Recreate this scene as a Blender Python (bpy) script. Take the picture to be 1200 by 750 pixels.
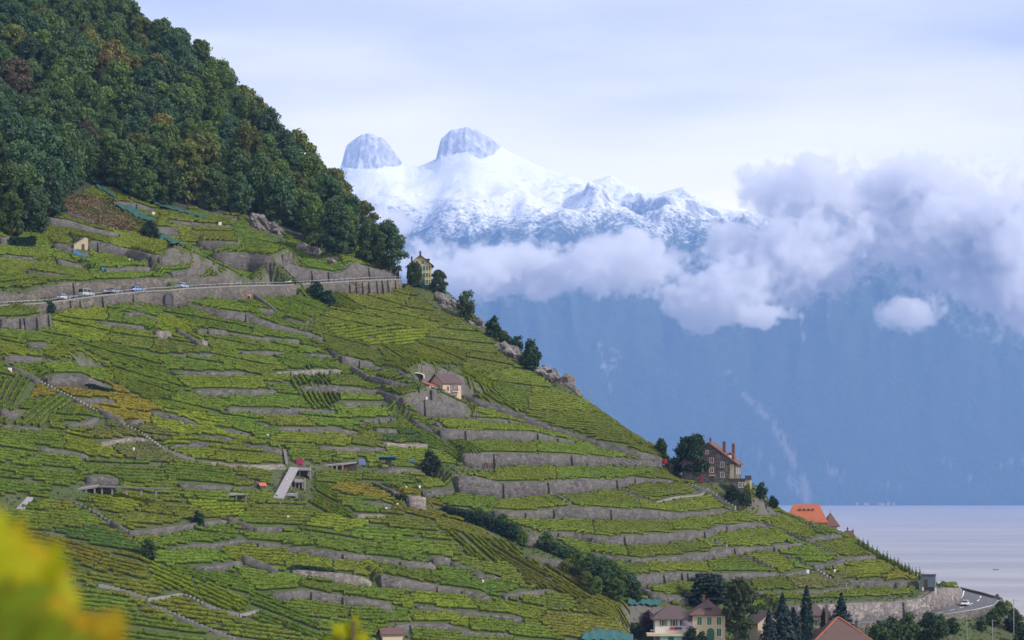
import bpy, bmesh, math, random
import numpy as np
from mathutils import Vector, Matrix, noise as mnoise

for o in list(bpy.data.objects):
    bpy.data.objects.remove(o)
random.seed(7)
rng = np.random.default_rng(11)
SC = bpy.context.scene
COL = SC.collection
R = math.radians

# ------------------------------------------------------------------ camera
CZ = 100.0            # camera height above the lake
HOR = 559.0           # pixel row of the true horizon in the 1200x750 photograph
F = 3000.0            # focal length in photograph pixels
cam_d = bpy.data.cameras.new('camera')
cam = bpy.data.objects.new('camera', cam_d)
COL.objects.link(cam)
cam.location = (0, 0, CZ)
cam.rotation_euler = (R(90), 0, 0)
cam_d.sensor_width = 36
cam_d.lens = F / 1200 * 36
cam_d.shift_y = (HOR - 375) / 1200
cam_d.clip_start = 0.05
cam_d.clip_end = 80000
cam_d.dof.use_dof = True
cam_d.dof.focus_distance = 720
cam_d.dof.aperture_fstop = 7.0
SC.camera = cam

# ------------------------------------------------------------------ world, sun, exposure
SUN_EL, SUN_AZ = R(33), R(112)        # azimuth clockwise from +Y (the view direction)
world = bpy.data.worlds.new('World')
SC.world = world
world.use_nodes = True
wt = world.node_tree
wt.nodes.clear()
def wn(t, **kw):
    n = wt.nodes.new(t)
    for k, v in kw.items():
        setattr(n, k, v)
    return n
w_out = wn('ShaderNodeOutputWorld')
w_bg = wn('ShaderNodeBackground')
w_bg.inputs['Strength'].default_value = 0.10
w_sky = wn('ShaderNodeTexSky', sky_type='NISHITA', sun_disc=False, sun_elevation=SUN_EL,
           sun_rotation=SUN_AZ, altitude=400, air_density=1.0, dust_density=1.6, ozone_density=1.5)
# a thin sheet of high cloud: bright near the horizon, bluish breaks higher up
w_tc = wn('ShaderNodeTexCoord')
w_sep = wn('ShaderNodeSeparateXYZ')
wt.links.new(w_tc.outputs['Generated'], w_sep.inputs[0])
w_map = wn('ShaderNodeMapping')
w_map.inputs['Scale'].default_value = (5.0, 5.0, 26.0)
wt.links.new(w_tc.outputs['Generated'], w_map.inputs[0])
w_noise = wn('ShaderNodeTexNoise')
w_noise.inputs['Scale'].default_value = 1.0
w_noise.inputs['Detail'].default_value = 4.0
w_noise.inputs['Roughness'].default_value = 0.5
wt.links.new(w_map.outputs[0], w_noise.inputs['Vector'])
w_cr = wn('ShaderNodeValToRGB')
w_cr.color_ramp.elements[0].position = 0.35
w_cr.color_ramp.elements[0].color = (5.8, 5.6, 6.6, 1)
w_cr.color_ramp.elements[1].position = 0.68
w_cr.color_ramp.elements[1].color = (8.4, 7.9, 8.0, 1)
wt.links.new(w_noise.outputs['Fac'], w_cr.inputs[0])
w_el = wn('ShaderNodeValToRGB')        # clear white band of thin cloud low over the mountains
w_el.color_ramp.elements[0].position = 0.10
w_el.color_ramp.elements[0].color = (9.6, 10.1, 10.6, 1)
w_el.color_ramp.elements[1].position = 0.165
w_el.color_ramp.elements[1].color = (0, 0, 0, 1)
w_elf = wn('ShaderNodeMapRange')
w_elf.inputs['From Min'].default_value = 0.10
w_elf.inputs['From Max'].default_value = 0.17
w_elf.inputs['To Min'].default_value = 1.0
w_elf.inputs['To Max'].default_value = 0.0
w_add = wn('ShaderNodeMath', operation='MULTIPLY_ADD')
wt.links.new(w_noise.outputs['Fac'], w_add.inputs[0])
w_add.inputs[1].default_value = -0.06
wt.links.new(w_sep.outputs['Z'], w_add.inputs[2])
w_add2 = wn('ShaderNodeMath', operation='ADD')
w_add2.inputs[1].default_value = 0.03
wt.links.new(w_add.outputs[0], w_add2.inputs[0])
wt.links.new(w_add2.outputs[0], w_elf.inputs['Value'])
w_m1 = wn('ShaderNodeMixRGB')
wt.links.new(w_elf.outputs[0], w_m1.inputs['Fac'])
wt.links.new(w_cr.outputs[0], w_m1.inputs['Color1'])
w_m1.inputs['Color2'].default_value = (17.0, 14.4, 9.4, 1)
w_m2 = wn('ShaderNodeMixRGB')          # the sheet of cloud lies over the clear sky
w_m2.inputs['Fac'].default_value = 0.8
wt.links.new(w_sky.outputs[0], w_m2.inputs['Color1'])
wt.links.new(w_m1.outputs[0], w_m2.inputs['Color2'])
wt.links.new(w_m2.outputs[0], w_bg.inputs['Color'])
wt.links.new(w_bg.outputs[0], w_out.inputs['Surface'])

sun_d = bpy.data.lights.new('sun', 'SUN')
sun = bpy.data.objects.new('sun', sun_d)
COL.objects.link(sun)
sun_d.energy = 3.3
sun_d.angle = R(3)
sun_d.color = (1.0, 0.95, 0.87)
sd = Vector((math.sin(SUN_AZ) * math.cos(SUN_EL), math.cos(SUN_AZ) * math.cos(SUN_EL), math.sin(SUN_EL)))
sun.rotation_euler = sd.to_track_quat('Z', 'Y').to_euler()

SC.view_settings.view_transform = 'Standard'
SC.view_settings.look = 'None'
SC.view_settings.gamma = 1.0
SC.view_settings.exposure = 0.62
SC.view_settings.use_curve_mapping = False
SC.render.engine = 'CYCLES'
SC.cycles.use_denoising = True
SC.cycles.max_bounces = 8
SC.cycles.diffuse_bounces = 2
SC.cycles.glossy_bounces = 2
SC.cycles.transmission_bounces = 4
SC.cycles.transparent_max_bounces = 12
SC.cycles.volume_bounces = 5
SC.cycles.volume_step_rate = 0.35
SC.cycles.use_adaptive_sampling = True
SC.cycles.adaptive_threshold = 0.015

# ------------------------------------------------------------------ helpers
def tag(o, label=None, cat=None, group=None, kind=None):
    if label: o['label'] = label
    if cat: o['category'] = cat
    if group: o['group'] = group
    if kind: o['kind'] = kind
    return o

def link(name, mesh, parent=None, loc=None, rz=None):
    o = bpy.data.objects.new(name, mesh)
    COL.objects.link(o)
    if parent is not None: o.parent = parent
    if loc is not None: o.location = loc
    if rz is not None: o.rotation_euler = (0, 0, rz)
    return o

def empty(name, loc, rz=0.0):
    o = bpy.data.objects.new(name, None)
    COL.objects.link(o)
    o.empty_display_size = 0.2
    o.location = loc
    o.rotation_euler = (0, 0, rz)
    return o

def np_mesh(name, verts, faces, mat=None, cols=None, smooth=False):
    """verts (n,3), faces (m,k) all the same k; cols (n,3) becomes the point attribute 'col'."""
    verts = np.asarray(verts, np.float32)
    faces = np.asarray(faces, np.int32)
    m = bpy.data.meshes.new(name)
    k = faces.shape[1]
    m.vertices.add(len(verts)); m.vertices.foreach_set('co', verts.ravel())
    m.loops.add(faces.size); m.loops.foreach_set('vertex_index', faces.ravel())
    m.polygons.add(len(faces))
    m.polygons.foreach_set('loop_start', np.arange(0, faces.size, k, dtype=np.int32))
    m.polygons.foreach_set('loop_total', np.full(len(faces), k, np.int32))
    if smooth:
        m.polygons.foreach_set('use_smooth', np.ones(len(faces), bool))
    m.update(calc_edges=True)
    if cols is not None:
        a = m.attributes.new('col', 'FLOAT_COLOR', 'POINT')
        c4 = np.ones((len(verts), 4), np.float32); c4[:, :3] = cols
        a.data.foreach_set('color', c4.ravel())
    if mat is not None: m.materials.append(mat)
    m.validate(verbose=False)
    return m

class NT:
    """small node-tree writer"""
    def __init__(self, name):
        self.m = bpy.data.materials.new(name); self.m.use_nodes = True
        self.t = self.m.node_tree; self.t.nodes.clear()
        self.out = self.t.nodes.new('ShaderNodeOutputMaterial')
    def n(self, typ, ins=None, **kw):
        nd = self.t.nodes.new(typ)
        for k, v in kw.items(): setattr(nd, k, v)
        for k, v in (ins or {}).items():
            s = nd.inputs[k]
            if isinstance(v, bpy.types.NodeSocket): self.t.links.new(v, s)
            else: s.default_value = v
        return nd
    def math(self, op, a, b=0.0, c=0.0, clamp=False):
        return self.n('ShaderNodeMath', {0: a, 1: b, 2: c}, operation=op, use_clamp=clamp).outputs[0]
    def noise(self, vec, scale, detail=3.0, rough=0.5, out='Fac'):
        i = {'Scale': scale, 'Detail': detail, 'Roughness': rough}
        if vec is not None: i['Vector'] = vec
        return self.n('ShaderNodeTexNoise', i).outputs[out]
    def mix(self, f, a, b, blend='MIX'):
        return self.n('ShaderNodeMixRGB', {'Fac': f, 'Color1': a, 'Color2': b}, blend_type=blend).outputs[0]
    def ramp(self, f, stops):
        r = self.n('ShaderNodeValToRGB', {'Fac': f})
        e = r.color_ramp.elements
        while len(e) < len(stops): e.new(0.5)
        for el, (p, c) in zip(e, stops):
            el.position = p; el.color = c if len(c) == 4 else (*c, 1)
        return r.outputs[0]
    def maprange(self, v, a, b, c=0.0, d=1.0):
        return self.n('ShaderNodeMapRange', {'Value': v, 'From Min': a, 'From Max': b, 'To Min': c, 'To Max': d}).outputs[0]
    def pos(self): return self.n('ShaderNodeNewGeometry').outputs['Position']
    def bsdf(self, color, rough=0.8, bump=None, bump_s=0.3, bump_d=0.05, **ins):
        i = {'Base Color': color, 'Roughness': rough}
        i.update(ins)
        p = self.n('ShaderNodeBsdfPrincipled', i)
        if bump is not None:
            b = self.n('ShaderNodeBump', {'Height': bump, 'Strength': bump_s, 'Distance': bump_d})
            self.t.links.new(b.outputs[0], p.inputs['Normal'])
        self.t.links.new(p.outputs[0], self.out.inputs['Surface'])
        return p

def c4(c): return (c[0], c[1], c[2], 1.0)

def plain(name, col, rough=0.7, var=0.18, scale=3.0, metallic=0.0, spec=0.4):
    """painted / plastered / metal surface with a little wear"""
    a = NT(name)
    nz = a.noise(a.n('ShaderNodeTexCoord').outputs['Object'], scale, 5.0, 0.6)
    c = a.mix(nz, c4([x * (1 - var) for x in col]), c4([min(1, x * (1 + var)) for x in col]))
    a.bsdf(c, rough, bump=nz, bump_s=0.15, bump_d=0.02, **{'Metallic': metallic, 'Specular IOR Level': spec})
    return a.m

def leaf_mat(name, trans=0.3, objcol=False, rough=0.6):
    a = NT(name)
    if objcol:
        base = a.n('ShaderNodeObjectInfo').outputs['Color']
        at = a.n('ShaderNodeAttribute', attribute_name='col').outputs['Color']
        col = a.mix(1.0, base, at, 'MULTIPLY')
    else:
        col = a.n('ShaderNodeAttribute', attribute_name='col').outputs['Color']
    d = a.n('ShaderNodeBsdfPrincipled', {'Base Color': col, 'Roughness': rough, 'Specular IOR Level': 0.25})
    t = a.n('ShaderNodeBsdfTranslucent', {'Color': a.mix(0.5, col, (0.9, 1.0, 0.3, 1), 'MULTIPLY')})
    mx = a.n('ShaderNodeMixShader', {0: trans, 1: d.outputs[0], 2: t.outputs[0]})
    a.t.links.new(mx.outputs[0], a.out.inputs['Surface'])
    return a.m

def at(px, py, Y):
    return Vector(((px - 600) / F * Y, Y, CZ + (HOR - py) / F * Y))

def fbm(x, y, seed, octs=4, gain=0.5):
    """cheap value-noise fbm on numpy arrays"""
    x = np.asarray(x, float); y = np.asarray(y, float)
    tot = np.zeros_like(x + y); amp = 1.0; nrm = 0
    for o in range(octs):
        r = np.random.default_rng(seed + o * 17)
        tab = r.random((256, 256))
        xi = np.floor(x).astype(int); yi = np.floor(y).astype(int)
        fx = x - xi; fy = y - yi
        fx = fx * fx * (3 - 2 * fx); fy = fy * fy * (3 - 2 * fy)
        g = lambda a, b: tab[a % 256, b % 256]
        v = (g(xi, yi) * (1 - fx) + g(xi + 1, yi) * fx) * (1 - fy) + (g(xi, yi + 1) * (1 - fx) + g(xi + 1, yi + 1) * fx) * fy
        tot += v * amp; nrm += amp; amp *= gain; x = x * 2.03 + 11.3; y = y * 2.03 + 5.7
    return tot / nrm - 0.5
# ------------------------------------------------------------------ lake
LAKE_Z = -77.8
def build_lake():
    a = NT('lake_water')
    P = a.pos()
    mp = a.n('ShaderNodeMapping', {'Vector': P, 'Scale': (0.012, 0.05, 0.02)}).outputs[0]
    n1 = a.noise(mp, 1.0, 5.0, 0.6)
    mp2 = a.n('ShaderNodeMapping', {'Vector': P, 'Scale': (0.0012, 0.006, 0.006)}).outputs[0]
    n2 = a.noise(mp2, 1.0, 3.0, 0.55)
    rough = a.maprange(n2, 0.35, 0.65, 0.48, 0.62)
    sheen_col = a.mix(a.maprange(n2, 0.40, 0.62), (0.27, 0.245, 0.225, 1), (0.36, 0.33, 0.30, 1))  # pale streaked base colour stands in for sky reflected by ruffled water
    p = a.bsdf(sheen_col, 0.5, bump=n1, bump_s=1.0, bump_d=6.0, IOR=1.33)
    a.t.links.new(rough, p.inputs['Roughness'])
    v = [(-50000, -2000, LAKE_Z), (50000, -2000, LAKE_Z), (50000, 17000, LAKE_Z), (-50000, 17000, LAKE_Z)]
    o = link('lake', np_mesh('lake', v, [(0, 1, 2, 3)], a.m))
    tag(o, 'calm pale lake below the vineyards', 'lake', kind='structure')
build_lake()

# ------------------------------------------------------------------ far mountains across the lake
def seg_d(X, Y, pts):
    best = np.full(X.shape, 1e9)
    for (ax, ay), (bx, by) in zip(pts[:-1], pts[1:]):
        dx, dy = bx - ax, by - ay
        t = np.clip(((X - ax) * dx + (Y - ay) * dy) / (dx * dx + dy * dy), 0, 1)
        best = np.minimum(best, np.hypot(X - ax - t * dx, Y - ay - t * dy))
    return best, 0, 0, 0
def build_mountains():
    # skyline in photograph pixels, at 15 km
    sky = [(-700, 300), (-300, 250), (100, 235), (300, 215), (380, 200), (398, 197), (405, 172), (418, 160), (432, 156), (448, 163),
           (460, 176), (471, 193), (490, 196), (510, 187), (516, 163), (528, 152), (545, 149), (560, 153), (572, 162), (584, 171), (600, 180), (630, 195),
           (660, 205), (690, 214), (716, 205), (735, 214), (755, 223), (772, 226), (786, 221), (802, 217), (820, 231), (845, 247), (875, 250), (905, 262), (925, 258),
           (945, 248), (968, 238), (985, 250), (1005, 272), (1040, 270), (1090, 262), (1150, 250), (1200, 245), (1350, 230), (1600, 260), (2000, 280)]
    sx = np.array([s[0] for s in sky], float); sy = np.array([s[1] for s in sky], float)
    Yr = 11000.0
    nx, ny = 700, 230
    px = np.concatenate([np.linspace(-700, 330, 60), np.linspace(333, 1230, nx), np.linspace(1240, 2000, 50)])
    # rows: shore -> cliff -> plateau -> ridge -> back
    Y = np.concatenate([np.linspace(9000, 10000, 110), np.linspace(10012, 10650, 60), np.linspace(10660, 11000, 60), np.linspace(11040, 12000, 12)])
    PX, YY = np.meshgrid(px, Y)
    X = (PX - 600) / F * 10500.0
    H = np.interp(px, sx, sy)
    hz = 100 + (HOR - H) / F * Yr
    HZ = np.broadcast_to(hz, X.shape)
    smooth_h = np.convolve(np.pad(hz, 30, mode='edge'), np.ones(61) / 61, 'valid')
    SH = np.broadcast_to(smooth_h, X.shape)
    t = (YY - 9000) / 1000.0
    low = 1280 * (1 - np.exp(-2.3 * np.clip(t, 0, None))) * 0.95
    t2 = np.clip((YY - 9700) / 1150.0, 0, 1)
    z = low * (1 - t2) + (SH - 120) * t2
    t3 = np.clip((YY - 10780) / 200.0, 0, 1); t3 = t3 * t3 * (3 - 2 * t3)
    z = z * (1 - t3) + HZ * t3
    back = np.clip((YY - 11000) / 1000.0, 0, 1)
    z = z * (1 - back) + 300 * back
    gul = np.abs(fbm(X / 420, YY / 900, 3, 4)) * 2
    rug = fbm(X / 900, YY / 900, 21, 5)
    fine = fbm(X / 160, YY / 160, 51, 4)
    ramp = np.clip((YY - 9000) / 500, 0, 1)
    away = np.clip((11000 - YY) / 250, 0.0, 1)
    crag = np.clip((PX - 600) / 90, 0, 1)                      # the right hand summits are craggier
    up = np.clip((YY - 9950) / 500, 0, 1)
    calm = 1 - up * (0.86 - 0.45 * crag)
    ridged = 1 - 2 * np.abs(fbm(X / 330 + YY / 900, YY / 330 - X / 1500, 131, 5)) * 2
    z = z + ramp * (-200 * gul + 200 * rug) * calm * (0.10 + 0.90 * away) + ramp * 70 * fine * calm * (0.3 + .7 * away)
    z = z + 150 * (ridged - .45) * up * crag * away
    shoulder = np.interp(PX, [380, 395, 440, 472, 500, 512, 545, 562, 585], [200, 196, 199, 194, 190, 186, 176, 187, 173])
    pyg = HOR - F * (z - 100) / YY
    dome = (((PX > 397) & (PX < 473)) | ((PX > 510) & (PX < 586))) & (pyg < shoulder + 2 * fine * 6) & (YY > 10650)
    # a snow-streaked band of crags under the right hand summits
    z = np.where(YY <= 9000.01, -30, z)
    KM = 16 / 9.0          # the far shore lies 16 km away
    dz_ = np.where(dome, 42 * (fbm(X / 75 + YY / 200, YY / 45, 151, 4) - np.abs(fbm(X / 40, YY / 160, 157, 3))), 0)
    z = z + dz_ * np.clip((11000 - YY) / 60, 0.12, 1)
    scar_v = np.zeros(PX.shape)
    for line, w_ in (([(868, 462), (885, 480), (905, 500), (918, 530)], 4), ([(882, 525), (888, 538), (900, 552)], 5), ([(905, 500), (925, 540), (938, 560), (940, 585)], 7), ([(920, 560), (930, 580)], 6), ([(966, 550), (980, 556)], 6), ([(1030, 566), (1048, 572)], 4), ([(1100, 540), (1130, 560)], 3),
                     ([(935, 360), (938, 400)], 3), ([(1165, 545), (1200, 535)], 3), ([(700, 400), (715, 460)], 2)):
        d_, _, _, _ = seg_d(PX, pyg, line)
        scar_v = np.maximum(scar_v, np.clip(1.2 - d_ / w_, 0, 1) * (fbm(PX / 7, pyg / 7, 141, 3) > -.06))
    verts = np.stack([X * (YY / 10500.0) ** 0.9 * KM, YY * KM, 100 + (z - 100) * KM], -1).reshape(-1, 3)
    w = X.shape[1]; h = X.shape[0]
    i = np.arange(h - 1)[:, None] * w + np.arange(w - 1)[None, :]
    f = np.stack([i, i + 1, i + w + 1, i + w], -1).reshape(-1, 4)
    a = NT('mountain')
    P = a.pos()
    sp = a.n('ShaderNodeSeparateXYZ', {0: P})
    nrm = a.n('ShaderNodeSeparateXYZ', {0: a.n('ShaderNodeNewGeometry').outputs['Normal']}).outputs['Z']
    n1 = a.noise(P, 0.00125, 7.0, 0.6)
    n2 = a.noise(P, 0.011, 6.0, 0.7)
    n3 = a.noise(P, 0.0012, 3.0, 0.5)
    forest = a.mix(n2, (0.018, 0.034, 0.022, 1), (0.05, 0.075, 0.04, 1))
    rock = a.mix(n2, (0.16, 0.155, 0.16, 1), (0.36, 0.35, 0.35, 1))
    # rocky gullies and a quarry scar low on the slope
    scar = a.maprange(a.math('ADD', n1, a.math('MULTIPLY', n2, 0.25)), 0.80, 0.86)
    sepc = a.n('ShaderNodeSeparateColor', {0: a.n('ShaderNodeAttribute', attribute_name='col').outputs['Color']})
    low = a.mix(scar, forest, rock)
    low = a.mix(a.math('MULTIPLY', sepc.outputs[1], 0.35), low, (0.40, 0.36, 0.34, 1))
    n4 = a.noise(P, 0.035, 4.0, 0.75)
    hgt = a.math('ADD', sp.outputs['Z'], a.math('MULTIPLY', a.math('SUBTRACT', n1, 0.5), 500.0))
    hgt = a.math('ADD', hgt, a.math('MULTIPLY', a.math('SUBTRACT', n2, 0.5), 420.0))
    snowf = a.maprange(hgt, 1640.0, 2140.0)
    snowf = a.maprange(a.math('ADD', snowf, a.math('MULTIPLY', a.math('SUBTRACT', n4, 0.5), 1.5)), 0.30, 0.75)
    steep = a.maprange(a.math('ADD', nrm, a.math('MULTIPLY', a.math('SUBTRACT', n4, 0.5), 0.9)), 0.74, 0.45)
    domef = sepc.outputs[0]
    n5 = a.noise(a.n('ShaderNodeMapping', {'Vector': P, 'Rotation': (0.0, 0.5, 0.0), 'Scale': (0.030, 0.02, 0.009)}).outputs[0], 1.0, 5.0, 0.65)
    domer = a.math('MULTIPLY', a.math('MULTIPLY', domef, 0.8), a.maprange(a.math('ADD', a.math('MULTIPLY', n5, 0.8), a.math('MULTIPLY', nrm, .35)), 0.90, 0.50))
    rk = a.math('MAXIMUM', a.math('MULTIPLY', steep, a.math('MULTIPLY_ADD', sepc.outputs[2], 0.65, 0.15)), domer)
    rock = a.mix(n2, (0.11, 0.10, 0.115, 1), (0.24, 0.22, 0.24, 1))
    snow = a.mix(rk, (0.86, 0.85, 0.85, 1), rock)
    col = a.mix(snowf, low, snow)
    a.bsdf(col, 0.85, bump=n2, bump_s=0.6, bump_d=45.0)
    o = link('mountains', np_mesh('mountains', verts, f, a.m, cols=np.stack([dome.reshape(-1).astype(float), scar_v.reshape(-1), crag.reshape(-1)], -1), smooth=True))
    tag(o, 'snow capped mountains rising across the lake, blue with distance', 'mountains', kind='structure')
build_mountains()

# ------------------------------------------------------------------ air: pale blue haze, even density, round everything
def build_haze():
    a = NT('haze')
    pv = a.n('ShaderNodeVolumePrincipled', {'Color': (0.25, 0.475, 0.97, 1), 'Density': HAZE_DENSITY, 'Anisotropy': 0.0})
    a.t.links.new(pv.outputs[0], a.out.inputs['Volume'])
    bm = bmesh.new(); bmesh.ops.create_cube(bm, size=1.0)
    me = bpy.data.meshes.new('haze'); bm.to_mesh(me); bm.free(); me.materials.append(a.m)
    o = link('haze', me)
    o.scale = (104000, 24600, 3080)
    o.location = (0, -2300 + 12300, -100 + 1540)
    tag(o, 'thin blue haze over lake and mountains', 'haze', kind='stuff')
HAZE_DENSITY = 4.5e-5
build_haze()

# ------------------------------------------------------------------ clouds against the mountains
def cloud_material():
    a = NT('cloud')
    p = a.n('ShaderNodeTexCoord').outputs['Object']
    P = a.pos()
    wc = a.noise(P, 0.0011, 5.0, 0.6, 'Color')
    wv = a.n('ShaderNodeVectorMath', {0: wc, 1: (0.5, 0.5, 0.5)}, operation='SUBTRACT').outputs[0]
    wv = a.n('ShaderNodeVectorMath', {0: wv, 'Scale': 1.9}, operation='SCALE').outputs[0]
    q = a.n('ShaderNodeVectorMath', {0: p, 1: wv}, operation='ADD').outputs[0]
    r = a.n('ShaderNodeVectorMath', {0: q}, operation='LENGTH').outputs['Value']
    r0 = a.n('ShaderNodeVectorMath', {0: p}, operation='LENGTH').outputs['Value']
    n2 = a.noise(P, 0.0045, 7.0, 0.62)
    d = a.math('ADD', a.math('SUBTRACT', 0.62, r), a.math('MULTIPLY', a.math('SUBTRACT', n2, 0.5), 1.5))
    n3 = a.noise(P, 0.013, 4.0, 0.6)
    d = a.math('ADD', d, a.math('MULTIPLY', a.math('SUBTRACT', n3, 0.5), 0.8))
    d = a.math('MULTIPLY', d, 7.0, clamp=True)
    d = a.math('MULTIPLY', a.math('MINIMUM', d, a.maprange(r0, 1.0, 0.9)), 0.0105)
    pv = a.n('ShaderNodeVolumePrincipled', {'Color': (0.985, 0.97, 0.972, 1), 'Density': d, 'Anisotropy': 0.2})
    a.t.links.new(pv.outputs[0], a.out.inputs['Volume'])
    return a.m
M_CLOUD = cloud_material()
def cloud(px, py, hw, hh, Y, depth, label):
    bm = bmesh.new(); bmesh.ops.create_icosphere(bm, subdivisions=3, radius=1.0)
    me = bpy.data.meshes.new('cloud'); bm.to_mesh(me); bm.free(); me.materials.append(M_CLOUD)
    o = link('cloud', me, loc=at(px, py, Y))
    s = Y / F
    o.scale = (hw * s, depth, hh * s)
    tag(o, label, 'cloud', 'clouds hanging on the mountain slopes')
CLOUDS = [
 (552, 312, 165, 54, 14600, 800, 'long pale cloud beside the yellow house on the ridge'),
 (700, 320, 195, 54, 14600, 800, 'long pale cloud band under the snowy middle summits'),
 (850, 342, 120, 56, 14300, 700, 'rounded cloud bulging lowest from the band'),
 (950, 300, 150, 84, 14600, 800, 'thick lilac cloud filling the gap below the right hand summit'),
 (1090, 280, 170, 104, 14700, 800, 'large lilac cloud mass at the right edge of the mountains'),
 (1200, 300, 120, 120, 14500, 800, 'tall lilac cloud at the far right over the dark slope'),
 (945, 228, 100, 62, 14800, 600, 'dark lilac cloud puff standing above the snowy ridge'),
 (1050, 236, 110, 66, 14900, 600, 'rounded lilac cloud top standing against the white sky'),
 (1070, 369, 52, 32, 14100, 320, 'small white puff of cloud alone on the blue slope'),
 (446, 262, 60, 34, 15200, 400, 'mist climbing the snowy slope beside the wooded hill'),
 (890, 372, 60, 26, 14100, 300, 'small ragged cloud below the rounded cloud'),
]
for c in CLOUDS: cloud(*c)
# ------------------------------------------------------------------ the hillside as a height field
gx = np.concatenate([np.arange(-1500, -270, 30.0), np.arange(-270, 210, 1.0), np.arange(210, 620, 15.0)])
gy = np.concatenate([np.arange(-200, 380, 10.0), np.arange(380, 1260, 1.0), np.arange(1260, 2500, 30.0)])
GX, GY = np.meshgrid(gx, gy)
T = -132 - 0.35 * GX + 0.35 * GY
T = np.where(T > 330, 330 + (T - 330) * 0.25, T)
T += 1.8 * fbm(GX / 38, GY / 38, 5, 3)
T = np.maximum(T, 25 + 4 * fbm(GX / 60, GY / 60, 9, 3))

def plane_at(px, py):
    u = (px - 600) / F; v = (HOR - py) / F
    Y = 232 / (0.35 - 0.35 * u - v)
    return u * Y, Y

def seg_dist(X, Y, pts, closed=False):
    """unsigned distance, side sign (+ = left of travel) and arc parameter of the nearest point on a polyline"""
    best = np.full(X.shape, 1e9); side = np.zeros(X.shape); par = np.zeros(X.shape); ins = np.zeros(X.shape, bool)
    acc = 0.0
    n = len(pts)
    for k in range(n - 1):
        ax, ay = pts[k][:2]; bx, by = pts[k + 1][:2]
        dx, dy = bx - ax, by - ay
        L2 = dx * dx + dy * dy + 1e-9; L = math.sqrt(L2)
        t = ((X - ax) * dx + (Y - ay) * dy) / L2
        tc = np.clip(t, 0, 1)
        d = np.hypot(X - ax - tc * dx, Y - ay - tc * dy)
        sgn = np.sign(dx * (Y - ay) - dy * (X - ax))
        m = d < best
        best = np.where(m, d, best); side = np.where(m, sgn, side); par = np.where(m, k + tc, par)
        inside_here = ((t > 0) | (k > 0)) & ((t < 1) | (k < n - 2))
        ins = np.where(m, inside_here, ins)
    return best, side, par, ins

CREST = [(-190, -230), (20, -60), (92, 0), (150, 42), (250, 112), (330, 192), (400, 262), (440, 303), (462, 324), (478, 333), (500, 336), (522, 343), (545, 362), (562, 378), (582, 392),
         (606, 412), (628, 432), (655, 446), (676, 464), (704, 482), (740, 508), (780, 533), (800, 548), (832, 560), (868, 568), (900, 590), (920, 601), (960, 616), (1000, 631),
         (1036, 654), (1066, 672), (1098, 688), (1122, 688), (1150, 695), (1173, 704), (1190, 716), (1203, 745), (1240, 830)]
crest_xy = [plane_at(px, py) for px, py in CREST]
cd, cs, _, _ = seg_dist(GX, GY, crest_xy)
beyond = np.where(cs > 0, cd, 0.0)
beyond = np.where(GY < 560, 0, beyond)
T = T - np.where(beyond > 0, 1.25 * beyond - 3 * (1 - np.exp(-beyond / 4)), 0)
T = np.maximum(T, -84.0)
knoll = 98.2 - 0.35 * np.maximum(0, np.hypot(GX, GY) - 3.0)
T = np.maximum(T, knoll)
T0 = T.copy()
X0i, Y0i = 41, 58      # first fine column / row
assert gx[X0i] == -270 and gy[Y0i] == 380

def height(x, y):
    """bilinear terrain height inside the fine area (numpy arrays or floats)"""
    fx = np.clip(np.asarray(x, float) + 270, 0, 478.99); fy = np.clip(np.asarray(y, float) - 380, 0, 878.99)
    xi = fx.astype(int); yi = fy.astype(int); ax = fx - xi; ay = fy - yi
    xi = xi + X0i; yi = yi + Y0i
    return (T[yi, xi] * (1 - ax) + T[yi, xi + 1] * ax) * (1 - ay) + (T[yi + 1, xi] * (1 - ax) + T[yi + 1, xi + 1] * ax) * ay

def hit(px, py, y0=440.0):
    """first point of the terrain on the sight line through a photograph pixel"""
    u = (px - 600) / F; v = (HOR - py) / F
    Y = np.arange(y0, 1240, 0.5)
    zr = CZ + v * Y
    g = height(u * Y, Y) - zr
    k = np.argmax(g >= 0)
    if g[k] >= 0:
        y = Y[k]
        if k > 0:
            y = Y[k - 1] + 0.5 * (-g[k - 1]) / (g[k] - g[k - 1] + 1e-9)
    else:
        y = Y[np.argmax(g)]
    return Vector((u * y, y, float(CZ + v * y)))

def pad(cx, cy, z, rad, blend):
    """level a building plot"""
    d = np.hypot(GX - cx, GY - cy)
    w = np.clip((rad + blend - d) / blend, 0, 1); w = w * w * (3 - 2 * w)
    T[:] = T * (1 - w) + z * w

# ------------------------------------------------------------------ walls: (photograph column, row of top, row of foot)
# entries: points, buttress columns, tread slope behind, optional label
WALLS = []
def W(pts, butt=(), slope=0.30, label=None, tone=0):
    WALLS.append(dict(pts=pts, butt=butt, slope=slope, label=label, tone=tone))
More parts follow.
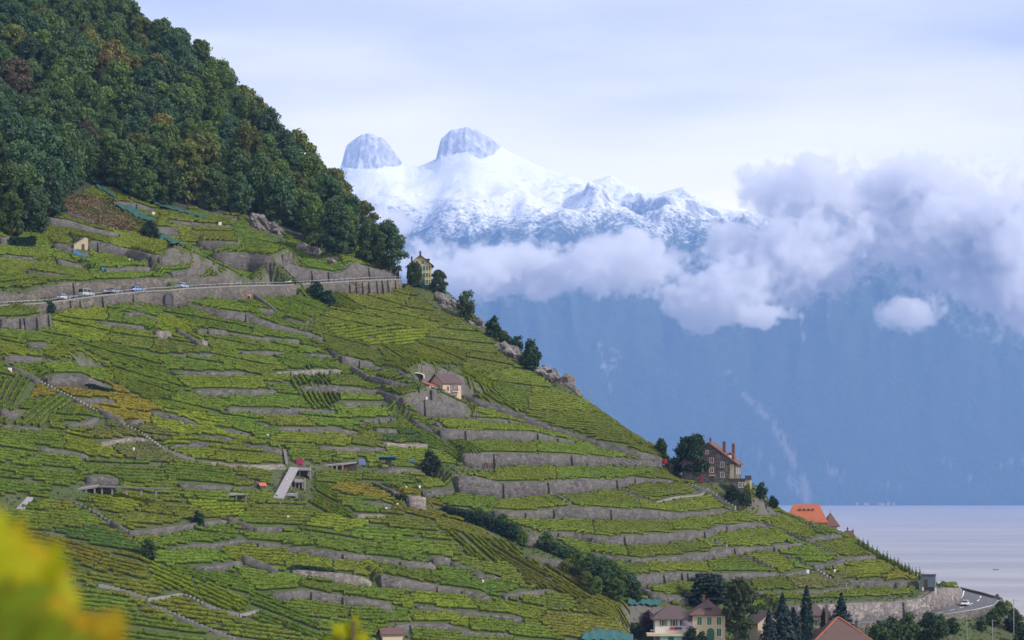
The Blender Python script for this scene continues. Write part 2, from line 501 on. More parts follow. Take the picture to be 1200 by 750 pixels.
# --- the big regular terraces on the right
W([(535, 557, 579), (564, 560, 581), (588, 566, 584), (600, 566, 585), (635, 565, 582), (682, 562, 577), (722, 562, 573), (743, 560, 566), (790, 563, 566)], (588, 640, 721, 743))
W([(541, 531, 543), (548, 532, 546), (600, 532, 546), (667, 533, 544), (690, 534, 544), (748, 539, 545), (775, 541, 546)], (579, 668))
W([(515, 503, 516), (543, 504, 517), (600, 506, 517), (628, 507, 517), (653, 513, 519), (672, 516, 520)], (543, 629, 653))
W([(471, 465, 487), (496, 468, 490), (517, 471, 491), (544, 476, 492)], (497,), label='tallest grey retaining wall below the pink vineyard house')
W([(546, 488, 493), (560, 490, 495), (593, 492, 497), (622, 497, 499)], (594,))
W([(545, 476, 479), (567, 477, 480)])
W([(432, 440, 449), (457, 446, 454), (505, 456, 463), (533, 462, 465)], (457, 506))
W([(400, 416, 428), (422, 422, 431), (433, 424, 433), (445, 432, 437), (470, 436, 442), (482, 440, 443)], (422, 470))
W([(541, 462, 467), (560, 467, 476), (600, 481, 490), (640, 497, 504), (667, 506, 512), (703, 518, 526), (725, 523, 532), (750, 530, 538), (775, 536, 541)], (), 0.42, 'long grey wall slanting down from the pink house to the red parked car')
W([(579, 598, 605), (617, 600, 608), (647, 597, 608), (675, 594, 608), (715, 596, 609), (760, 598, 609), (790, 601, 609), (820, 600, 605), (858, 597, 600)], (617, 647, 715))
W([(640, 622, 628), (680, 626, 633), (698, 630, 638), (733, 628, 638), (800, 624, 635), (825, 622, 631), (848, 616, 622), (890, 612, 618), (898, 616, 619)], (657, 697, 732, 824, 850))
W([(693, 648, 652), (738, 655, 661), (768, 654, 659), (800, 652, 658), (858, 642, 651), (883, 641, 646), (907, 640, 645), (940, 636, 641)], (738, 769, 858, 905))
W([(943, 633, 636), (973, 627, 633), (985, 626, 630)])
W([(745, 675, 690), (773, 672, 684), (796, 671, 681), (843, 672, 678), (913, 671, 676)], (775, 797, 806, 914))
W([(918, 674, 678), (947, 667, 673)])
W([(953, 662, 668), (977, 659, 665), (992, 654, 660), (1025, 651, 656)], (990,))
W([(993, 680, 685), (1010, 680, 687), (1051, 682, 690), (1057, 682, 689), (1077, 680, 684)], (1052,))
W([(882, 693, 698), (947, 693, 697), (960, 693, 697), (998, 688, 692)])
W([(752, 689, 694), (764, 694, 703), (797, 699, 707), (806, 700, 710)])
# --- the corniche road, its parapet wall and the walls over it
W([(-14, 361, 364), (0, 359, 362), (52, 356, 367), (77, 353, 362), (120, 347, 359), (153, 344, 355), (175, 342, 357), (200, 341, 361), (218, 339, 354), (258, 337, 351), (282, 336, 353), (317, 335, 347), (332, 335, 348), (367, 333, 342), (400, 331, 343), (435, 329, 346), (470, 328, 338)],
  (55, 80, 94, 120, 157, 408, 417, 426, 433, 440, 447, 454, 461), 0.02, 'long masonry retaining wall carrying the upper road')
W([(-14, 344, 356), (0, 344, 355), (30, 344, 351), (42, 339, 350), (83, 331, 346), (100, 332, 345), (132, 330, 342), (167, 327, 340), (200, 326, 338), (263, 324, 335), (295, 328, 334)], (85,), 0.3, 'long tan wall along the uphill side of the upper road')
W([(317, 307, 333), (342, 310, 333), (363, 317, 332), (385, 319, 331), (400, 320, 330), (415, 308, 329), (445, 317, 328), (466, 312, 327)], (363, 385, 430), 0.4, 'high dark wall over the upper road near the yellow house')
W([(247, 297, 308), (262, 296, 315), (290, 297, 319), (316, 300, 326)], (), 0.3, 'blotchy high wall with pale patches above the white car')
# --- vineyards above the road
W([(57, 255, 265), (80, 258, 268), (115, 269, 275), (138, 273, 279)])
W([(102, 282, 296), (117, 283, 297), (150, 292, 302), (176, 298, 307)], (113,))
W([(177, 299, 318), (190, 301, 315), (200, 300, 312), (233, 292, 303)], (187,))
W([(123, 315, 322), (177, 313, 319)])
W([(0, 278, 288), (13, 277, 288)])
W([(63, 285, 293), (83, 287, 298)])
W([(0, 298, 302), (42, 303, 308)])
W([(67, 303, 310), (97, 312, 315)])
W([(30, 317, 321), (63, 321, 325), (83, 323, 326)])
W([(133, 236, 242), (160, 238, 246), (180, 245, 250)], (161,))
W([(183, 267, 278), (207, 267, 278)])
W([(202, 258, 262), (232, 262, 265), (273, 265, 268)])
W([(232, 282, 289), (260, 283, 289), (280, 285, 290)])
W([(200, 319, 325), (235, 315, 322), (242, 312, 320)])
W([(330, 298, 303), (342, 302, 306)])
# --- left and middle slope
W([(0, 373, 386), (22, 373, 386), (42, 372, 387), (55, 367, 384)], (22, 28, 41, 55))
W([(32, 402, 408), (58, 403, 410)])
W([(5, 417, 425), (25, 417, 426), (50, 420, 427), (65, 424, 428)], (5,))
W([(55, 442, 452), (72, 439, 454), (98, 439, 455), (117, 448, 458), (133, 455, 462)])
W([(88, 467, 472), (133, 468, 473)])
W([(150, 496, 500), (167, 490, 500)])
W([(177, 482, 487), (200, 486, 493), (217, 490, 498), (233, 497, 501)], (200,))
W([(78, 498, 503), (105, 493, 499), (115, 488, 493)])
W([(117, 519, 524), (150, 513, 520), (158, 512, 520), (175, 515, 520)], tone=1)
W([(0, 478, 490), (22, 485, 493)])
W([(0, 498, 502), (47, 502, 505)])
W([(145, 367, 372), (168, 366, 372)])
W([(117, 378, 382), (168, 382, 386)])
W([(182, 387, 395), (200, 388, 397)], tone=1)
W([(235, 399, 408), (242, 399, 408)], tone=1)
W([(230, 387, 392), (242, 386, 393), (265, 387, 394)], (243,))
W([(270, 391, 394), (308, 396, 400), (350, 398, 402)])
W([(218, 356, 360), (228, 358, 363), (263, 364, 376), (288, 367, 378), (317, 378, 387), (350, 387, 393), (378, 395, 402)], (288,))
W([(302, 361, 365), (320, 363, 368)])
W([(333, 372, 377), (358, 380, 384)])
W([(200, 416, 419), (228, 415, 418), (252, 415, 418)])
W([(283, 412, 416), (333, 413, 417)])
W([(360, 415, 420), (388, 416, 421)])
W([(200, 434, 437), (233, 436, 441), (267, 436, 441), (287, 436, 440)], (289,))
W([(322, 436, 439), (348, 435, 441), (372, 433, 438), (400, 433, 437)], (342, 385), tone=1)
W([(313, 448, 452), (333, 449, 452)])
W([(227, 458, 463), (263, 457, 464), (300, 457, 464), (323, 457, 462)])
W([(353, 455, 459), (373, 451, 461), (400, 453, 461), (442, 457, 463), (467, 465, 470)])
W([(265, 478, 483), (293, 480, 484), (333, 479, 485), (367, 480, 485), (392, 481, 485)], (291,))
W([(303, 496, 500), (327, 501, 505), (350, 502, 507), (400, 503, 509), (420, 507, 510)], (351,))
W([(255, 502, 505), (280, 505, 511), (293, 509, 512)], (281,))
W([(290, 522, 525), (308, 523, 528), (330, 527, 533)])
W([(200, 522, 526), (243, 519, 524)])
W([(230, 510, 513), (272, 513, 517)])
W([(373, 523, 527), (400, 524, 528), (450, 525, 529)])
W([(400, 472, 477), (447, 472, 478), (472, 477, 484)], (449,))
W([(425, 492, 497), (442, 491, 496), (463, 489, 493)], (443, 456))
W([(448, 518, 522), (467, 520, 525), (500, 520, 525)], tone=1)
W([(440, 503, 507), (465, 504, 508)])
W([(437, 550, 553), (455, 549, 556), (493, 550, 555)])
W([(495, 575, 582), (510, 574, 583), (530, 572, 579)])
W([(478, 581, 596), (498, 582, 598)], label='square block of grey wall beside the golden vine plot', tone=1)
W([(430, 589, 593), (457, 590, 595)])
W([(417, 603, 606), (450, 603, 607)], tone=1)
W([(613, 625, 640), (632, 627, 641)])
W([(617, 651, 655), (647, 655, 663), (667, 658, 665)])
W([(233, 540, 543), (290, 545, 550), (333, 544, 549)], tone=1)
# --- bottom left
W([(45, 524, 528), (67, 527, 532), (103, 533, 538)])
W([(100, 558, 566), (137, 559, 567)])
W([(210, 567, 572), (267, 570, 575), (300, 572, 576)])
W([(150, 622, 630), (173, 621, 629), (200, 617, 625), (238, 611, 616), (265, 609, 614)])
W([(297, 618, 625), (320, 618, 622), (342, 617, 621)])
W([(200, 643, 647), (228, 638, 643), (253, 637, 642), (282, 632, 636), (300, 635, 640), (333, 639, 644), (372, 645, 655), (382, 645, 657), (400, 648, 658), (430, 651, 658), (467, 657, 665), (500, 659, 669), (508, 665, 670)], (302, 403, 467))
W([(228, 665, 670), (255, 661, 668), (282, 657, 663)])
W([(342, 667, 672), (367, 669, 676), (400, 672, 682), (417, 674, 685), (435, 680, 688)], tone=1)
W([(446, 673, 690), (480, 680, 692), (515, 686, 694), (543, 691, 699), (573, 697, 705)], (446, 515, 545))
W([(507, 654, 662), (527, 653, 662)])
W([(557, 672, 678), (587, 677, 681)])
W([(317, 696, 701), (350, 692, 704), (364, 692, 705), (393, 697, 705), (422, 701, 710), (442, 705, 713), (460, 710, 717)], (365, 400))
W([(487, 709, 712), (530, 715, 719), (577, 720, 726), (610, 722, 730)], (577,))
W([(462, 734, 740), (482, 731, 737), (525, 731, 739), (552, 741, 746), (600, 743, 748)], (482,))
W([(590, 697, 702), (618, 693, 698), (648, 690, 695)])
def wall_order(w):
    return -max(p[2] for p in w['pts'])

SIDEWALLS = [  # dark flank walls running down the slope: photograph points of the top edge, height in metres
 ([(412, 435), (432, 447)], 2.6), ([(388, 415), (401, 425)], 2.4), ([(207, 390), (235, 406)], 2.2), ([(265, 611), (297, 623)], 2.2), ([(283, 658), (306, 667), (325, 675)], 2.6),
 ([(152, 357), (167, 363)], 1.6), ([(297, 348), (310, 357), (323, 367)], 2.2), ([(130, 615), (148, 627)], 2.0), ([(528, 661), (567, 674)], 1.4), ([(115, 485), (145, 499)], 2.6), ([(12, 433), (47, 449)], 2.0),
 ([(441, 569), (478, 585)], 1.4), ([(484, 493), (515, 515)], 1.6), ([(166, 370), (188, 378)], 1.4)]

def raise_behind(pl, slope):
    """terrace fill: pl = list of (x, y, ztop), uphill is left of travel"""
    xs = [p[0] for p in pl]; ys = [p[1] for p in pl]
    x0, x1, y0, y1 = min(xs) - 30, max(xs) + 30, min(ys) - 30, max(ys) + 50
    i0, i1 = np.searchsorted(gx, (x0, x1)); j0, j1 = np.searchsorted(gy, (y0, y1))
    sx, sy = GX[j0:j1, i0:i1], GY[j0:j1, i0:i1]
    d, s, par, ins = seg_dist(sx, sy, pl)
    k = np.clip(par.astype(int), 0, len(pl) - 2); t = par - k
    zt = np.array([p[2] for p in pl])
    ztop = zt[k] * (1 - t) + zt[k + 1] * t
    # fade out past both ends
    endw = np.where(ins, 0.0, d)
    up = (s > 0) & (d > 0.9) & (d < 34)
    if slope < 0.1:
        prof = np.where(d < 8.5, ztop - 0.25 + slope * d, ztop + slope * 8.5 - 0.25 - 0.9 * (d - 8.5))
    else:
        prof = ztop - 0.15 + slope * np.minimum(d, 10) - 0.35 * np.maximum(0, d - 10)
    prof = prof - 1.2 * endw
    sub = T[j0:j1, i0:i1]
    sub[:] = np.where(up, np.maximum(sub, prof), sub)
    # keep the ground at the foot of the wall from poking through its face
    return (j0, j1, i0, i1, d, s, ztop)


def tri_fill(a, b, c):
    """level the ground to a triangle of 3D points"""
    x0, x1 = min(a[0], b[0], c[0]) - 1, max(a[0], b[0], c[0]) + 1
    y0, y1 = min(a[1], b[1], c[1]) - 1, max(a[1], b[1], c[1]) + 1
    i0, i1 = np.searchsorted(gx, (x0, x1)); j0, j1 = np.searchsorted(gy, (y0, y1))
    X, Y = GX[j0:j1, i0:i1], GY[j0:j1, i0:i1]
    den = (b[1] - c[1]) * (a[0] - c[0]) + (c[0] - b[0]) * (a[1] - c[1])
    if abs(den) < 1e-6: return
    l1 = ((b[1] - c[1]) * (X - c[0]) + (c[0] - b[0]) * (Y - c[1])) / den
    l2 = ((c[1] - a[1]) * (X - c[0]) + (a[0] - c[0]) * (Y - c[1])) / den
    l3 = 1 - l1 - l2
    e = -0.02
    m = (l1 >= e) & (l2 >= e) & (l3 >= e)
    sub = T[j0:j1, i0:i1]
    sub[m] = (l1 * a[2] + l2 * b[2] + l3 * c[2])[m]

built = []     # wall dicts with 'pl' = list of (x, y, zfoot, ztop)
# --- lake road at the bottom right: low wall under its outer edge, the roadway, the high wall over it
LAKE_WALL = dict(pts=[(930, 737, 744), (1000, 731, 738), (1055, 727, 734), (1085, 724, 732), (1123, 718, 726), (1145, 715, 722), (1168, 710, 719)],
                 butt=(), slope=0.0, label='low tan wall under the outer edge of the lake road', tone=1)
pl = []
for (px, yt, yb) in LAKE_WALL['pts']:
    p = hit(px, yb)
    pl.append((p.x, p.y, p.z, CZ + (HOR - yt) / F * p.y))
LAKE_WALL['pl'] = pl; built.append(LAKE_WALL)
LAKE_SEC = [((930, 737), (930, 733.5), .05), ((1000, 731), (1000, 727.5), .05), ((1055, 727), (1055, 723.5), .06), ((1085, 724), (1082, 719.5), .08), ((1123, 718), (1108, 712.5), .11),
            ((1145, 715), (1121, 706), .13), ((1168, 710), (1126, 698), .15), ((1174, 704), (1127, 691.5), .15)]
lake_out, lake_in = [], []
for (o_, i_, sl) in LAKE_SEC:
    xs = [p[0] for p in LAKE_WALL['pts']]
    yo = float(np.interp(o_[0], xs, [p[1] for p in pl]))
    if o_[0] > 1170: yo = pl[-1][1] + 10
    po = at(o_[0], o_[1], yo)
    v = (HOR - i_[1]) / F
    yi = (po.z - sl * yo - CZ) / (v - sl)
    lake_out.append(po); lake_in.append(at(i_[0], i_[1], yi))
for k in range(len(LAKE_SEC) - 1):
    a, b, c, d = lake_out[k], lake_out[k + 1], lake_in[k + 1], lake_in[k]
    tri_fill(a - Vector((0, 0, .2)), b - Vector((0, 0, .2)), c - Vector((0, 0, .2)))
    tri_fill(a - Vector((0, 0, .2)), c - Vector((0, 0, .2)), d - Vector((0, 0, .2)))
ROAD_WALL = dict(pts=[(930, 710, 0), (1000, 707, 0), (1055, 705, 0), (1082, 701, 0), (1099, 690, 0), (1108, 689, 0), (1121, 689, 0), (1126, 690, 0)], butt=(1057,), slope=0.25,
                 label='long high pale wall over the lake road', tone=2)
pl = []
for (px, yt, _) in ROAD_WALL['pts']:
    xi = [i_[0] for (_, i_, _) in LAKE_SEC][:7]
    q = [float(np.interp(px, xi, [lake_in[n][c] for n in range(7)])) for c in (1, 2)]
    p = at(px, yt, q[0]); pl.append((p.x, p.y, q[1] - .2, p.z))
ROAD_WALL['pl'] = pl; built.append(ROAD_WALL)
raise_behind([(p[0], p[1], p[3]) for p in pl], 0.25)
for k in range(len(LAKE_SEC) - 1):      # the roadway stays level behind the corner
    a, b, c, d = lake_out[k], lake_out[k + 1], lake_in[k + 1], lake_in[k]
    if k >= 1:
        tri_fill(a - Vector((0, 0, .2)), b - Vector((0, 0, .2)), c - Vector((0, 0, .2)))
        tri_fill(a - Vector((0, 0, .2)), c - Vector((0, 0, .2)), d - Vector((0, 0, .2)))
for w in sorted(WALLS, key=wall_order):
    pl = []
    for (px, yt, yb) in w['pts']:
        p = hit(px, yb)
        pl.append((p.x, p.y, p.z, CZ + (HOR - yt) / F * p.y))
    # no jumps in depth between neighbours: keep the wall continuous
    ys = np.array([p[1] for p in pl])
    if len(ys) > 2:
        med = np.array([np.median(ys[max(0, i - 1):i + 2]) for i in range(len(ys))])
        for i in range(len(ys)):
            if abs(ys[i] - med[i]) > 12:
                px, yt, yb = w['pts'][i]; y = med[i]
                q = at(px, yb, y); pl[i] = (q.x, y, q.z, CZ + (HOR - yt) / F * y)
    w['pl'] = pl
    raise_behind([(p[0], p[1], p[3]) for p in pl], w['slope'])
    built.append(w)
# ------------------------------------------------------------------ building plots are levelled before anything is set on the slope
PLOTS = {}
def plot_at(name, px, py, rad, blend, dz=0.0, Y=None):
    p = hit(px, py) if Y is None else at(px, py, Y)
    p.z += dz
    pad(p.x, p.y, p.z, rad, blend)
    PLOTS[name] = p
    return p
plot_at('yellow', 491, 338, 5.5, 7)
PLOTS['pink'] = hit(524, 461)
pad(PLOTS['pink'].x - 2.0, PLOTS['pink'].y + 4.5, PLOTS['pink'].z, 3.4, 2.0)
plot_at('castle', 838, 566, 9, 8)
plot_at('tower', 871, 579, 3.5, 5)
PLOTS['hut'] = hit(1089, 694)
pad(PLOTS['hut'].x - 1.5, PLOTS['hut'].y + 4.5, PLOTS['hut'].z, 2.5, 1.6)
plot_at('cabin', 93, 293, 2, 3)
plot_at('villa', 806, 752, 12, 6)
plot_at('cream', 895, 752, 5, 5)
plot_at('farm', 952, 737, 4, 4)

def project(x, y, z):
    return 600 + F * x / y, HOR - F * (z - CZ) / y
PXG = 600 + F * GX / np.maximum(GY, 1); PYG = HOR - F * (T - CZ) / np.maximum(GY, 1)

def in_poly(px, py, poly):
    px = np.asarray(px, float); py = np.asarray(py, float)
    c = np.zeros(px.shape, bool); n = len(poly); j = n - 1
    for i in range(n):
        xi, yi = poly[i]; xj, yj = poly[j]
        if yi != yj:
            c ^= ((yi > py) != (yj > py)) & (px < (xj - xi) * (py - yi) / (yj - yi) + xi)
        j = i
    return c

FOREST = [(-400, 262), (0, 264), (12, 264), (25, 270), (45, 274), (57, 268), (58, 250), (42, 238), (40, 226), (75, 229), (92, 231), (107, 219), (140, 222), (160, 236), (178, 243), (200, 247), (235, 243), (262, 250),
          (290, 255), (318, 258), (338, 276), (355, 287), (378, 298), (398, 301), (412, 300), (420, 288), (440, 294), (452, 306), (466, 316), (500, 330), (520, 300), (560, -420), (-400, -420)]
SCRUB = [(42, 226), (92, 231), (130, 236), (136, 243), (160, 262), (158, 272), (140, 272), (100, 262), (60, 246)]
# rock outcrops: photograph polygons that stay free of vines
ROCKS = [[(232, 241), (246, 236), (262, 246), (262, 256), (234, 252)], [(266, 252), (278, 254), (280, 260), (268, 259)], [(291, 258), (302, 256), (328, 268), (338, 288), (318, 284), (292, 268)],
         [(350, 288), (376, 298), (376, 308), (350, 296)], [(381, 300), (400, 304), (400, 311), (384, 309)], [(500, 346), (520, 346), (548, 372), (540, 376), (506, 364)], [(545, 372), (556, 380), (550, 384), (542, 378)],
         [(556, 378), (574, 384), (574, 394), (558, 388)], [(578, 406), (598, 412), (620, 426), (618, 434), (596, 424)], [(630, 432), (648, 440), (678, 462), (676, 468), (652, 456), (632, 442)]]
NOVINE = [SCRUB] + ROCKS + [
    [(84, 278), (104, 278), (104, 296), (84, 296)], [(475, 330), (520, 330), (548, 360), (500, 352)],
    [(482, 434), (500, 430), (542, 430), (542, 463), (505, 456), (482, 447)], [(318, 543), (368, 543), (368, 588), (318, 588)], [(822, 545), (900, 545), (900, 600), (860, 590), (800, 560)],
    [(740, 705), (1030, 730), (1030, 800), (740, 800)], [(870, 712), (960, 712), (960, 760), (870, 760)], [(1000, 733), (1240, 705), (1240, 830), (1000, 830)], [(496, 594), (548, 596), (600, 612), (650, 632), (700, 660), (748, 690), (742, 706), (690, 684), (640, 662), (600, 640), (545, 612)],
    [(60, 575), (140, 560), (140, 580), (60, 590)], [(365, 545), (430, 537), (430, 549), (365, 556)], [(0, 585), (30, 580), (40, 590), (0, 604)], [(1120, 685), (1180, 685), (1180, 730), (1120, 730)],
    [(440, 738), (480, 738), (480, 760), (440, 760)], [(493, 543), (530, 545), (530, 562), (500, 560)], [(524, 546), (580, 546), (580, 556), (524, 556)], [(1074, 668), (1104, 668), (1104, 698), (1074, 698)],
    [(845, 676), (880, 676), (880, 720), (845, 720)], [(690, 541), (795, 541), (795, 550), (690, 550)], [(-20, 340), (480, 322), (480, 334), (330, 337), (150, 345), (-20, 360)]]

nov = np.zeros(T.shape, bool)
forest_m = in_poly(PXG, PYG, FOREST) & (GY > 500)
for q in NOVINE: nov |= in_poly(PXG, PYG, q)
nov |= forest_m | (GY < 395) | (T < 27) | (GX < -265) | (GX > 205) | (GY > 1250) | (beyond > 2.0)
for p in [PLOTS[k] for k in ('yellow', 'pink', 'castle', 'hut')]:
    pass
# walls keep a strip free
for w in built:
    pl = w['pl']
    xs = [p[0] for p in pl]; ys = [p[1] for p in pl]
    i0, i1 = np.searchsorted(gx, (min(xs) - 6, max(xs) + 6)); j0, j1 = np.searchsorted(gy, (min(ys) - 6, max(ys) + 14))
    d, s, par, ins = seg_dist(GX[j0:j1, i0:i1], GY[j0:j1, i0:i1], pl)
    keep = np.where(s > 0, 1.1, 0.75)
    if w['slope'] < 0.1: keep = np.where(s > 0, 9.0, 1.3)
    nov[j0:j1, i0:i1] |= (d < keep) & (ins | (d < 0.8))

# stairs and narrow concrete tracks that run down the slope: photograph points, width in m, dark or pale
TRACKS = [([(115, 687), (140, 693), (172, 704)], 'pale'), ([(172, 704), (200, 700), (213, 697), (240, 712), (280, 723)], 'pale'), ([(280, 723), (305, 716)], 'pale'), ([(178, 712), (200, 721), (222, 731), (245, 740), (275, 752)], 'pale'),
          ([(10, 432), (48, 450), (85, 468), (115, 485), (145, 500), (165, 510), (190, 528), (228, 541)], 'pale'), ([(897, 595), (915, 603), (937, 612), (962, 622)], 'dark'), ([(892, 613), (915, 622), (940, 633), (962, 644), (982, 653)], 'dark'),
          ([(804, 568), (820, 574), (836, 580), (850, 590), (862, 598)], 'pale'), ([(85, 590), (115, 606), (128, 614)], 'dark'), ([(955, 668), (972, 680), (992, 688)], 'pale'), ([(862, 650), (882, 657), (905, 668)], 'dark'),
          ([(722, 574), (745, 582), (768, 590)], 'dark'), ([(768, 590), (790, 584), (830, 572)], 'pale'), ([(830, 634), (852, 643)], 'pale'), ([(648, 580), (668, 592)], 'dark'), ([(920, 653), (946, 664)], 'dark'),
          ([(502, 660), (509, 670)], 'pale'), ([(333, 528), (336, 545)], 'pale'), ([(280, 560), (300, 568), (312, 574)], 'dark'), ([(504, 494), (518, 504), (516, 512)], 'dark'), ([(436, 568), (460, 580)], 'dark')]
track_pl = []
for pts, kind in TRACKS:
    pl = [hit(px, py) for px, py in pts]
    track_pl.append((pl, kind))
    xs = [p.x for p in pl]; ys = [p.y for p in pl]
    i0, i1 = np.searchsorted(gx, (min(xs) - 4, max(xs) + 4)); j0, j1 = np.searchsorted(gy, (min(ys) - 4, max(ys) + 4))
    d, s, par, ins = seg_dist(GX[j0:j1, i0:i1], GY[j0:j1, i0:i1], [(p.x, p.y) for p in pl])
    nov[j0:j1, i0:i1] |= d < 1.0

def height_any(x, y): return float(height(x, y))

# ground sheet
def build_ground():
    a = NT('hillside')
    P = a.pos()
    n1 = a.noise(P, 0.35, 5.0, 0.65); n2 = a.noise(P, 0.05, 3.0, 0.5); n3 = a.noise(P, 1.6, 4.0, 0.7)
    at_ = a.n('ShaderNodeAttribute', attribute_name='col').outputs['Color']
    grass = a.mix(n1, (0.032, 0.052, 0.010, 1), (0.072, 0.092, 0.018, 1))
    soil = a.mix(n3, (0.08, 0.07, 0.045, 1), (0.13, 0.115, 0.085, 1))
    g = a.mix(a.maprange(n2, 0.5, 0.66, 0.0, 0.5), grass, soil)
    sep = a.n('ShaderNodeSeparateColor', {0: at_})
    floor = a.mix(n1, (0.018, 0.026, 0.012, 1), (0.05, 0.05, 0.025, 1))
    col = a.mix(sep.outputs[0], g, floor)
    scr = a.mix(n1, (0.085, 0.080, 0.030, 1), (0.19, 0.145, 0.075, 1))
    col = a.mix(sep.outputs[1], col, scr)
    nz = a.n('ShaderNodeSeparateXYZ', {0: a.n('ShaderNodeNewGeometry').outputs['Normal']}).outputs['Z']
    bare = a.maprange(a.math('ADD', nz, a.math('MULTIPLY', a.math('SUBTRACT', n1, 0.5), 0.9)), 0.66, 0.52)
    col = a.mix(bare, col, a.mix(n3, (0.055, 0.05, 0.042, 1), (0.17, 0.155, 0.14, 1)))
    a.bsdf(col, 0.95, bump=n3, bump_s=0.8, bump_d=0.4)
    h, w = T.shape
    verts = np.stack([GX, GY, T], -1).reshape(-1, 3)
    i = np.arange(h - 1)[:, None] * w + np.arange(w - 1)[None, :]
    f = np.stack([i, i + 1, i + w + 1, i + w], -1).reshape(-1, 4)
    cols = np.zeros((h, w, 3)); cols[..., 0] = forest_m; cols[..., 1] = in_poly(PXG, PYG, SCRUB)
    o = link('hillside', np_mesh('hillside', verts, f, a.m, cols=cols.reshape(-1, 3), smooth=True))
    tag(o, 'steep terraced hillside falling to the lake', 'hillside', kind='structure')
build_ground()

# ------------------------------------------------------------------ stone walls
def stone_mat(name, base, tint):
    a = NT(name)
    P = a.pos()
    big = a.noise(P, 0.10, 5.0, 0.65)
    mid = a.noise(P, 0.7, 6.0, 0.75)
    mp = a.n('ShaderNodeMapping', {'Vector': P, 'Scale': (1.0, 1.0, 2.0)}).outputs[0]
    vor = a.n('ShaderNodeTexVoronoi', {'Vector': mp, 'Scale': 1.0}, feature='F1')
    vd = a.n('ShaderNodeTexVoronoi', {'Vector': mp, 'Scale': 1.0}, feature='DISTANCE_TO_EDGE').outputs['Distance']
    st = a.noise(a.n('ShaderNodeMapping', {'Vector': P, 'Scale': (0.55, 0.55, 0.07)}).outputs[0], 1.0, 5.0, 0.7)
    vv = a.n('ShaderNodeSeparateColor', {0: vor.outputs['Color']}).outputs[0]
    col = a.mix(vv, c4([x * 0.50 for x in base]), c4([x * 1.45 for x in base]))
    col = a.mix(a.maprange(big, 0.42, 0.60, 0, .75), col, c4(tint))
    col = a.mix(a.maprange(mid, 0.35, 0.68, 0.0, 0.8), a.mix(1.0, col, (0.55, 0.53, 0.55, 1), 'MULTIPLY'), a.mix(1.0, col, (1.35, 1.33, 1.30, 1), 'MULTIPLY'))
    col = a.mix(a.maprange(vd, 0.10, 0.0, 0.0, 0.6), col, (0.04, 0.038, 0.036, 1))
    col = a.mix(a.maprange(st, 0.53, 0.68, 0.0, 0.7), col, (0.06, 0.056, 0.056, 1))
    moss = a.maprange(a.noise(P, 0.33, 6.0, 0.75), 0.58, 0.68, 0.0, 0.75)
    col = a.mix(moss, col, (0.05, 0.07, 0.022, 1))
    a.bsdf(col, 0.95, bump=vd, bump_s=1.0, bump_d=0.15)
    return a.m
M_WALL = [stone_mat('dry_stone', (0.100, 0.093, 0.090), (0.140, 0.130, 0.124)), stone_mat('pale_stone', (0.19, 0.17, 0.155), (0.26, 0.23, 0.20)), stone_mat('road_wall_stone', (0.25, 0.22, 0.21), (0.17, 0.15, 0.155))]
M_TANW = stone_mat('tan_masonry', (0.135, 0.118, 0.095), (0.10, 0.09, 0.083))

def wall_mesh(pl, name, thick=1.3, front=0.4, seed=0, batter=0.08):
    r = np.random.default_rng(seed)
    P = np.array(pl, float)
    seg = np.hypot(np.diff(P[:, 0]), np.diff(P[:, 1])); s = np.concatenate([[0], np.cumsum(seg)])
    n = max(3, int(s[-1] / 1.2) + 1)
    q = np.linspace(0, s[-1], n)
    x = np.interp(q, s, P[:, 0]); y = np.interp(q, s, P[:, 1]); zb = np.interp(q, s, P[:, 2]); zt = np.interp(q, s, P[:, 3])
    tx = np.gradient(x); ty = np.gradient(y); L = np.hypot(tx, ty) + 1e-9
    nx_, ny_ = -ty / L, tx / L                      # uphill normal
    bow = (fbm(q / 7.0, q * 0 + seed * 3.1, 71, 2)) * 0.25
    zt = zt + fbm(q / 2.2, q * 0 + seed * 1.7, 77, 3) * 0.20
    zt[0] -= 0.25; zt[-1] -= 0.25
    gz = height(x - nx_ * (front + .6), y - ny_ * (front + .6))
    zb = np.minimum(np.minimum(zb, gz), zt - 0.6) - 1.0
    h = zt - zb
    rows = []
    for (off, z) in ((-front - batter * h + bow, zb), (-front - batter * h * 0.5 + bow * 1.0, (zb + zt) / 2), (-front + bow, zt), (-front + thick, zt + 0.02), (-front + thick, zb)):
        rows.append(np.stack([x + nx_ * off, y + ny_ * off, z], -1))
    V = np.concatenate(rows)
    k = len(rows)
    f = []
    for a_ in range(k):
        b_ = (a_ + 1) % k
        i = np.arange(n - 1)
        f.append(np.stack([a_ * n + i, a_ * n + i + 1, b_ * n + i + 1, b_ * n + i], -1))
    f = np.concatenate(f)
    m = np_mesh(name, V, f, None)
    bm = bmesh.new(); bm.from_mesh(m)
    bm.verts.ensure_lookup_table()
    for e in (0, n - 1):
        try: bm.faces.new([bm.verts[a_ * n + e] for a_ in range(k)])
        except ValueError: pass
    bmesh.ops.recalc_face_normals(bm, faces=bm.faces[:])
    bm.to_mesh(m); bm.free()
    return m, (x, y, zb, zt, nx_, ny_, q)

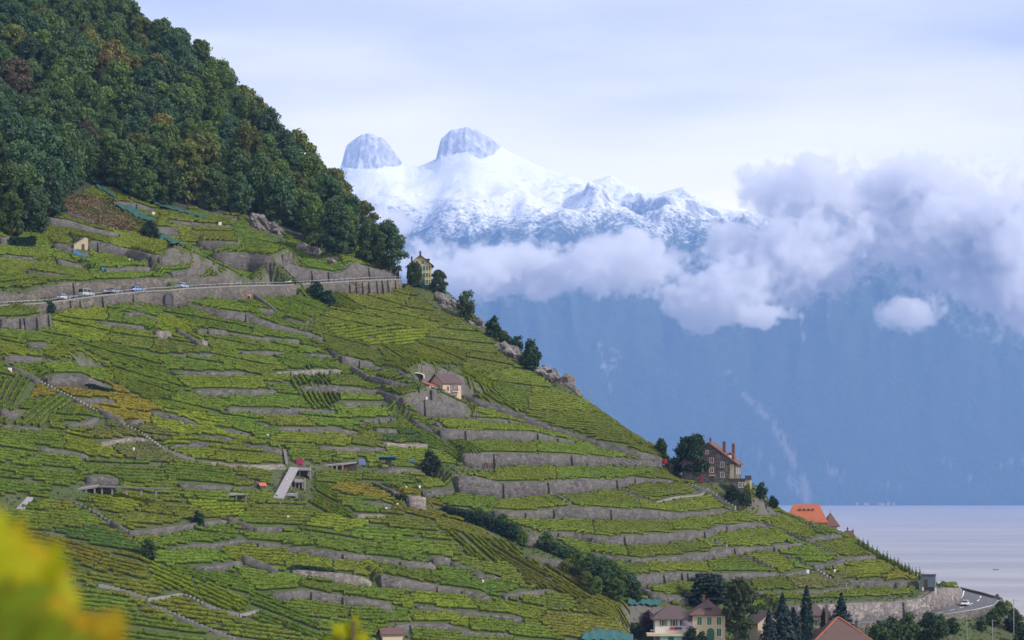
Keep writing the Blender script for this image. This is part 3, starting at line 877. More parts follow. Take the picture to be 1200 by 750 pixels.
LANDMARKS = [('yellow house on the ridge', 491, 318), ('pink vineyard house', 515, 448), ('grey stone manor', 846, 545), ('concrete ramp', 342, 565), ('golden vine plot', 120, 475), ('villa with green shutters', 800, 730),
             ('blue tarpaulin', 95, 302), ('road wall archway', 195, 347), ('white car uphill', 348, 331), ('stone cabin', 92, 287), ('blue roofed shed', 454, 543), ('wooded gully', 690, 672),
             ('large cedar', 828, 690), ('grey hut at the bend', 1089, 682), ('orange roof', 945, 604), ('people on the path', 572, 547), ('blurred vine leaves', 80, 680), ('tall cypress', 945, 715), ('left viaduct', 110, 575)]
def place_words(px, py):
    n, lx, ly = min(LANDMARKS, key=lambda l: (l[1] - px) ** 2 + 1.8 * (l[2] - py) ** 2)
    dx, dy = px - lx, py - ly
    dist = math.hypot(dx, dy)
    far = 'close' if dist < 40 else ('some way' if dist < 90 else 'far')
    if abs(dy) > abs(dx) * 0.6: rel = 'below' if dy > 0 else 'above'
    else: rel = 'right of' if dx > 0 else 'left of'
    if far == 'close' and rel in ('below', 'above'): return f'just {rel} the {n}'
    return f'{far} {rel} the {n}'.replace('close right', 'close right').replace('close left', 'close left')
used_labels = {}
def unique_label(base):
    k = used_labels.get(base, 0); used_labels[base] = k + 1
    return base, k

pending = []
for n_, w in enumerate(built):
    pl = w['pl']
    m, geo = wall_mesh(pl, 'stone_wall', seed=n_, thick=1.3)
    tan = w['label'] and 'tan' in w['label'] or (w['slope'] < 0.1)
    m.materials.append(M_TANW if tan else M_WALL[w['tone']])
    o = link('stone_wall', m)
    x, y, zb, zt, nx_, ny_, q = geo
    pxs = 600 + F * x / y
    for bx in w['butt']:
        k = int(np.argmin(np.abs(pxs - bx)))
        bm = bmesh.new()
        hw, dp = 0.45, 0.9
        t = Vector((ny_[k], -nx_[k], 0)); nn = Vector((-nx_[k], -ny_[k], 0)); c = Vector((x[k], y[k], 0))
        bo = 0.4 + 0.08 * (zt[k] - zb[k])
        base = [c + t * sgn * hw + nn * d_ for sgn, d_ in ((-1, -0.2), (1, -0.2), (1, bo + dp), (-1, bo + dp))]
        top = [c + t * sgn * hw * .9 + nn * d_ for sgn, d_ in ((-1, -0.2), (1, -0.2), (1, 0.4 + dp * .45), (-1, 0.4 + dp * .45))]
        vb = [bm.verts.new((p.x, p.y, zb[k])) for p in base]; vt = [bm.verts.new((p.x, p.y, zt[k] - 0.15)) for p in top]
        bm.faces.new(vb[::-1]); bm.faces.new(vt)
        for e in range(4): bm.faces.new((vb[e], vb[(e + 1) % 4], vt[(e + 1) % 4], vt[e]))
        bmesh.ops.recalc_face_normals(bm, faces=bm.faces[:])
        bmx = bpy.data.meshes.new('buttress'); bm.to_mesh(bmx); bm.free(); bmx.materials.append(M_WALL[0] if not tan else M_TANW)
        link('buttress', bmx, parent=o)
    hpx = float(np.mean([p[2] - p[1] for p in w['pts']])) if w is not ROAD_WALL else 22
    lpx = w['pts'][-1][0] - w['pts'][0][0]
    mid = w['pts'][len(w['pts']) // 2]
    size = ('long ' if lpx > 90 else 'short ' if lpx < 32 else '') + ('high' if hpx > 9 else 'low' if hpx < 5 else 'dry')
    tone = ['grey', 'pale', 'pale'][w['tone']]
    lab = w['label'] or f"{size} {tone} stone wall {place_words(mid[0], (mid[1] + mid[2]) / 2)}"
    pending.append((o, lab, mid))
groups = {}
for o, lab, mid in pending: groups.setdefault(lab, []).append((mid[1], mid[0], o))
ORD = ['uppermost', 'second from the top', 'third from the top', 'fourth from the top', 'fifth from the top', 'sixth from the top', 'seventh from the top', 'eighth from the top', 'ninth from the top']
for lab, it in groups.items():
    it.sort(key=lambda t: t[0])
    for k, (_, _, o) in enumerate(it):
        if len(it) == 1: l2 = lab
        elif k == len(it) - 1: l2 = lab + ', lowest of them'
        else: l2 = lab + ', ' + ORD[min(k, 8)]
        tag(o, l2, 'stone wall', 'terrace walls on the hillside')
# flank walls
for n_, (pts, hm) in enumerate(SIDEWALLS):
    P = [hit(px, py + 2) for px, py in pts]
    pl = [(p.x, p.y, p.z, p.z + hm * 0.75) for p in P]
    m, geo = wall_mesh(pl, 'flank_wall', seed=200 + n_, thick=0.7, front=0.35, batter=0.02)
    m.materials.append(M_WALL[0])
    o = link('flank_wall', m)
    mid = pts[len(pts) // 2]
    lab = f"dark side wall running downhill {place_words(*mid)}"
    b, k = unique_label(lab)
    tag(o, b if k == 0 else b + ', lower one', 'stone wall', 'flank walls of the terraces')

# narrow tracks and stairs
M_CONC = plain('concrete', (0.21, 0.20, 0.19), 0.9, 0.25, 0.8)
M_DSTEP = plain('dark_steps', (0.11, 0.10, 0.10), 0.9, 0.4, 0.8)
for n_, (pl, kind) in enumerate(track_pl):
    P = np.array([(p.x, p.y) for p in pl])
    seg = np.hypot(*np.diff(P, axis=0).T); s = np.concatenate([[0], np.cumsum(seg)])
    n = max(3, int(s[-1] / 0.9)); q = np.linspace(0, s[-1], n)
    x = np.interp(q, s, P[:, 0]); y = np.interp(q, s, P[:, 1])
    z = height(x, y)
    z = np.convolve(np.pad(z, 2, mode='edge'), np.ones(5) / 5, 'valid')
    tx, ty = np.gradient(x), np.gradient(y); L = np.hypot(tx, ty) + 1e-9; ax, ay = -ty / L, tx / L
    hw = 0.32 if kind == 'pale' else 0.45
    bm = bmesh.new()
    top = 0.55 if kind == 'pale' else 0.5
    for i in range(n - 1):           # each step is a level block
        zz = z[i] + top + (0.12 if kind == 'dark' and i % 3 == 0 else 0)
        c = []
        for (k_, sg) in ((i, -1), (i, 1), (i + 1, 1), (i + 1, -1)):
            c.append((x[k_] + ax[k_] * sg * hw, y[k_] + ay[k_] * sg * hw))
        vb = [bm.verts.new((a_, b_, z[i] - 1.0)) for a_, b_ in c]; vt = [bm.verts.new((a_, b_, zz)) for a_, b_ in c]
        bm.faces.new(vt)
        for e in range(4): bm.faces.new((vb[e], vb[(e + 1) % 4], vt[(e + 1) % 4], vt[e]))
    bmesh.ops.recalc_face_normals(bm, faces=bm.faces[:])
    m = bpy.data.meshes.new('stairway'); bm.to_mesh(m); bm.free(); m.materials.append(M_CONC if kind == 'pale' else M_DSTEP)
    o = link('stairway', m)
    mid = TRACKS[n_][0][len(TRACKS[n_][0]) // 2]
    b, k = unique_label(f"{'pale concrete' if kind == 'pale' else 'dark narrow'} stairway {place_words(*mid)}")
    tag(o, b if k == 0 else f"{b}, {['', 'second', 'third', 'fourth', 'fifth'][k]} one down", 'stairway', 'stairways between the terraces')
# ------------------------------------------------------------------ vine plots
# (column, row, image angle of the rows in degrees, colour key, row spacing m)
G, Yl, O, AU, D, S, PL, B_ = 'G', 'Y', 'O', 'A', 'D', 'S', 'P', 'B'
VC = {'G': (0.098, 0.160, 0.008), 'Y': (0.140, 0.194, 0.006), 'O': (0.118, 0.154, 0.011), 'A': (0.178, 0.155, 0.008), 'B': (0.140, 0.148, 0.010), 'D': (0.05, 0.105, 0.012), 'S': (0.116, 0.160, 0.010), 'P': (0.115, 0.135, 0.035)}
PLOTSEEDS = [
 # upper vineyards
 (60, 272, 14, S, 1.6), (100, 276, 12, S, 1.6), (30, 292, 6, S, 1.6), (20, 310, 8, S, 1.6), (60, 318, 8, S, 1.7), (120, 300, 12, G, 1.7), (150, 285, 10, S, 1.6), (170, 262, 14, O, 1.7), (200, 268, 4, O, 1.8), (230, 250, 4, O, 1.8),
 (250, 275, 2, O, 1.7), (300, 280, 12, G, 1.7), (330, 300, 14, G, 1.6), (240, 305, -12, G, 1.6), (280, 318, 12, G, 1.5), (215, 322, -6, G, 1.6), (375, 308, 14, G, 1.6), (430, 308, 8, Yl, 1.8), (20, 338, 2, G, 1.7), (145, 318, 2, G, 1.6),
 # just under the road
 (30, 364, 2, G, 1.7), (100, 368, 8, Yl, 1.8), (150, 375, 10, G, 1.8), (240, 352, 6, G, 1.7), (300, 352, 22, G, 1.7), (350, 352, 20, G, 1.6), (390, 350, 30, Yl, 1.8), (440, 352, 16, O, 1.8), (500, 368, 8, O, 2.0), (540, 400, 6, O, 2.1), (470, 372, 10, Yl, 2.0),
 (40, 394, 8, G, 2.0), (100, 388, 12, Yl, 1.9), (160, 398, 8, O, 1.9), (210, 390, 16, Yl, 1.8), (260, 378, 12, G, 1.8), (330, 392, 12, G, 1.8), (420, 375, 12, Yl, 1.9), (430, 392, -4, Yl, 2.4), (460, 398, -4, Yl, 2.4),
 (20, 410, 10, Yl, 2.0), (80, 420, 14, Yl, 2.0), (150, 420, 16, G, 1.9), (200, 405, 10, O, 1.9), (270, 402, 10, G, 1.8), (330, 406, 12, G, 1.8), (400, 405, 14, O, 1.8), (470, 418, 30, Yl, 2.2), (520, 415, 20, O, 2.0), (570, 430, 10, O, 2.1), (560, 450, 30, Yl, 2.0), (600, 462, 12, S, 2.0), (640, 470, 10, S, 2.1), (680, 495, 12, S, 2.0), (720, 512, 14, S, 2.0), (770, 532, 14, S, 1.9), (600, 440, 8, O, 2.1),
 (20, 455, -60, G, 2.0), (60, 480, -35, G, 2.0), (25, 435, 12, G, 2.0), (90, 432, 4, G, 2.0), (100, 462, 6, AU, 1.9), (135, 480, 8, AU, 1.9), (85, 492, 10, G, 1.9), (170, 445, 18, G, 1.9), (230, 430, 10, G, 1.9), (260, 448, 4, Yl, 1.9), (220, 470, 12, G, 1.9), (290, 425, 10, G, 1.9), (310, 470, 6, G, 2.0), (370, 442, 60, G, 2.0), (370, 468, 60, Yl, 2.2), (430, 447, 2, G, 1.8), (400, 430, 14, G, 1.7), (360, 425, 12, G, 1.8),
 (150, 508, 8, PL, 1.7), (165, 530, 4, PL, 1.6), (40, 515, 6, G, 2.0), (110, 528, 14, Yl, 2.0), (60, 540, 4, G, 2.1), (20, 530, 6, G, 2.0), (190, 460, 18, G, 1.9), (230, 500, 10, Yl, 1.9), (330, 492, 4, O, 1.9), (290, 495, 8, G, 1.9), (380, 490, 6, G, 1.9), (280, 535, 4, Yl, 1.9), (230, 528, 4, Yl, 1.9), (380, 512, 4, Yl, 1.9), (370, 535, 4, G, 1.9), (430, 482, 4, G, 1.8), (430, 515, 10, O, 1.9), (470, 535, 4, S, 1.8), (500, 510, 20, G, 1.8), (470, 512, 2, D, 1.5), (540, 525, 26, G, 1.8), (410, 540, 4, O, 1.9),
 # smooth terraces on the right
 (500, 458, 8, S, 1.5), (480, 500, 4, S, 1.5), (560, 499, 2, S, 1.4), (580, 522, 1, S, 1.4), (680, 525, 3, S, 1.4), (600, 553, 1, S, 1.4), (700, 553, 0, S, 1.5), (570, 588, 6, G, 1.5), (600, 592, 4, S, 1.5), (690, 588, 4, S, 1.5), (770, 572, 6, S, 1.7), (810, 590, 0, S, 1.6), (650, 615, 4, S, 1.6), (740, 618, 2, S, 1.6), (830, 612, -2, S, 1.6), (690, 642, 8, S, 1.5), (780, 645, -2, S, 1.6), (860, 630, 4, S, 1.6), (920, 610, 18, S, 1.5), (880, 605, 4, S, 1.6), (800, 665, -1, S, 1.6), (900, 655, 4, S, 1.6), (860, 663, 2, S, 1.6), (940, 655, 8, G, 1.6),
 (1000, 643, 14, S, 1.6), (980, 622, 14, S, 1.6), (1020, 668, 6, Yl, 2.1), (1060, 676, 4, B_, 2.1), (900, 686, 4, S, 1.6), (960, 684, 2, PL, 1.6), (960, 702, 2, S, 1.5), (1050, 694, 6, S, 1.6), (1085, 700, 4, G, 1.7), (775, 692, 0, S, 1.6), (720, 662, 10, S, 1.6), (1110, 688, 10, G, 1.7), (1010, 732, 2, G, 1.6), (780, 708, 4, G, 1.6),
 # centre bottom
 (450, 562, 6, G, 1.9), (520, 563, 6, O, 1.8), (400, 556, 4, O, 1.9), (440, 578, 8, AU, 2.0), (420, 590, 4, G, 1.9), (500, 602, 14, B_, 2.0), (470, 612, 4, O, 2.0), (540, 616, 16, B_, 2.0), (560, 645, 40, Yl, 2.2), (600, 640, 40, Yl, 2.2), (500, 640, 4, G, 2.1), (450, 625, 3, G, 2.1), (400, 615, 4, Yl, 2.0), (620, 670, 30, B_, 2.1), (670, 690, 34, B_, 2.1), (710, 715, 20, B_, 2.0), (580, 668, 8, O, 2.0), (560, 692, 8, G, 1.9), (640, 705, 6, O, 2.0), (600, 712, 10, Yl, 1.9), (680, 728, 6, B_, 2.0), (530, 672, 6, G, 1.9), (480, 672, 10, G, 1.8), (460, 660, 6, G, 1.9), (410, 665, 6, O, 1.9), (510, 705, 4, Yl, 1.9), (450, 692, 4, G, 1.9), (580, 732, 6, G, 1.9), (520, 725, 4, Yl, 1.9), (440, 722, 4, G, 1.9), (530, 748, 4, G, 1.8),
 # left bottom
 (250, 552, 6, G, 2.0), (300, 556, 6, O, 2.0), (130, 545, 4, G, 2.1), (60, 560, 4, G, 2.1), (20, 570, 4, G, 2.1), (150, 592, 10, Yl, 2.2), (180, 600, 8, O, 2.1), (80, 608, 6, G, 2.1), (60, 590, 6, G, 2.0), (250, 595, 1, Yl, 2.0), (330, 605, 2, G, 2.0), (215, 600, 2, B_, 2.0), (260, 582, 4, G, 2.0), (390, 590, 30, G, 2.0), (240, 630, 8, G, 2.0), (190, 635, 6, G, 2.0), (330, 630, 6, G, 2.0), (390, 632, 8, G, 2.1), (310, 652, 3, Yl, 2.2), (220, 655, 6, G, 2.0), (370, 660, 6, Yl, 2.0), (250, 675, 12, G, 2.0), (320, 680, 8, G, 2.0), (130, 632, 8, D, 2.0), (150, 665, 14, B_, 2.4), (100, 650, 14, B_, 2.3), (200, 680, 26, Yl, 2.6), (260, 700, 24, Yl, 2.6), (330, 722, 20, G, 2.5), (150, 690, 10, O, 2.5), (230, 720, 10, O, 2.5), (200, 745, 8, G, 2.4), (290, 745, 8, O, 2.5), (380, 715, 6, G, 2.0), (420, 740, 6, G, 2.0), (390, 690, 6, G, 2.0), (90, 700, 8, G, 2.4), (40, 720, 8, G, 2.4), (40, 650, 8, G, 2.4)]

def build_vines():
    seeds = []
    for (px, py, ang, ck, sp) in PLOTSEEDS:
        p = hit(px, py)
        a = math.radians(ang)
        # direction in plan from two sight lines meeting the mean slope plane through p
        def on_plane(qx, qy):
            u = (qx - 600) / F; v = (HOR - qy) / F
            c0 = p.z + 0.35 * p.x - 0.35 * p.y
            Y = (c0 - CZ) / (v + 0.35 * u - 0.35)
            return u * Y, Y
        x1, y1 = on_plane(px - 6 * math.cos(a), py - 6 * math.sin(a)); x2, y2 = on_plane(px + 6 * math.cos(a), py + 6 * math.sin(a))
        d = np.array([x2 - x1, y2 - y1]); d /= np.hypot(*d)
        seeds.append((p, d, ck, sp, px, py))
    fx = GX[Y0i:Y0i + 880, X0i:X0i + 480]; fy = GY[Y0i:Y0i + 880, X0i:X0i + 480]
    Pxg = 600 + F * fx / fy; Pyg = HOR - F * (T[Y0i:Y0i + 880, X0i:X0i + 480] - CZ) / fy
    best = np.full(fx.shape, 1e9); second = np.full(fx.shape, 1e9); own = np.full(fx.shape, -1, int)
    wob = 6 * fbm(fx / 14, fy / 14, 33, 2); wob2 = 3 * fbm(fx / 14, fy / 14, 35, 2)
    for k, (p, d, ck, sp, px, py) in enumerate(seeds):
        a = math.radians(PLOTSEEDS[k][2])
        dx = Pxg + wob - px; dy = Pyg + wob2 - py
        q = ((dx * math.cos(a) + dy * math.sin(a)) * 0.26) ** 2 + (-dx * math.sin(a) + dy * math.cos(a)) ** 2
        q = np.sqrt(q); m = q < best; second = np.where(m, best, np.minimum(second, q)); best = np.where(m, q, best); own = np.where(m, k, own)
    free = ~nov[Y0i:Y0i + 880, X0i:X0i + 480]
    vis = (Pyg < 800) & (Pxg > -60) & (Pxg < 1260) & (best < 75)
    free &= vis
    globals()['VINE_FREE'] = free
    r = np.random.default_rng(4)
    rows = []
    for k, (p, d, ck, sp, px, py) in enumerate(seeds):
        m = (own == k) & free
        if m.sum() < 12: continue
        xs, ys = fx[m], fy[m]
        nrm = np.array([-d[1], d[0]])
        along = xs * d[0] + ys * d[1]; acr = xs * nrm[0] + ys * nrm[1]
        t0, t1 = along.min(), along.max(); sp = sp * (0.70 if ck != 'S' else 0.66); skip = r.integers(6, 10)
        base = np.array(VC[ck]) * r.uniform(0.82, 1.22) * np.array([r.uniform(.9, 1.1), 1, 1])
        for ci, c in enumerate(np.arange(acr.min() + sp * .5, acr.max(), sp)):
            if ci % skip == skip - 1 and ck != 'S': continue       # a footpath between blocks of rows
            t = np.arange(t0, t1, 0.5)
            curve = 0.9 * np.sin(t / 23.0 + k)
            x = d[0] * t + nrm[0] * (c + curve); y = d[1] * t + nrm[1] * (c + curve)
            ix = np.round(x + 270).astype(int); iy = np.round(y - 380).astype(int)
            ok = (ix >= 0) & (ix < 480) & (iy >= 0) & (iy < 880)
            g = np.zeros(len(t), bool); g[ok] = ((own == k) & free)[iy[ok], ix[ok]]
            e = np.flatnonzero(np.diff(np.concatenate([[0], g.astype(int), [0]])))
            for a_, b_ in zip(e[::2], e[1::2]):
                if b_ - a_ >= 4:
                    rows.append((x[a_:b_], y[a_:b_], base, ck, px, py))
    return rows

def row_leaves(x, y, base, ck, r):
    """leafy hedge of one vine row: an uneven leafy core and many small leaf clumps round it"""
    n = len(x)
    dens = 9
    N = n * dens
    idx = r.uniform(0, n - 1.001, N); i0 = idx.astype(int); f = idx - i0
    tx = np.gradient(x); ty = np.gradient(y); L = np.hypot(tx, ty) + 1e-9
    ax, ay = -ty / L, tx / L
    ht = 0.80 if ck == 'S' else 1.02
    top = ht * (0.92 + 0.42 * fbm(x / 1.3, y / 1.3, 91, 2) + r.normal(0, .04, n))
    wid = 0.21 * (0.9 + 0.8 * fbm(x / 1.1 + 9, y / 1.1, 93, 2)) + np.abs(r.normal(0, .03, n))
    gz = height(x, y)
    rows = []
    for (o, h) in ((-1.0, .22), (-1.15, .6), (-.5, 1.0), (.5, 1.0), (1.15, .6), (1.0, .22)):
        jx = r.normal(0, .06, n); jz = r.normal(0, .05, n)
        rows.append(np.stack([x + ax * (wid * o + jx), y + ay * (wid * o + jx), gz + top * h + jz], -1))
    CV = np.concatenate(rows); k = 6
    i = np.arange(n - 1)
    CF = np.concatenate([np.stack([a_ * n + i, a_ * n + i + 1, ((a_ + 1) % k) * n + i + 1, ((a_ + 1) % k) * n + i], -1) for a_ in range(k)])
    def tint(px, py, m):
        tone = r.uniform(0.72, 1.28, m) * (1 + 0.45 * fbm(px / 5, py / 5, 97, 3))
        c = np.array(base)[None, :] * tone[:, None]
        yl = (r.random(m) < (0.10 if ck != 'D' else 0.02)) | (fbm(px / 14, py / 14, 99, 3) > (0.27 if ck == 'S' else 0.2)) & (r.random(m) < 0.4)
        c = np.where(yl[:, None], np.array([0.15, 0.155, 0.008])[None, :] * tone[:, None], c)
        bn = r.random(m) < (0.012 if ck == 'S' else 0.03)
        return np.where(bn[:, None], np.array([0.14, 0.10, 0.025])[None, :] * tone[:, None], c)
    CC = tint(CV[:, 0], CV[:, 1], len(CV))
    px = x[i0] * (1 - f) + x[np.minimum(i0 + 1, n - 1)] * f; py = y[i0] * (1 - f) + y[np.minimum(i0 + 1, n - 1)] * f
    side = r.normal(0, 1.0, N)
    w_ = wid[i0]
    px = px + ax[i0] * side * w_; py = py + ay[i0] * side * w_
    hz = top[i0] * (0.25 + 0.83 * r.beta(2.2, 1.1, N))
    z = height(px, py) + hz
    s = r.uniform(0.08, 0.17, N)
    nrm = r.normal(0, 0.55, (N, 3)); nrm[:, 2] += 0.75
    nrm[:, 0] += ax[i0] * side * .5; nrm[:, 1] += ay[i0] * side * .5
    nrm /= np.linalg.norm(nrm, axis=1)[:, None]
    a = np.cross(nrm, r.normal(0, 1, (N, 3))); a /= np.linalg.norm(a, axis=1)[:, None] + 1e-9
    b = np.cross(nrm, a)
    c = np.stack([px, py, z], -1)
    V = np.stack([c - a * s[:, None] - b * s[:, None] * .8, c + a * s[:, None] * 1.1 - b * s[:, None], c + a * s[:, None] + b * s[:, None] * .9, c - a * s[:, None] * .9 + b * s[:, None] * 1.1], 1).reshape(-1, 3)
    F_ = np.arange(4 * N).reshape(-1, 4) + len(CV)
    col = np.repeat(tint(px, py, N), 4, 0)
    return np.concatenate([CV, V]), np.concatenate([CF, F_]), np.concatenate([CC, col])

M_VINE = leaf_mat('vine_leaves', 0.34)
def place_vines():
    rows = build_vines()
    r = np.random.default_rng(8)
    area = []
    for (x, y, base, ck, _a, _b) in rows:
        m = len(x) // 2
        px, py = 600 + F * x / y, HOR - F * (height(x, y) - CZ) / y
        inside = (px > 0) & (px < 1200) & (py < 752)
        area.append(inside.sum() * 0.5 * (F / y[m]) ** 2 if inside.any() else 0)
    order = np.argsort(area)[::-1]
    lab = {'G': 'mid green', 'Y': 'yellow green', 'O': 'olive green', 'A': 'golden yellow', 'B': 'yellowing', 'D': 'dark green', 'S': 'fresh green', 'P': 'thin pale green'}
    V, Fc, C, off = [], [], [], 0
    for rank, k in enumerate(order):
        x, y, base, ck, spx, spy = rows[k]
        v, f, c = row_leaves(x, y, base, ck, r)
        if rank < 300:
            org = np.array([x[0], y[0], float(height(x[0], y[0]))])
            o = link('vine_row', np_mesh('vine_row', v - org, f, M_VINE, cols=c), loc=org)
            pw = place_words(spx, spy)
            tag(o, f'{lab[ck]} row of vines in the plot {pw}', 'vine row', f'{lab[ck]} vine rows {pw}')
        else:
            V.append(v); Fc.append(f + off); C.append(c); off += len(v)
    o = link('vines', np_mesh('vines', np.concatenate(V), np.concatenate(Fc), M_VINE, cols=np.concatenate(C)))
    tag(o, 'smaller vine rows covering the rest of the terraces', 'vines', kind='stuff')
    print('vine rows', len(rows), 'quads', off // 4)
place_vines()

def weeds():
    """grass and weeds on every open bit of the slope that is neither vines nor wood"""
    r = np.random.default_rng(77)
    n = 220000
    x = r.uniform(-260, 200, n); y = r.uniform(470, 960, n)
    z = height(x, y); px, py = 600 + F * x / y, HOR - F * (z - CZ) / y
    ix = np.round(x + 270).astype(int); iy = np.round(y - 380).astype(int)
    ok = (px > -20) & (px < 1220) & (py < 775) & (py > 200) & ~VINE_FREE[iy, ix] & (~forest_m[iy + Y0i, ix + X0i]) & (beyond[iy + Y0i, ix + X0i] < 3)
    # keep roads clear
    for P_, w_ in (([tuple(q)[:2] for q in lake_out], 1), ):
        pass
    rd = in_poly(px, py, [(1000, 724), (1060, 720), (1100, 711), (1120, 700), (1124, 688), (1176, 702), (1170, 713), (1123, 720), (1000, 734)])
    ok &= ~rd
    x, y, z = x[ok], y[ok], z[ok]
    sl = np.abs(height(x + .5, y + .5) - height(x - .5, y - .5))
    st = sl > .9
    x = np.concatenate([x] + [x[st] + r.normal(0, .35, st.sum()) for _ in range(5)]); y = np.concatenate([y] + [y[st] + r.normal(0, .35, st.sum()) for _ in range(5)])
    z = height(x, y); N = len(x)
    big = fbm(x / 5, y / 5, 61, 3)
    c = np.stack([x, y, z + r.uniform(0.02, .30, N)], -1)
    nrm = r.normal(0, .7, (N, 3)) + [0, -.2, .6]; nrm /= np.linalg.norm(nrm, axis=1)[:, None]
    a = np.cross(nrm, r.normal(0, 1, (N, 3))); a /= np.linalg.norm(a, axis=1)[:, None] + 1e-9; b = np.cross(nrm, a)
    s = (r.uniform(.12, .34, N) * (1 + 1.2 * np.maximum(0, big)))[:, None]
    V = np.stack([c - a * s - b * s * .6, c + a * s - b * s * .7, c + a * s * .8 + b * s * .7, c - a * s + b * s * .6], 1).reshape(-1, 3)
    col = np.where((big > .08)[:, None], [0.04, 0.07, .012], np.where((big < -.14)[:, None], [.10, .095, .035], [0.065, 0.092, 0.014])) * r.uniform(.6, 1.4, (N, 1))
    o = link('weeds', np_mesh('weeds', V, np.arange(4 * N).reshape(-1, 4), M_VINE, cols=np.repeat(col, 4, 0)))
    tag(o, 'grass and weeds along the walls and banks', 'weeds', kind='stuff')
weeds()
# ------------------------------------------------------------------ trees
M_LEAF = leaf_mat('tree_leaves', 0.36, objcol=True)
M_BARK = plain('bark', (0.085, 0.065, 0.05), 0.95, 0.4, 2.0)

def limb_bm(bm, pts, rad, n=6):
    prev = None
    for k, (p, r_) in enumerate(zip(pts, rad)):
        p = Vector(p)
        d = (Vector(pts[min(k + 1, len(pts) - 1)]) - Vector(pts[max(k - 1, 0)])).normalized()
        a = d.orthogonal().normalized(); b = d.cross(a)
        ring = [bm.verts.new(p + (a * math.cos(2 * math.pi * i / n) + b * math.sin(2 * math.pi * i / n)) * r_) for i in range(n)]
        if prev:
            for i in range(n): bm.faces.new((prev[i], prev[(i + 1) % n], ring[(i + 1) % n], ring[i]))
        prev = ring
    bm.faces.new(prev)

def leaf_quads(c, nrm, s, r):
    N = len(c)
    nrm = nrm / (np.linalg.norm(nrm, axis=1)[:, None] + 1e-9)
    a = np.cross(nrm, r.normal(0, 1, (N, 3))); a /= np.linalg.norm(a, axis=1)[:, None] + 1e-9
    b = np.cross(nrm, a); S_ = s[:, None]
    V = np.stack([c - a * S_ - b * S_ * .7, c + a * S_ * 1.1 - b * S_, c + a * S_ + b * S_ * .8, c - a * S_ * .8 + b * S_ * 1.1], 1).reshape(-1, 3)
    return V, np.arange(4 * N).reshape(-1, 4)

def broadleaf(seed, H=13.0, W_=8.6, clumps=34, leaves=95, leaf=0.34, low=0.22, spread=1.0):
    """crown = many leafy clumps of different size set on the ends of limbs; returns (trunk mesh, crown mesh)"""
    r = np.random.default_rng(seed)
    bm = bmesh.new()
    lean = r.normal(0, .25, 2)
    limb_bm(bm, [(0, 0, -1.2), (lean[0] * .3, lean[1] * .3, H * .25), (lean[0], lean[1], H * .55), (lean[0] * 1.3, lean[1] * 1.3, H * .85)], [.36, .28, .18, .05])
    cs, rs = [], []
    for k in range(clumps):
        t = (k + .5) / clumps
        zz = H * (low + (1 - low) * t ** 0.8)
        prof = math.sin(math.pi * min(1, 0.16 + 0.80 * (zz / H - low) / (1 - low))) ** 0.7
        ang = k * 2.4 + r.normal(0, .5)
        rad = W_ / 2 * prof * r.uniform(.45, 1.0) * spread
        c = np.array([lean[0] + math.cos(ang) * rad, lean[1] + math.sin(ang) * rad, zz + r.normal(0, .4)])
        cs.append(c); rs.append(r.uniform(.7, 1.75) * W_ / 9.0)
        if k % 3 == 0:
            z0 = max(H * .18, c[2] - rad * .9)
            limb_bm(bm, [(lean[0] * z0 / H, lean[1] * z0 / H, z0), tuple((np.array([lean[0] * z0 / H, lean[1] * z0 / H, z0]) * .4 + c * .6 + [0, 0, -.2])), tuple(c)], [.11, .07, .02], 5)
    trunk = bpy.data.meshes.new('trunk'); bm.to_mesh(trunk); bm.free(); trunk.materials.append(M_BARK)
    C, Nn, S_, col = [], [], [], []
    for c, rr in zip(cs, rs):
        d = r.normal(0, 1, (leaves, 3)); d /= np.linalg.norm(d, axis=1)[:, None]
        d[:, 2] = np.where(d[:, 2] < -.5, -d[:, 2], d[:, 2])
        q = c + d * rr * (0.45 + 0.62 * r.random((leaves, 1)) ** .6) * np.array([1.1, 1.1, .9]) + r.normal(0, .22, (leaves, 3))
        C.append(q); Nn.append(d + r.normal(0, .45, (leaves, 3))); S_.append(r.uniform(.6, 1.35, leaves) * leaf)
        col.append(np.full(leaves, r.uniform(.82, 1.2)) * r.uniform(.75, 1.25, leaves))
    V, Fc = leaf_quads(np.concatenate(C), np.concatenate(Nn), np.concatenate(S_), r)
    t = np.repeat(np.concatenate(col), 4)
    hue = np.repeat(r.normal(0, .08, len(t) // 4), 4)
    crown = np_mesh('crown', V, Fc, M_LEAF, cols=np.stack([t * (1 + hue), t, t * (1 - hue)], -1))
    return trunk, crown

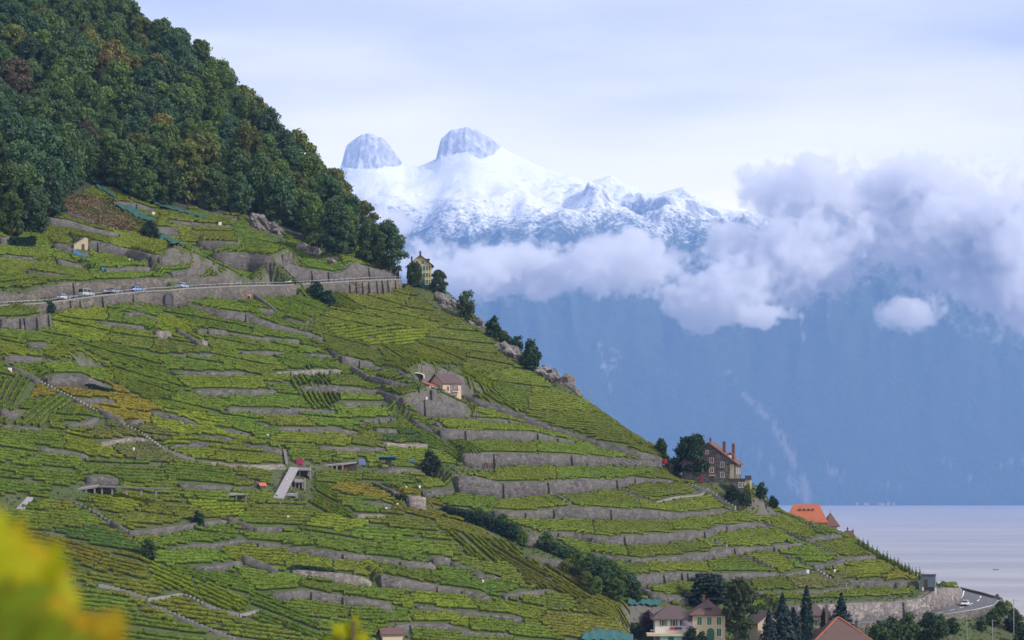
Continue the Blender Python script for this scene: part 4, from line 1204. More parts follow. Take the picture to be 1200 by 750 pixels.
def conifer(seed, H=12.0, W_=2.2, layers=26, leaves=70, leaf=.28, kind='cypress'):
    r = np.random.default_rng(seed)
    bm = bmesh.new(); limb_bm(bm, [(0, 0, -1), (0, 0, H * .5), (0, 0, H * .96)], [.22, .14, .03])
    C, Nn, S_, col = [], [], [], []
    for k in range(layers):
        t = (k + .5) / layers
        if kind == 'cypress':
            rad = W_ / 2 * min(1, 3.4 * t + .35) * (1 - t ** 3.0) ** .8; z0 = H * (.04 + .95 * t); dz = .6
        elif kind == 'spruce':
            rad = W_ / 2 * (1 - t) ** .85 * (1 + .25 * ((k % 2) * 2 - 1)); z0 = H * (.10 + .90 * t); dz = .25
        else:                                     # cedar: wide flat shelves
            rad = W_ / 2 * (1 - .55 * t ** 2) * r.uniform(.55, 1.05); z0 = H * (.18 + .80 * (k // 3 * 3 + .5) / layers); dz = .18
        for q in range(leaves):
            a = r.uniform(0, 2 * math.pi)
            if kind == 'cedar':
                a = (k * 2.1 + r.normal(0, .55)); rr = rad * math.sqrt(r.random())
            else:
                rr = rad * r.uniform(.55, 1.06)
            zz = z0 + r.normal(0, dz) - (rr * .28 if kind == 'spruce' else 0)
            C.append((math.cos(a) * rr, math.sin(a) * rr, zz))
            Nn.append((math.cos(a) * .7 + r.normal(0, .4), math.sin(a) * .7 + r.normal(0, .4), .6 if kind != 'cedar' else 1.4)); S_.append(r.uniform(.6, 1.3) * leaf); col.append(r.uniform(.7, 1.3))
        if kind != 'cypress' and k % 2 == 0:
            a = k * 2.1
            limb_bm(bm, [(0, 0, z0), (math.cos(a) * rad * .85, math.sin(a) * rad * .85, z0)], [.08, .02], 5)
    trunk = bpy.data.meshes.new('trunk'); bm.to_mesh(trunk); bm.free(); trunk.materials.append(M_BARK)
    V, Fc = leaf_quads(np.array(C), np.array(Nn), np.array(S_), r)
    t = np.repeat(np.array(col), 4)
    return trunk, np_mesh('crown', V, Fc, M_LEAF, cols=np.stack([t, t, t], -1))

def tree(name, meshes, loc, scale, rz, color, label, cat='tree', group=None, squash=1.0):
    t = empty(name, loc, rz)
    t.scale = (scale, scale, scale * squash)
    a = link('trunk', meshes[0], parent=t); b = link('crown', meshes[1], parent=t)
    b.color = (*color, 1)
    tag(t, label, cat, group)
    return t

BROAD = [broadleaf(100 + k, H=13 + (k % 3), W_=9.2 + (k % 4) * .7, clumps=60, leaves=125, leaf=.25, low=.06) for k in range(7)]
SHRUB = [broadleaf(140 + k, H=4.2, W_=4.4, clumps=34, leaves=60, leaf=.20, low=-.02) for k in range(3)]
HUES = {'dark': (0.068, 0.118, 0.032), 'blue': (0.054, 0.105, 0.044), 'mid': (0.096, 0.155, 0.032), 'olive': (0.115, 0.135, 0.028), 'lime': (0.15, 0.19, 0.03), 'rust': (0.115, 0.090, 0.030), 'gold': (0.14, 0.125, 0.026), 'brown': (0.085, 0.070, 0.035), 'red': (0.21, 0.022, 0.02)}
HLAB = {'dark': 'dark green broadleaf tree packed into the hillside wood', 'blue': 'bluish dark green tree packed into the hillside wood', 'mid': 'mid green tree packed into the hillside wood', 'olive': 'olive tinged tree packed into the hillside wood',
        'lime': 'pale yellow green tree standing out in the hillside wood', 'rust': 'rust coloured autumn tree in the hillside wood', 'gold': 'golden autumn tree in the hillside wood', 'brown': 'dull brown tree losing its leaves in the hillside wood', 'red': 'crimson tree alone in the hillside wood'}
# where the photograph shows turned or pale crowns: (column, row, radius, hue)
SPOTS = [(52, 25, 16, 'rust'), (78, 48, 18, 'rust'), (95, 60, 14, 'rust'), (125, 36, 14, 'lime'), (110, 66, 14, 'olive'), (135, 85, 16, 'gold'), (155, 92, 16, 'gold'), (20, 100, 20, 'brown'), (30, 120, 16, 'brown'), (128, 98, 12, 'rust'), (240, 128, 10, 'rust'), (285, 186, 8, 'red'), (95, 145, 14, 'olive'), (95, 165, 12, 'brown'),
         (185, 165, 12, 'gold'), (255, 100, 14, 'mid'), (262, 150, 16, 'mid'), (300, 210, 14, 'lime'), (320, 195, 14, 'mid'), (300, 240, 12, 'gold'), (360, 215, 18, 'mid'), (395, 235, 18, 'olive'), (380, 260, 14, 'mid'), (320, 262, 10, 'olive'), (390, 284, 9, 'lime'), (382, 290, 8, 'lime'), (355, 245, 14, 'mid'), (0, 170, 14, 'lime'), (8, 185, 12, 'olive'), (165, 45, 14, 'olive'), (180, 25, 14, 'brown'), (15, 190, 14, 'olive'), (5, 245, 8, 'lime'), (262, 225, 12, 'olive'), (340, 150, 14, 'mid'), (345, 190, 12, 'olive')]
def plant_forest():
    r = np.random.default_rng(21)
    pts = []
    cand = r.uniform(0, 1, (60000, 2))
    xs = -265 + cand[:, 0] * 330; ys = 690 + cand[:, 1] * 440
    zs = height(xs, ys)
    px, py = 600 + F * xs / ys, HOR - F * (zs - CZ) / ys
    ok = in_poly(px, py, FOREST) & (px > -45) & (py > -75)
    # trees just over the brow as well, for the skyline
    ix = np.round(xs + 270).astype(int) + X0i; iy = np.round(ys - 380).astype(int) + Y0i
    ok &= beyond[iy, ix] < 9
    ok &= np.hypot(xs - PLOTS['yellow'].x, ys - PLOTS['yellow'].y) > 16
    grid = {}
    for x, y, z, a, b in zip(xs[ok], ys[ok], zs[ok], px[ok], py[ok]):
        k = (int(x // 8.2), int(y // 8.2)); near = False
        for i in (-1, 0, 1):
            for j in (-1, 0, 1):
                for (u, v) in grid.get((k[0] + i, k[1] + j), ()):
                    if (u - x) ** 2 + (v - y) ** 2 < 8.1 ** 2: near = True
        if near: continue
        grid.setdefault(k, []).append((x, y)); pts.append((x, y, z, a, b))
    pts.sort(key=lambda p: -p[4])
    open('/tmp/nforest.txt', 'w').write(str(len(pts)))
    print('forest trees', len(pts))
    pts = pts[:300]
    names = ['dark', 'blue', 'mid', 'olive']
    count = {}
    for (x, y, z, a, b) in pts:
        hue = None
        for (sx, sy, sr, h) in SPOTS:
            if (a - sx) ** 2 + (b - 26 - sy) ** 2 < (sr * .62) ** 2: hue = h
        if hue is None:
            right = np.clip((a - 150) / 300, 0, 1)
            hue = r.choice(names, p=[.42 - .12 * right, .34 - .22 * right, .14 + .22 * right, .10 + .12 * right])
        c = np.array(HUES[hue]) * r.uniform(.75, 1.3)
        s = r.uniform(.74, 1.22)
        t = tree('forest_tree', BROAD[r.integers(7)], (x, y, z - .3), s, r.uniform(0, 6.28), c, HLAB[hue], 'tree', f'{hue} trees of the hillside wood' if hue != 'red' else None, r.uniform(.86, 1.20))
plant_forest()

def tree_px(name, meshes, px, pyb, hpx, Hm, color, label, cat='tree', squash=1.0, Y=None, rz=None, dy=0.0):
    """one tree standing with its foot at a photograph pixel; hpx = its height in pixels"""
    p = hit(px, pyb) if Y is None else at(px, pyb, Y)
    if dy: p = at(px, pyb, p.y + dy)
    s = hpx / F * p.y / (Hm * squash)
    return tree(name, meshes, (p.x, p.y, p.z), s, random.uniform(0, 6) if rz is None else rz, color, label, cat, None, squash)
D_ = HUES
tree_px('broadleaf_tree', BROAD[1], 452, 320, 56, 14, D_['blue'], 'big dark tree hanging over the upper road at the end of the wood', squash=1.0)
tree_px('broadleaf_tree', BROAD[2], 436, 312, 50, 15, D_['dark'], 'dark tree beside the last tree of the wood above the upper road')
tree_px('bushy_tree', BROAD[3], 487, 335, 26, 13, (0.045, 0.075, 0.02), 'round green tree in front of the yellow house', squash=1.15)
tree_px('bushy_tree', BROAD[0], 515, 345, 27, 13, (0.06, 0.085, 0.04), 'loose pale green tree right of the yellow house')
tree_px('shrub', SHRUB[0], 544, 374, 26, 4.2, (0.06, 0.095, 0.025), 'upright light green shrub on the crest below the yellow house', 'shrub', 1.4)
tree_px('shrub', SHRUB[1], 579, 397, 20, 4.2, (0.025, 0.055, 0.02), 'dark green shrub beside the pole on the crest', 'shrub', 1.1)
tree_px('shrub', SHRUB[2], 591, 405, 13, 4.2, (0.045, 0.075, 0.02), 'small mid green shrub on the crest', 'shrub')
tree_px('shrub', SHRUB[0], 604, 413, 15, 4.2, (0.02, 0.05, 0.022), 'dark bush on the crest between two larger bushes', 'shrub')
tree_px('shrub', SHRUB[1], 624, 435, 28, 4.2, (0.025, 0.06, 0.025), 'largest dark bush on the crest above the bare rocks', 'shrub', 1.35)
tree_px('shrub', SHRUB[2], 616, 432, 16, 4.2, (0.05, 0.075, 0.02), 'olive bush leaning on the largest crest bush', 'shrub')
tree_px('shrub', SHRUB[2], 644, 444, 8, 4.2, (0.04, 0.065, 0.02), 'low bush on top of the crest rocks', 'shrub', .7)
tree_px('shrub', SHRUB[1], 776, 532, 14, 4.2, (0.03, 0.06, 0.02), 'small dark bush on the skyline left of the grey stone manor', 'shrub')
tree_px('round_tree', broadleaf(160, H=9, W_=9.4, clumps=60, leaves=130, leaf=.22, low=.06), 811, 562, 44, 9, (0.020, 0.046, 0.020), 'dense round dark tree left of the grey stone manor', dy=-5)
tree_px('shrub', SHRUB[0], 857, 586, 14, 4.2, (0.025, 0.05, 0.02), 'dark shrub under the manor wall', 'shrub')
tree_px('shrub', SHRUB[2], 872, 592, 12, 4.2, (0.03, 0.06, 0.02), 'dark green bush below the tower annex', 'shrub')
tree_px('shrub', SHRUB[1], 877, 582, 12, 4.2, (0.13, 0.16, 0.02), 'yellow green climber bush against the tower annex', 'shrub', 1.3)
tree_px('shrub', SHRUB[0], 890, 583, 14, 4.2, (0.03, 0.065, 0.03), 'loose shrub right of the tower annex', 'shrub', 1.2)
tree_px('shrub', SHRUB[1], 906, 597, 12, 4.2, (0.02, 0.05, 0.02), 'dark bush at the top of the long dark stairway', 'shrub')
tree_px('shrub', SHRUB[2], 370, 352, 17, 4.2, (0.025, 0.06, 0.03), 'bluish shrub in front of the road wall', 'shrub', .9)
tree_px('shrub', SHRUB[0], 385, 358, 14, 4.2, (0.02, 0.05, 0.025), 'dark shrub below the shrub at the road wall', 'shrub')
tree_px('shrub', SHRUB[1], 505, 557, 22, 4.2, (0.03, 0.05, 0.025), 'dull dark bush at the corner of the big grey wall', 'shrub')
tree_px('shrub', SHRUB[0], 60, 368, 12, 4.2, (0.02, 0.045, 0.02), 'dark shrub under the end of the road wall', 'shrub')
tree_px('shrub', SHRUB[1], 231, 617, 14, 4.2, (0.018, 0.05, 0.02), 'small dark bush before the bent wall', 'shrub')
tree_px('shrub', SHRUB[2], 172, 655, 18, 4.2, (0.04, 0.075, 0.02), 'green bush at the edge of the near vine plot', 'shrub')
tree_px('broadleaf_tree', BROAD[4], 40, 274, 50, 14, D_['blue'], 'dark tree standing alone at the left edge of the upper vines')
tree_px('broadleaf_tree', BROAD[5], 14, 280, 42, 13, (0.06, 0.10, 0.02), 'bright green tree at the left edge beside the hedge')
tree_px('shrub', SHRUB[0], 178, 280, 17, 4.2, (0.028, 0.055, 0.02), 'dark shrub between the green nets', 'shrub', 1.0)
# wooded gully above the villa
GUL = [(560, 612, 16, 'dark'), (574, 618, 15, 'blue'), (588, 622, 18, 'dark'), (604, 632, 22, 'blue'), (612, 640, 20, 'mid'), (640, 645, 18, 'dark'), (655, 652, 16, 'blue'), (668, 662, 22, 'dark'), (680, 676, 32, 'mid'), (692, 684, 36, 'dark'), (704, 690, 40, 'blue'), (716, 694, 40, 'dark'), (728, 698, 36, 'mid'), (738, 702, 32, 'blue'), (722, 704, 28, 'dark'), (700, 698, 24, 'mid'), (746, 706, 20, 'dark'), (686, 690, 22, 'olive'), (662, 672, 16, 'olive')]
for k, (px, py, hp, h) in enumerate(GUL):
    lab = f"{['small', 'tall'][hp > 25]} {dict(dark='dark green', blue='bluish green', mid='mid green', olive='olive')[h]} tree in the wooded gully, {['' , 'second', 'third', 'fourth', 'fifth', 'sixth', 'seventh', 'eighth', 'ninth', 'tenth', 'eleventh', 'twelfth', 'thirteenth', 'fourteenth', 'fifteenth', 'sixteenth', 'seventeenth', 'eighteenth', 'nineteenth'][k] or 'first'} from its upper end"
    t = tree_px('gully_tree', BROAD[k % 7] if hp > 19 else SHRUB[k % 3], px, py, hp * .86, (13 + (k % 7) % 3) if hp > 19 else 4.2, D_[h], lab, squash=.85)
# trees by the villa
CED = conifer(171, H=9, W_=15, layers=24, leaves=150, leaf=.3, kind='cedar')
SPR = conifer(172, H=12, W_=6.4, layers=26, leaves=80, leaf=.26, kind='spruce')
CYP = conifer(173, H=10, W_=2.6, layers=26, leaves=60, leaf=.22)
PINE = conifer(174, H=8, W_=5.4, layers=15, leaves=60, leaf=.28, kind='spruce')
SAP = conifer(175, H=2.4, W_=1.1, layers=9, leaves=26, leaf=.13)
tree_px('cedar', CED, 829, 714, 44, 9, (0.016, 0.034, 0.024), 'large dark spreading cedar behind the villa roof')
tree_px('broadleaf_tree', broadleaf(161, H=14, W_=8.4, clumps=46, leaves=120, leaf=.24, low=.1), 862, 752, 70, 14, (0.045, 0.062, 0.018), 'tall mottled tree right of the villa')
tree_px('broadleaf_tree', broadleaf(162, H=10, W_=8, clumps=40, leaves=110, leaf=.24, low=.08), 893, 744, 32, 10, (0.075, 0.125, 0.02), 'bright green tree between the villa and the small cream house')
tree_px('spruce', SPR, 917, 764, 66, 12, (0.018, 0.038, 0.034), 'blue green spruce in front of the small houses')
tree_px('spruce', SPR, 901, 766, 50, 12, (0.014, 0.032, 0.034), 'lower dark blue spruce left of the blue green spruce')
tree_px('spruce', SPR, 930, 768, 54, 12, (0.014, 0.034, 0.030), 'dark spruce pressed against the tall cypress')
tree_px('cypress', CYP, 945, 752, 60, 10, (0.016, 0.042, 0.022), 'tall slim cypress before the cream house with dark roof')
tree_px('cypress', CYP, 965, 745, 30, 10, (0.016, 0.045, 0.022), 'short slim cypress at the corner of the cream house')
tree_px('pine', PINE, 986, 735, 38, 8, (0.014, 0.034, 0.024), 'small ragged pine above the brown hip roof')
for k, (px, py, hp) in enumerate([(1030, 757, 24), (1048, 752, 22), (1066, 752, 26), (1086, 756, 30), (1100, 744, 18), (1118, 742, 14), (1174, 722, 14), (1186, 740, 20), (1164, 734, 16), (1198, 760, 24), (1150, 738, 12)]):
    tree_px('shrub', SHRUB[k % 3], px, py, hp, 4.2, np.array([0.05, 0.085, 0.022]) * [1, .8, 1.2, .6][k % 4], f"{['mid green', 'darker green', 'light green', 'dark'][k % 4]} bush below the lake road, {['first', 'second', 'third', 'fourth', 'fifth', 'sixth', 'seventh', 'eighth', 'ninth', 'tenth', 'eleventh'][k]} of the bushes there", 'shrub')
tree_px('shrub', SHRUB[1], 760, 740, 18, 4.2, (0.07, 0.035, 0.06), 'purple leaved bush at the left end of the villa', 'shrub', .8)
tree_px('shrub', SHRUB[0], 745, 745, 12, 4.2, (0.05, 0.075, 0.03), 'dull green bush below the purple leaved bush', 'shrub', .7)
tree_px('hedge_bush', SHRUB[2], 809, 753, 14, 4.2, (0.02, 0.05, 0.018), 'clipped dark bush under the villa umbrella', 'shrub')
tree_px('hedge_bush', SHRUB[0], 820, 755, 12, 4.2, (0.03, 0.065, 0.02), 'leafy bush beside the villa arch door', 'shrub')
tree_px('hedge_bush', SHRUB[1], 771, 737, 7, 4.2, (0.05, 0.09, 0.03), 'small bush on the end of the villa balcony', 'shrub')
# a line of slim saplings along the brow over the lake
n = 0
for (x0, y0, x1, y1, m) in ((1006, 641, 1028, 654, 5), (1031, 657, 1082, 683, 13)):
    for k in range(m):
        t = k / (m - 1)
        tree_px('sapling', SAP, x0 + (x1 - x0) * t, y0 + (y1 - y0) * t, 8.5 + (k % 3), 2.4, (0.10, 0.15, 0.035), 'slim young tree in the line along the brow above the lake', 'sapling')
        SC.objects[-1] if False else None
for o in SC.objects:
    if o.name.startswith('sapling'): o['group'] = 'line of saplings on the brow'
# ------------------------------------------------------------------ mesh bits for buildings and small things
def bm_obj(name, bm, mat, parent=None, loc=None, rz=None, smooth=False):
    bmesh.ops.recalc_face_normals(bm, faces=bm.faces[:])
    m = bpy.data.meshes.new(name); bm.to_mesh(m); bm.free()
    if smooth:
        for p in m.polygons: p.use_smooth = True
    if isinstance(mat, (list, tuple)):
        for q in mat: m.materials.append(q)
    else: m.materials.append(mat)
    return link(name, m, parent, loc, rz)

def add_box(bm, c, s, bevel=0.0, rot=None):
    r = bmesh.ops.create_cube(bm, size=1.0)
    M = Matrix.Translation(c) @ (rot if rot is not None else Matrix.Identity(4)) @ Matrix.Diagonal((*s, 1))
    bmesh.ops.transform(bm, matrix=M, verts=r['verts'])
    if bevel:
        es = list({e for v in r['verts'] for e in v.link_edges})
        bmesh.ops.bevel(bm, geom=es, offset=bevel, segments=2, affect='EDGES', profile=.6)
def box_obj(name, c, s, mat, parent=None, bevel=0.0, rot=None):
    bm = bmesh.new(); add_box(bm, c, s, bevel, rot); return bm_obj(name, bm, mat, parent)
def add_cyl(bm, a, b, r1, r2=None, n=10):
    a = Vector(a); b = Vector(b); r2 = r1 if r2 is None else r2
    d = (b - a).normalized(); u = d.orthogonal().normalized(); w = d.cross(u)
    A = [bm.verts.new(a + (u * math.cos(2 * math.pi * i / n) + w * math.sin(2 * math.pi * i / n)) * r1) for i in range(n)]
    B = [bm.verts.new(b + (u * math.cos(2 * math.pi * i / n) + w * math.sin(2 * math.pi * i / n)) * r2) for i in range(n)]
    for i in range(n): bm.faces.new((A[i], A[(i + 1) % n], B[(i + 1) % n], B[i]))
    bm.faces.new(A[::-1]); bm.faces.new(B)
def cyl_obj(name, a, b, r1, mat, parent=None, r2=None, n=10):
    bm = bmesh.new(); add_cyl(bm, a, b, r1, r2, n); return bm_obj(name, bm, mat, parent)
def add_prism(bm, poly, axis_vec):
    """poly: list of 3D points, extruded by axis_vec"""
    A = [bm.verts.new(p) for p in poly]; B = [bm.verts.new(Vector(p) + Vector(axis_vec)) for p in poly]
    bm.faces.new(A[::-1]); bm.faces.new(B); n = len(poly)
    for i in range(n): bm.faces.new((A[i], A[(i + 1) % n], B[(i + 1) % n], B[i]))

def tile_mat(name, col, col2):
    a = NT(name)
    oc = a.n('ShaderNodeTexCoord').outputs['Object']
    n1 = a.noise(oc, 1.3, 5.0, 0.7); n2 = a.noise(oc, 0.35, 3.0, 0.5)
    wv = a.n('ShaderNodeTexWave', {'Vector': oc, 'Scale': 1.4, 'Distortion': 0.6}, wave_type='BANDS', bands_direction='Z').outputs['Fac']
    c = a.mix(n1, c4(col), c4(col2)); c = a.mix(a.maprange(n2, .55, .72, 0, .4), c, c4([x * .5 for x in col]))
    c = a.mix(a.math('MULTIPLY', wv, .18), c, (0.03, 0.025, 0.025, 1))
    a.bsdf(c, 0.85, bump=wv, bump_s=0.4, bump_d=0.05)
    return a.m
def plaster(name, col):
    a = NT(name)
    oc = a.n('ShaderNodeTexCoord').outputs['Object']
    n1 = a.noise(oc, .8, 5.0, .65); st = a.noise(a.n('ShaderNodeMapping', {'Vector': oc, 'Scale': (1.6, 1.6, .15)}).outputs[0], 1.0, 4.0, .6)
    c = a.mix(n1, c4([x * .85 for x in col]), c4([min(.85, x * 1.08) for x in col]))
    c = a.mix(a.maprange(st, .56, .75, 0, .35), c, c4([x * .55 for x in col]))
    a.bsdf(c, 0.9, bump=n1, bump_s=.2, bump_d=.02)
    return a.m
M_YEL = plaster('yellow_plaster', (0.46, 0.38, 0.17)); M_PINK = plaster('pink_plaster', (0.52, 0.36, 0.29)); M_CREAM = plaster('cream_plaster', (0.52, 0.43, 0.30)); M_WHITE = plaster('white_plaster', (0.62, 0.58, 0.55))
M_MANOR = stone_mat('manor_stone', (0.125, 0.115, 0.115), (0.155, 0.14, 0.135)); M_BUFF = plaster('buff_plaster', (0.40, 0.33, 0.22))
M_TRED = tile_mat('red_tiles', (0.10, 0.046, 0.038), (0.155, 0.070, 0.056)); M_TOR = tile_mat('orange_tiles', (0.36, 0.095, 0.04), (0.44, 0.14, 0.065)); M_TBR = tile_mat('brown_tiles', (0.070, 0.046, 0.046), (0.11, 0.072, 0.070)); M_TRB = tile_mat('red_brown_tiles', (0.085, 0.050, 0.045), (0.135, 0.075, 0.065))
M_GLASS = plain('window_glass', (0.03, 0.035, 0.045), 0.08, .2, 2.0); M_FRAME = plain('white_frame', (0.66, 0.65, 0.63), .6, .06); M_SHUT = plain('green_shutter', (0.02, 0.13, 0.075), .6, .15); M_SHUTR = plain('red_shutter', (0.20, 0.05, 0.055), .6, .12)
M_WOODD = plain('dark_wood', (0.06, 0.045, 0.04), .8, .25); M_IRON = plain('dark_iron', (0.045, 0.045, 0.055), .5, .2); M_BRICK = plain('chimney_brick', (0.13, 0.065, 0.055), .9, .3); M_STEEL = plain('grey_steel', (0.30, 0.31, 0.34), .45, .12, 3.0, .6)

def gable_house(name, loc, rz, w, d, eave, ridge, wall_m, roof_m, label, over=0.45, thick=0.22, ridge_axis='x', hip=0.0, below=3.0, extra_over=None):
    """walls w (x) by d (y), front at -y; ridge along x or y, hip = how far the ridge ends are pulled in"""
    t = empty(name, loc, rz); tag(t, label, 'house')
    X, Yh = w / 2, d / 2
    bm = bmesh.new()
    if hip > 0 or ridge_axis is None:
        add_box(bm, (0, 0, (eave - below) / 2), (w, d, eave + below))
    elif ridge_axis == 'x':
        add_prism(bm, [(-X, -Yh, -below), (-X, Yh, -below), (-X, Yh, eave), (-X, 0, ridge - .05), (-X, -Yh, eave)], (w, 0, 0))
    else:
        add_prism(bm, [(-X, -Yh, -below), (X, -Yh, -below), (X, -Yh, eave), (0, -Yh, ridge - .05), (-X, -Yh, eave)], (0, d, 0))
    bm_obj('wall', bm, wall_m, t)
    bm = bmesh.new()
    if hip > 0:
        o = over; ez = eave - .05
        def slab(z):
            if ridge_axis == 'x':
                return [(-X - o, -Yh - o, ez + z), (X + o, -Yh - o, ez + z), (X + o, Yh + o, ez + z), (-X - o, Yh + o, ez + z), (-X + hip, 0, ridge + z), (X - hip, 0, ridge + z)]
            return [(-X - o, -Yh - o, ez + z), (X + o, -Yh - o, ez + z), (X + o, Yh + o, ez + z), (-X - o, Yh + o, ez + z), (0, -Yh + hip, ridge + z), (0, Yh - hip, ridge + z)]
        lo = [bm.verts.new(p) for p in slab(0)[:4]]; hi = [bm.verts.new(p) for p in slab(thick)]
        for e in range(4): bm.faces.new((lo[e], lo[(e + 1) % 4], hi[(e + 1) % 4], hi[e]))
        bm.faces.new(lo[::-1])
        if ridge_axis == 'x':
            bm.faces.new((hi[0], hi[1], hi[5], hi[4])); bm.faces.new((hi[1], hi[2], hi[5])); bm.faces.new((hi[2], hi[3], hi[4], hi[5])); bm.faces.new((hi[3], hi[0], hi[4]))
        else:
            bm.faces.new((hi[0], hi[1], hi[4])); bm.faces.new((hi[1], hi[2], hi[5], hi[4])); bm.faces.new((hi[2], hi[3], hi[5])); bm.faces.new((hi[3], hi[0], hi[4], hi[5]))
    else:
        if ridge_axis == 'x':
            sl = (ridge - eave) / Yh
            for sg in (-1, 1):
                add_prism(bm, [(-X - over, sg * (Yh + over), eave - sl * over), (-X - over, 0, ridge), (-X - over, 0, ridge + thick), (-X - over, sg * (Yh + over), eave - sl * over + thick)], (w + 2 * over, 0, 0))
        else:
            sl = (ridge - eave) / X
            for sg in (-1, 1):
                add_prism(bm, [(sg * (X + over), -Yh - over, eave - sl * over), (0, -Yh - over, ridge), (0, -Yh - over, ridge + thick), (sg * (X + over), -Yh - over, eave - sl * over + thick)], (0, d + 2 * over, 0))
    roof = bm_obj('roof', bm, roof_m, t)
    return t, roof

def window(parent, x, z, w, h, face='front', depth=0.0, shutters=None, frame=M_FRAME, arch=False, closed=None, pane=True):
    """window set on a wall: depth = distance of that wall from the house centre"""
    if face == 'front': M = Matrix.Translation((x, -depth, z))
    elif face == 'left': M = Matrix.Translation((-depth, x, z)) @ Matrix.Rotation(R(-90), 4, 'Z')
    else: M = Matrix.Translation((depth, x, z)) @ Matrix.Rotation(R(90), 4, 'Z')
    def put(bm):
        bmesh.ops.transform(bm, matrix=M, verts=bm.verts[:]); return bm
    bm = bmesh.new(); fw = .09
    add_box(bm, (0, -.04, h / 2 + fw / 2), (w + 2 * fw, .12, fw)); add_box(bm, (0, -.05, -h / 2 - fw / 2), (w + 2 * fw + .1, .16, fw))
    for sg in (-1, 1): add_box(bm, (sg * (w / 2 + fw / 2), -.04, 0), (fw, .12, h))
    add_box(bm, (0, -.035, 0), (.05, .06, h))
    f = bm_obj('window', put(bm), frame, parent)
    bm = bmesh.new(); add_box(bm, (0, -.004, 0), (w, .03, h)); bm_obj('pane', put(bm), closed or M_GLASS, f)
    if shutters:
        for sg in (-1, 1):
            bm = bmesh.new(); add_box(bm, (sg * (w / 2 + w / 4 + .12), -.07, 0), (w / 2, .06, h + .05))
            bm_obj('shutter', put(bm), shutters, f)
    return f

def chimney(roof, x, y, z0, z1, s=.6, mat=None):
    bm = bmesh.new(); add_box(bm, (x, y, (z0 + z1) / 2), (s, s, z1 - z0)); add_box(bm, (x, y, z1 + .06), (s + .22, s + .22, .12)); add_box(bm, (x, y, z1 + .3), (s * .5, s * .5, .36))
    return bm_obj('chimney', bm, mat or M_BRICK, roof)

# ---- tall yellow house on the ridge
p = PLOTS['yellow']; k = p.y / F
H = lambda px: px * k
t, roof = gable_house('yellow_house', (p.x, p.y + 3, p.z - .2), R(6), H(27), 8.5, H(28), H(39), M_YEL, M_TBR, 'tall narrow yellow house with gable roof on the ridge', ridge_axis='y', over=.7)
chimney(roof, -2.4, 0, H(30), H(38), .5, M_WOODD); chimney(roof, 0.1, -2.5, H(37), H(43.5), .55, M_WOODD)
bm = bmesh.new(); add_box(bm, (2.2, -2.4, H(32.5)), (1.5, 2.2, 1.3)); add_box(bm, (2.2, -2.6, H(35)), (1.9, 2.9, .2)); bm_obj('dormer', bm, M_TBR, roof)
for x in (-.95, .75): window(t, x, H(31), .9, 1.25, 'front', 4.25)
for x, z in ((-2.0, 24), (.3, 24), (2.1, 24), (2.1, 16), (-2.0, 16), (.3, 16), (2.1, 8)): window(t, x, H(z), .8, 1.4, 'front', 4.25, M_SHUT)
for x in (-2, 1.5):
    for z in (24, 15): window(t, x, H(z), .8, 1.4, 'right', H(27) / 2)
tw = at(493, 331, p.y - 2.5)
bm = bmesh.new(); add_box(bm, (0, 0, 0), (H(8), 2.0, H(10)), .05); o = bm_obj('stone_turret', bm, M_MANOR, None, tw, R(8)); tag(o, 'squat stone block standing before the yellow house', 'wall')

# ---- pink vineyard house
p = PLOTS['pink']; k = p.y / F
t, roof = gable_house('pink_house', (p.x - .6, p.y + 3.2, p.z - .8), R(34), 6.6, 7.6, 4.5, 7.2, M_PINK, M_TBR, 'pink vineyard house with low brown roof halfway up the slope', ridge_axis='x', over=.6)
t.scale = (.9, .9, .84)
chimney(roof, -.4, .4, 5.6, 7.2, .5, M_WOODD)
window(t, -1.5, 2.5, .9, 1.5, 'front', 3.8); 
bm = bmesh.new(); add_box(bm, (1.0, -4.25, 1.55), (2.5, .9, .12)); bm_obj('balcony', bm, M_WHITE, t)
bm = bmesh.new(); add_box(bm, (1.0, -4.66, 2.5), (2.5, .05, .06))
for i in range(9): add_box(bm, (-.2 + i * .3, -4.66, 2.05), (.035, .035, .9))
bm_obj('railing', bm, M_IRON, t)
window(t, .4, 2.7, .85, 2.0, 'front', 3.8, M_SHUTR); window(t, 1.8, 2.7, .7, 2.0, 'front', 3.8)
window(t, -.3, .55, .6, .8, 'front', 3.8); window(t, 1.5, .5, .6, .9, 'front', 3.8)
for y_ in (-1.9, .2, 1.9): window(t, y_, 2.2, .8, 1.5, 'left', 3.3)
# lean-to with orange roof and the rounded shed beside it
bm = bmesh.new(); add_prism(bm, [(-6.6, -1.6, -2), (-6.6, 2.2, -2), (-6.6, 2.2, 4.4), (-6.6, -1.6, 3.6)], (3.2, 0, 0)); an = bm_obj('annex', bm, M_WHITE, t)
bm = bmesh.new(); add_prism(bm, [(-6.9, -2.0, 3.5), (-6.9, 2.4, 4.45), (-6.9, 2.4, 4.65), (-6.9, -2.0, 3.7)], (3.7, 0, 0)); bm_obj('annex_roof', bm, M_TOR, an)
q = hit(486, 441)
bm = bmesh.new()
arc = [(-2.4, 0, 0)] + [(-2.4 * math.cos(a), 0, .8 + .8 * math.sin(a)) for a in np.linspace(0, math.pi, 9)] + [(2.4, 0, 0)]
arc2 = [(x * .88, 0, z * .86) for x, _, z in arc]
A = [bm.verts.new(v) for v in arc]; B = [bm.verts.new((v[0], 4, v[2])) for v in arc]; C_ = [bm.verts.new(v) for v in arc2]; D2 = [bm.verts.new((v[0], 4, v[2])) for v in arc2]
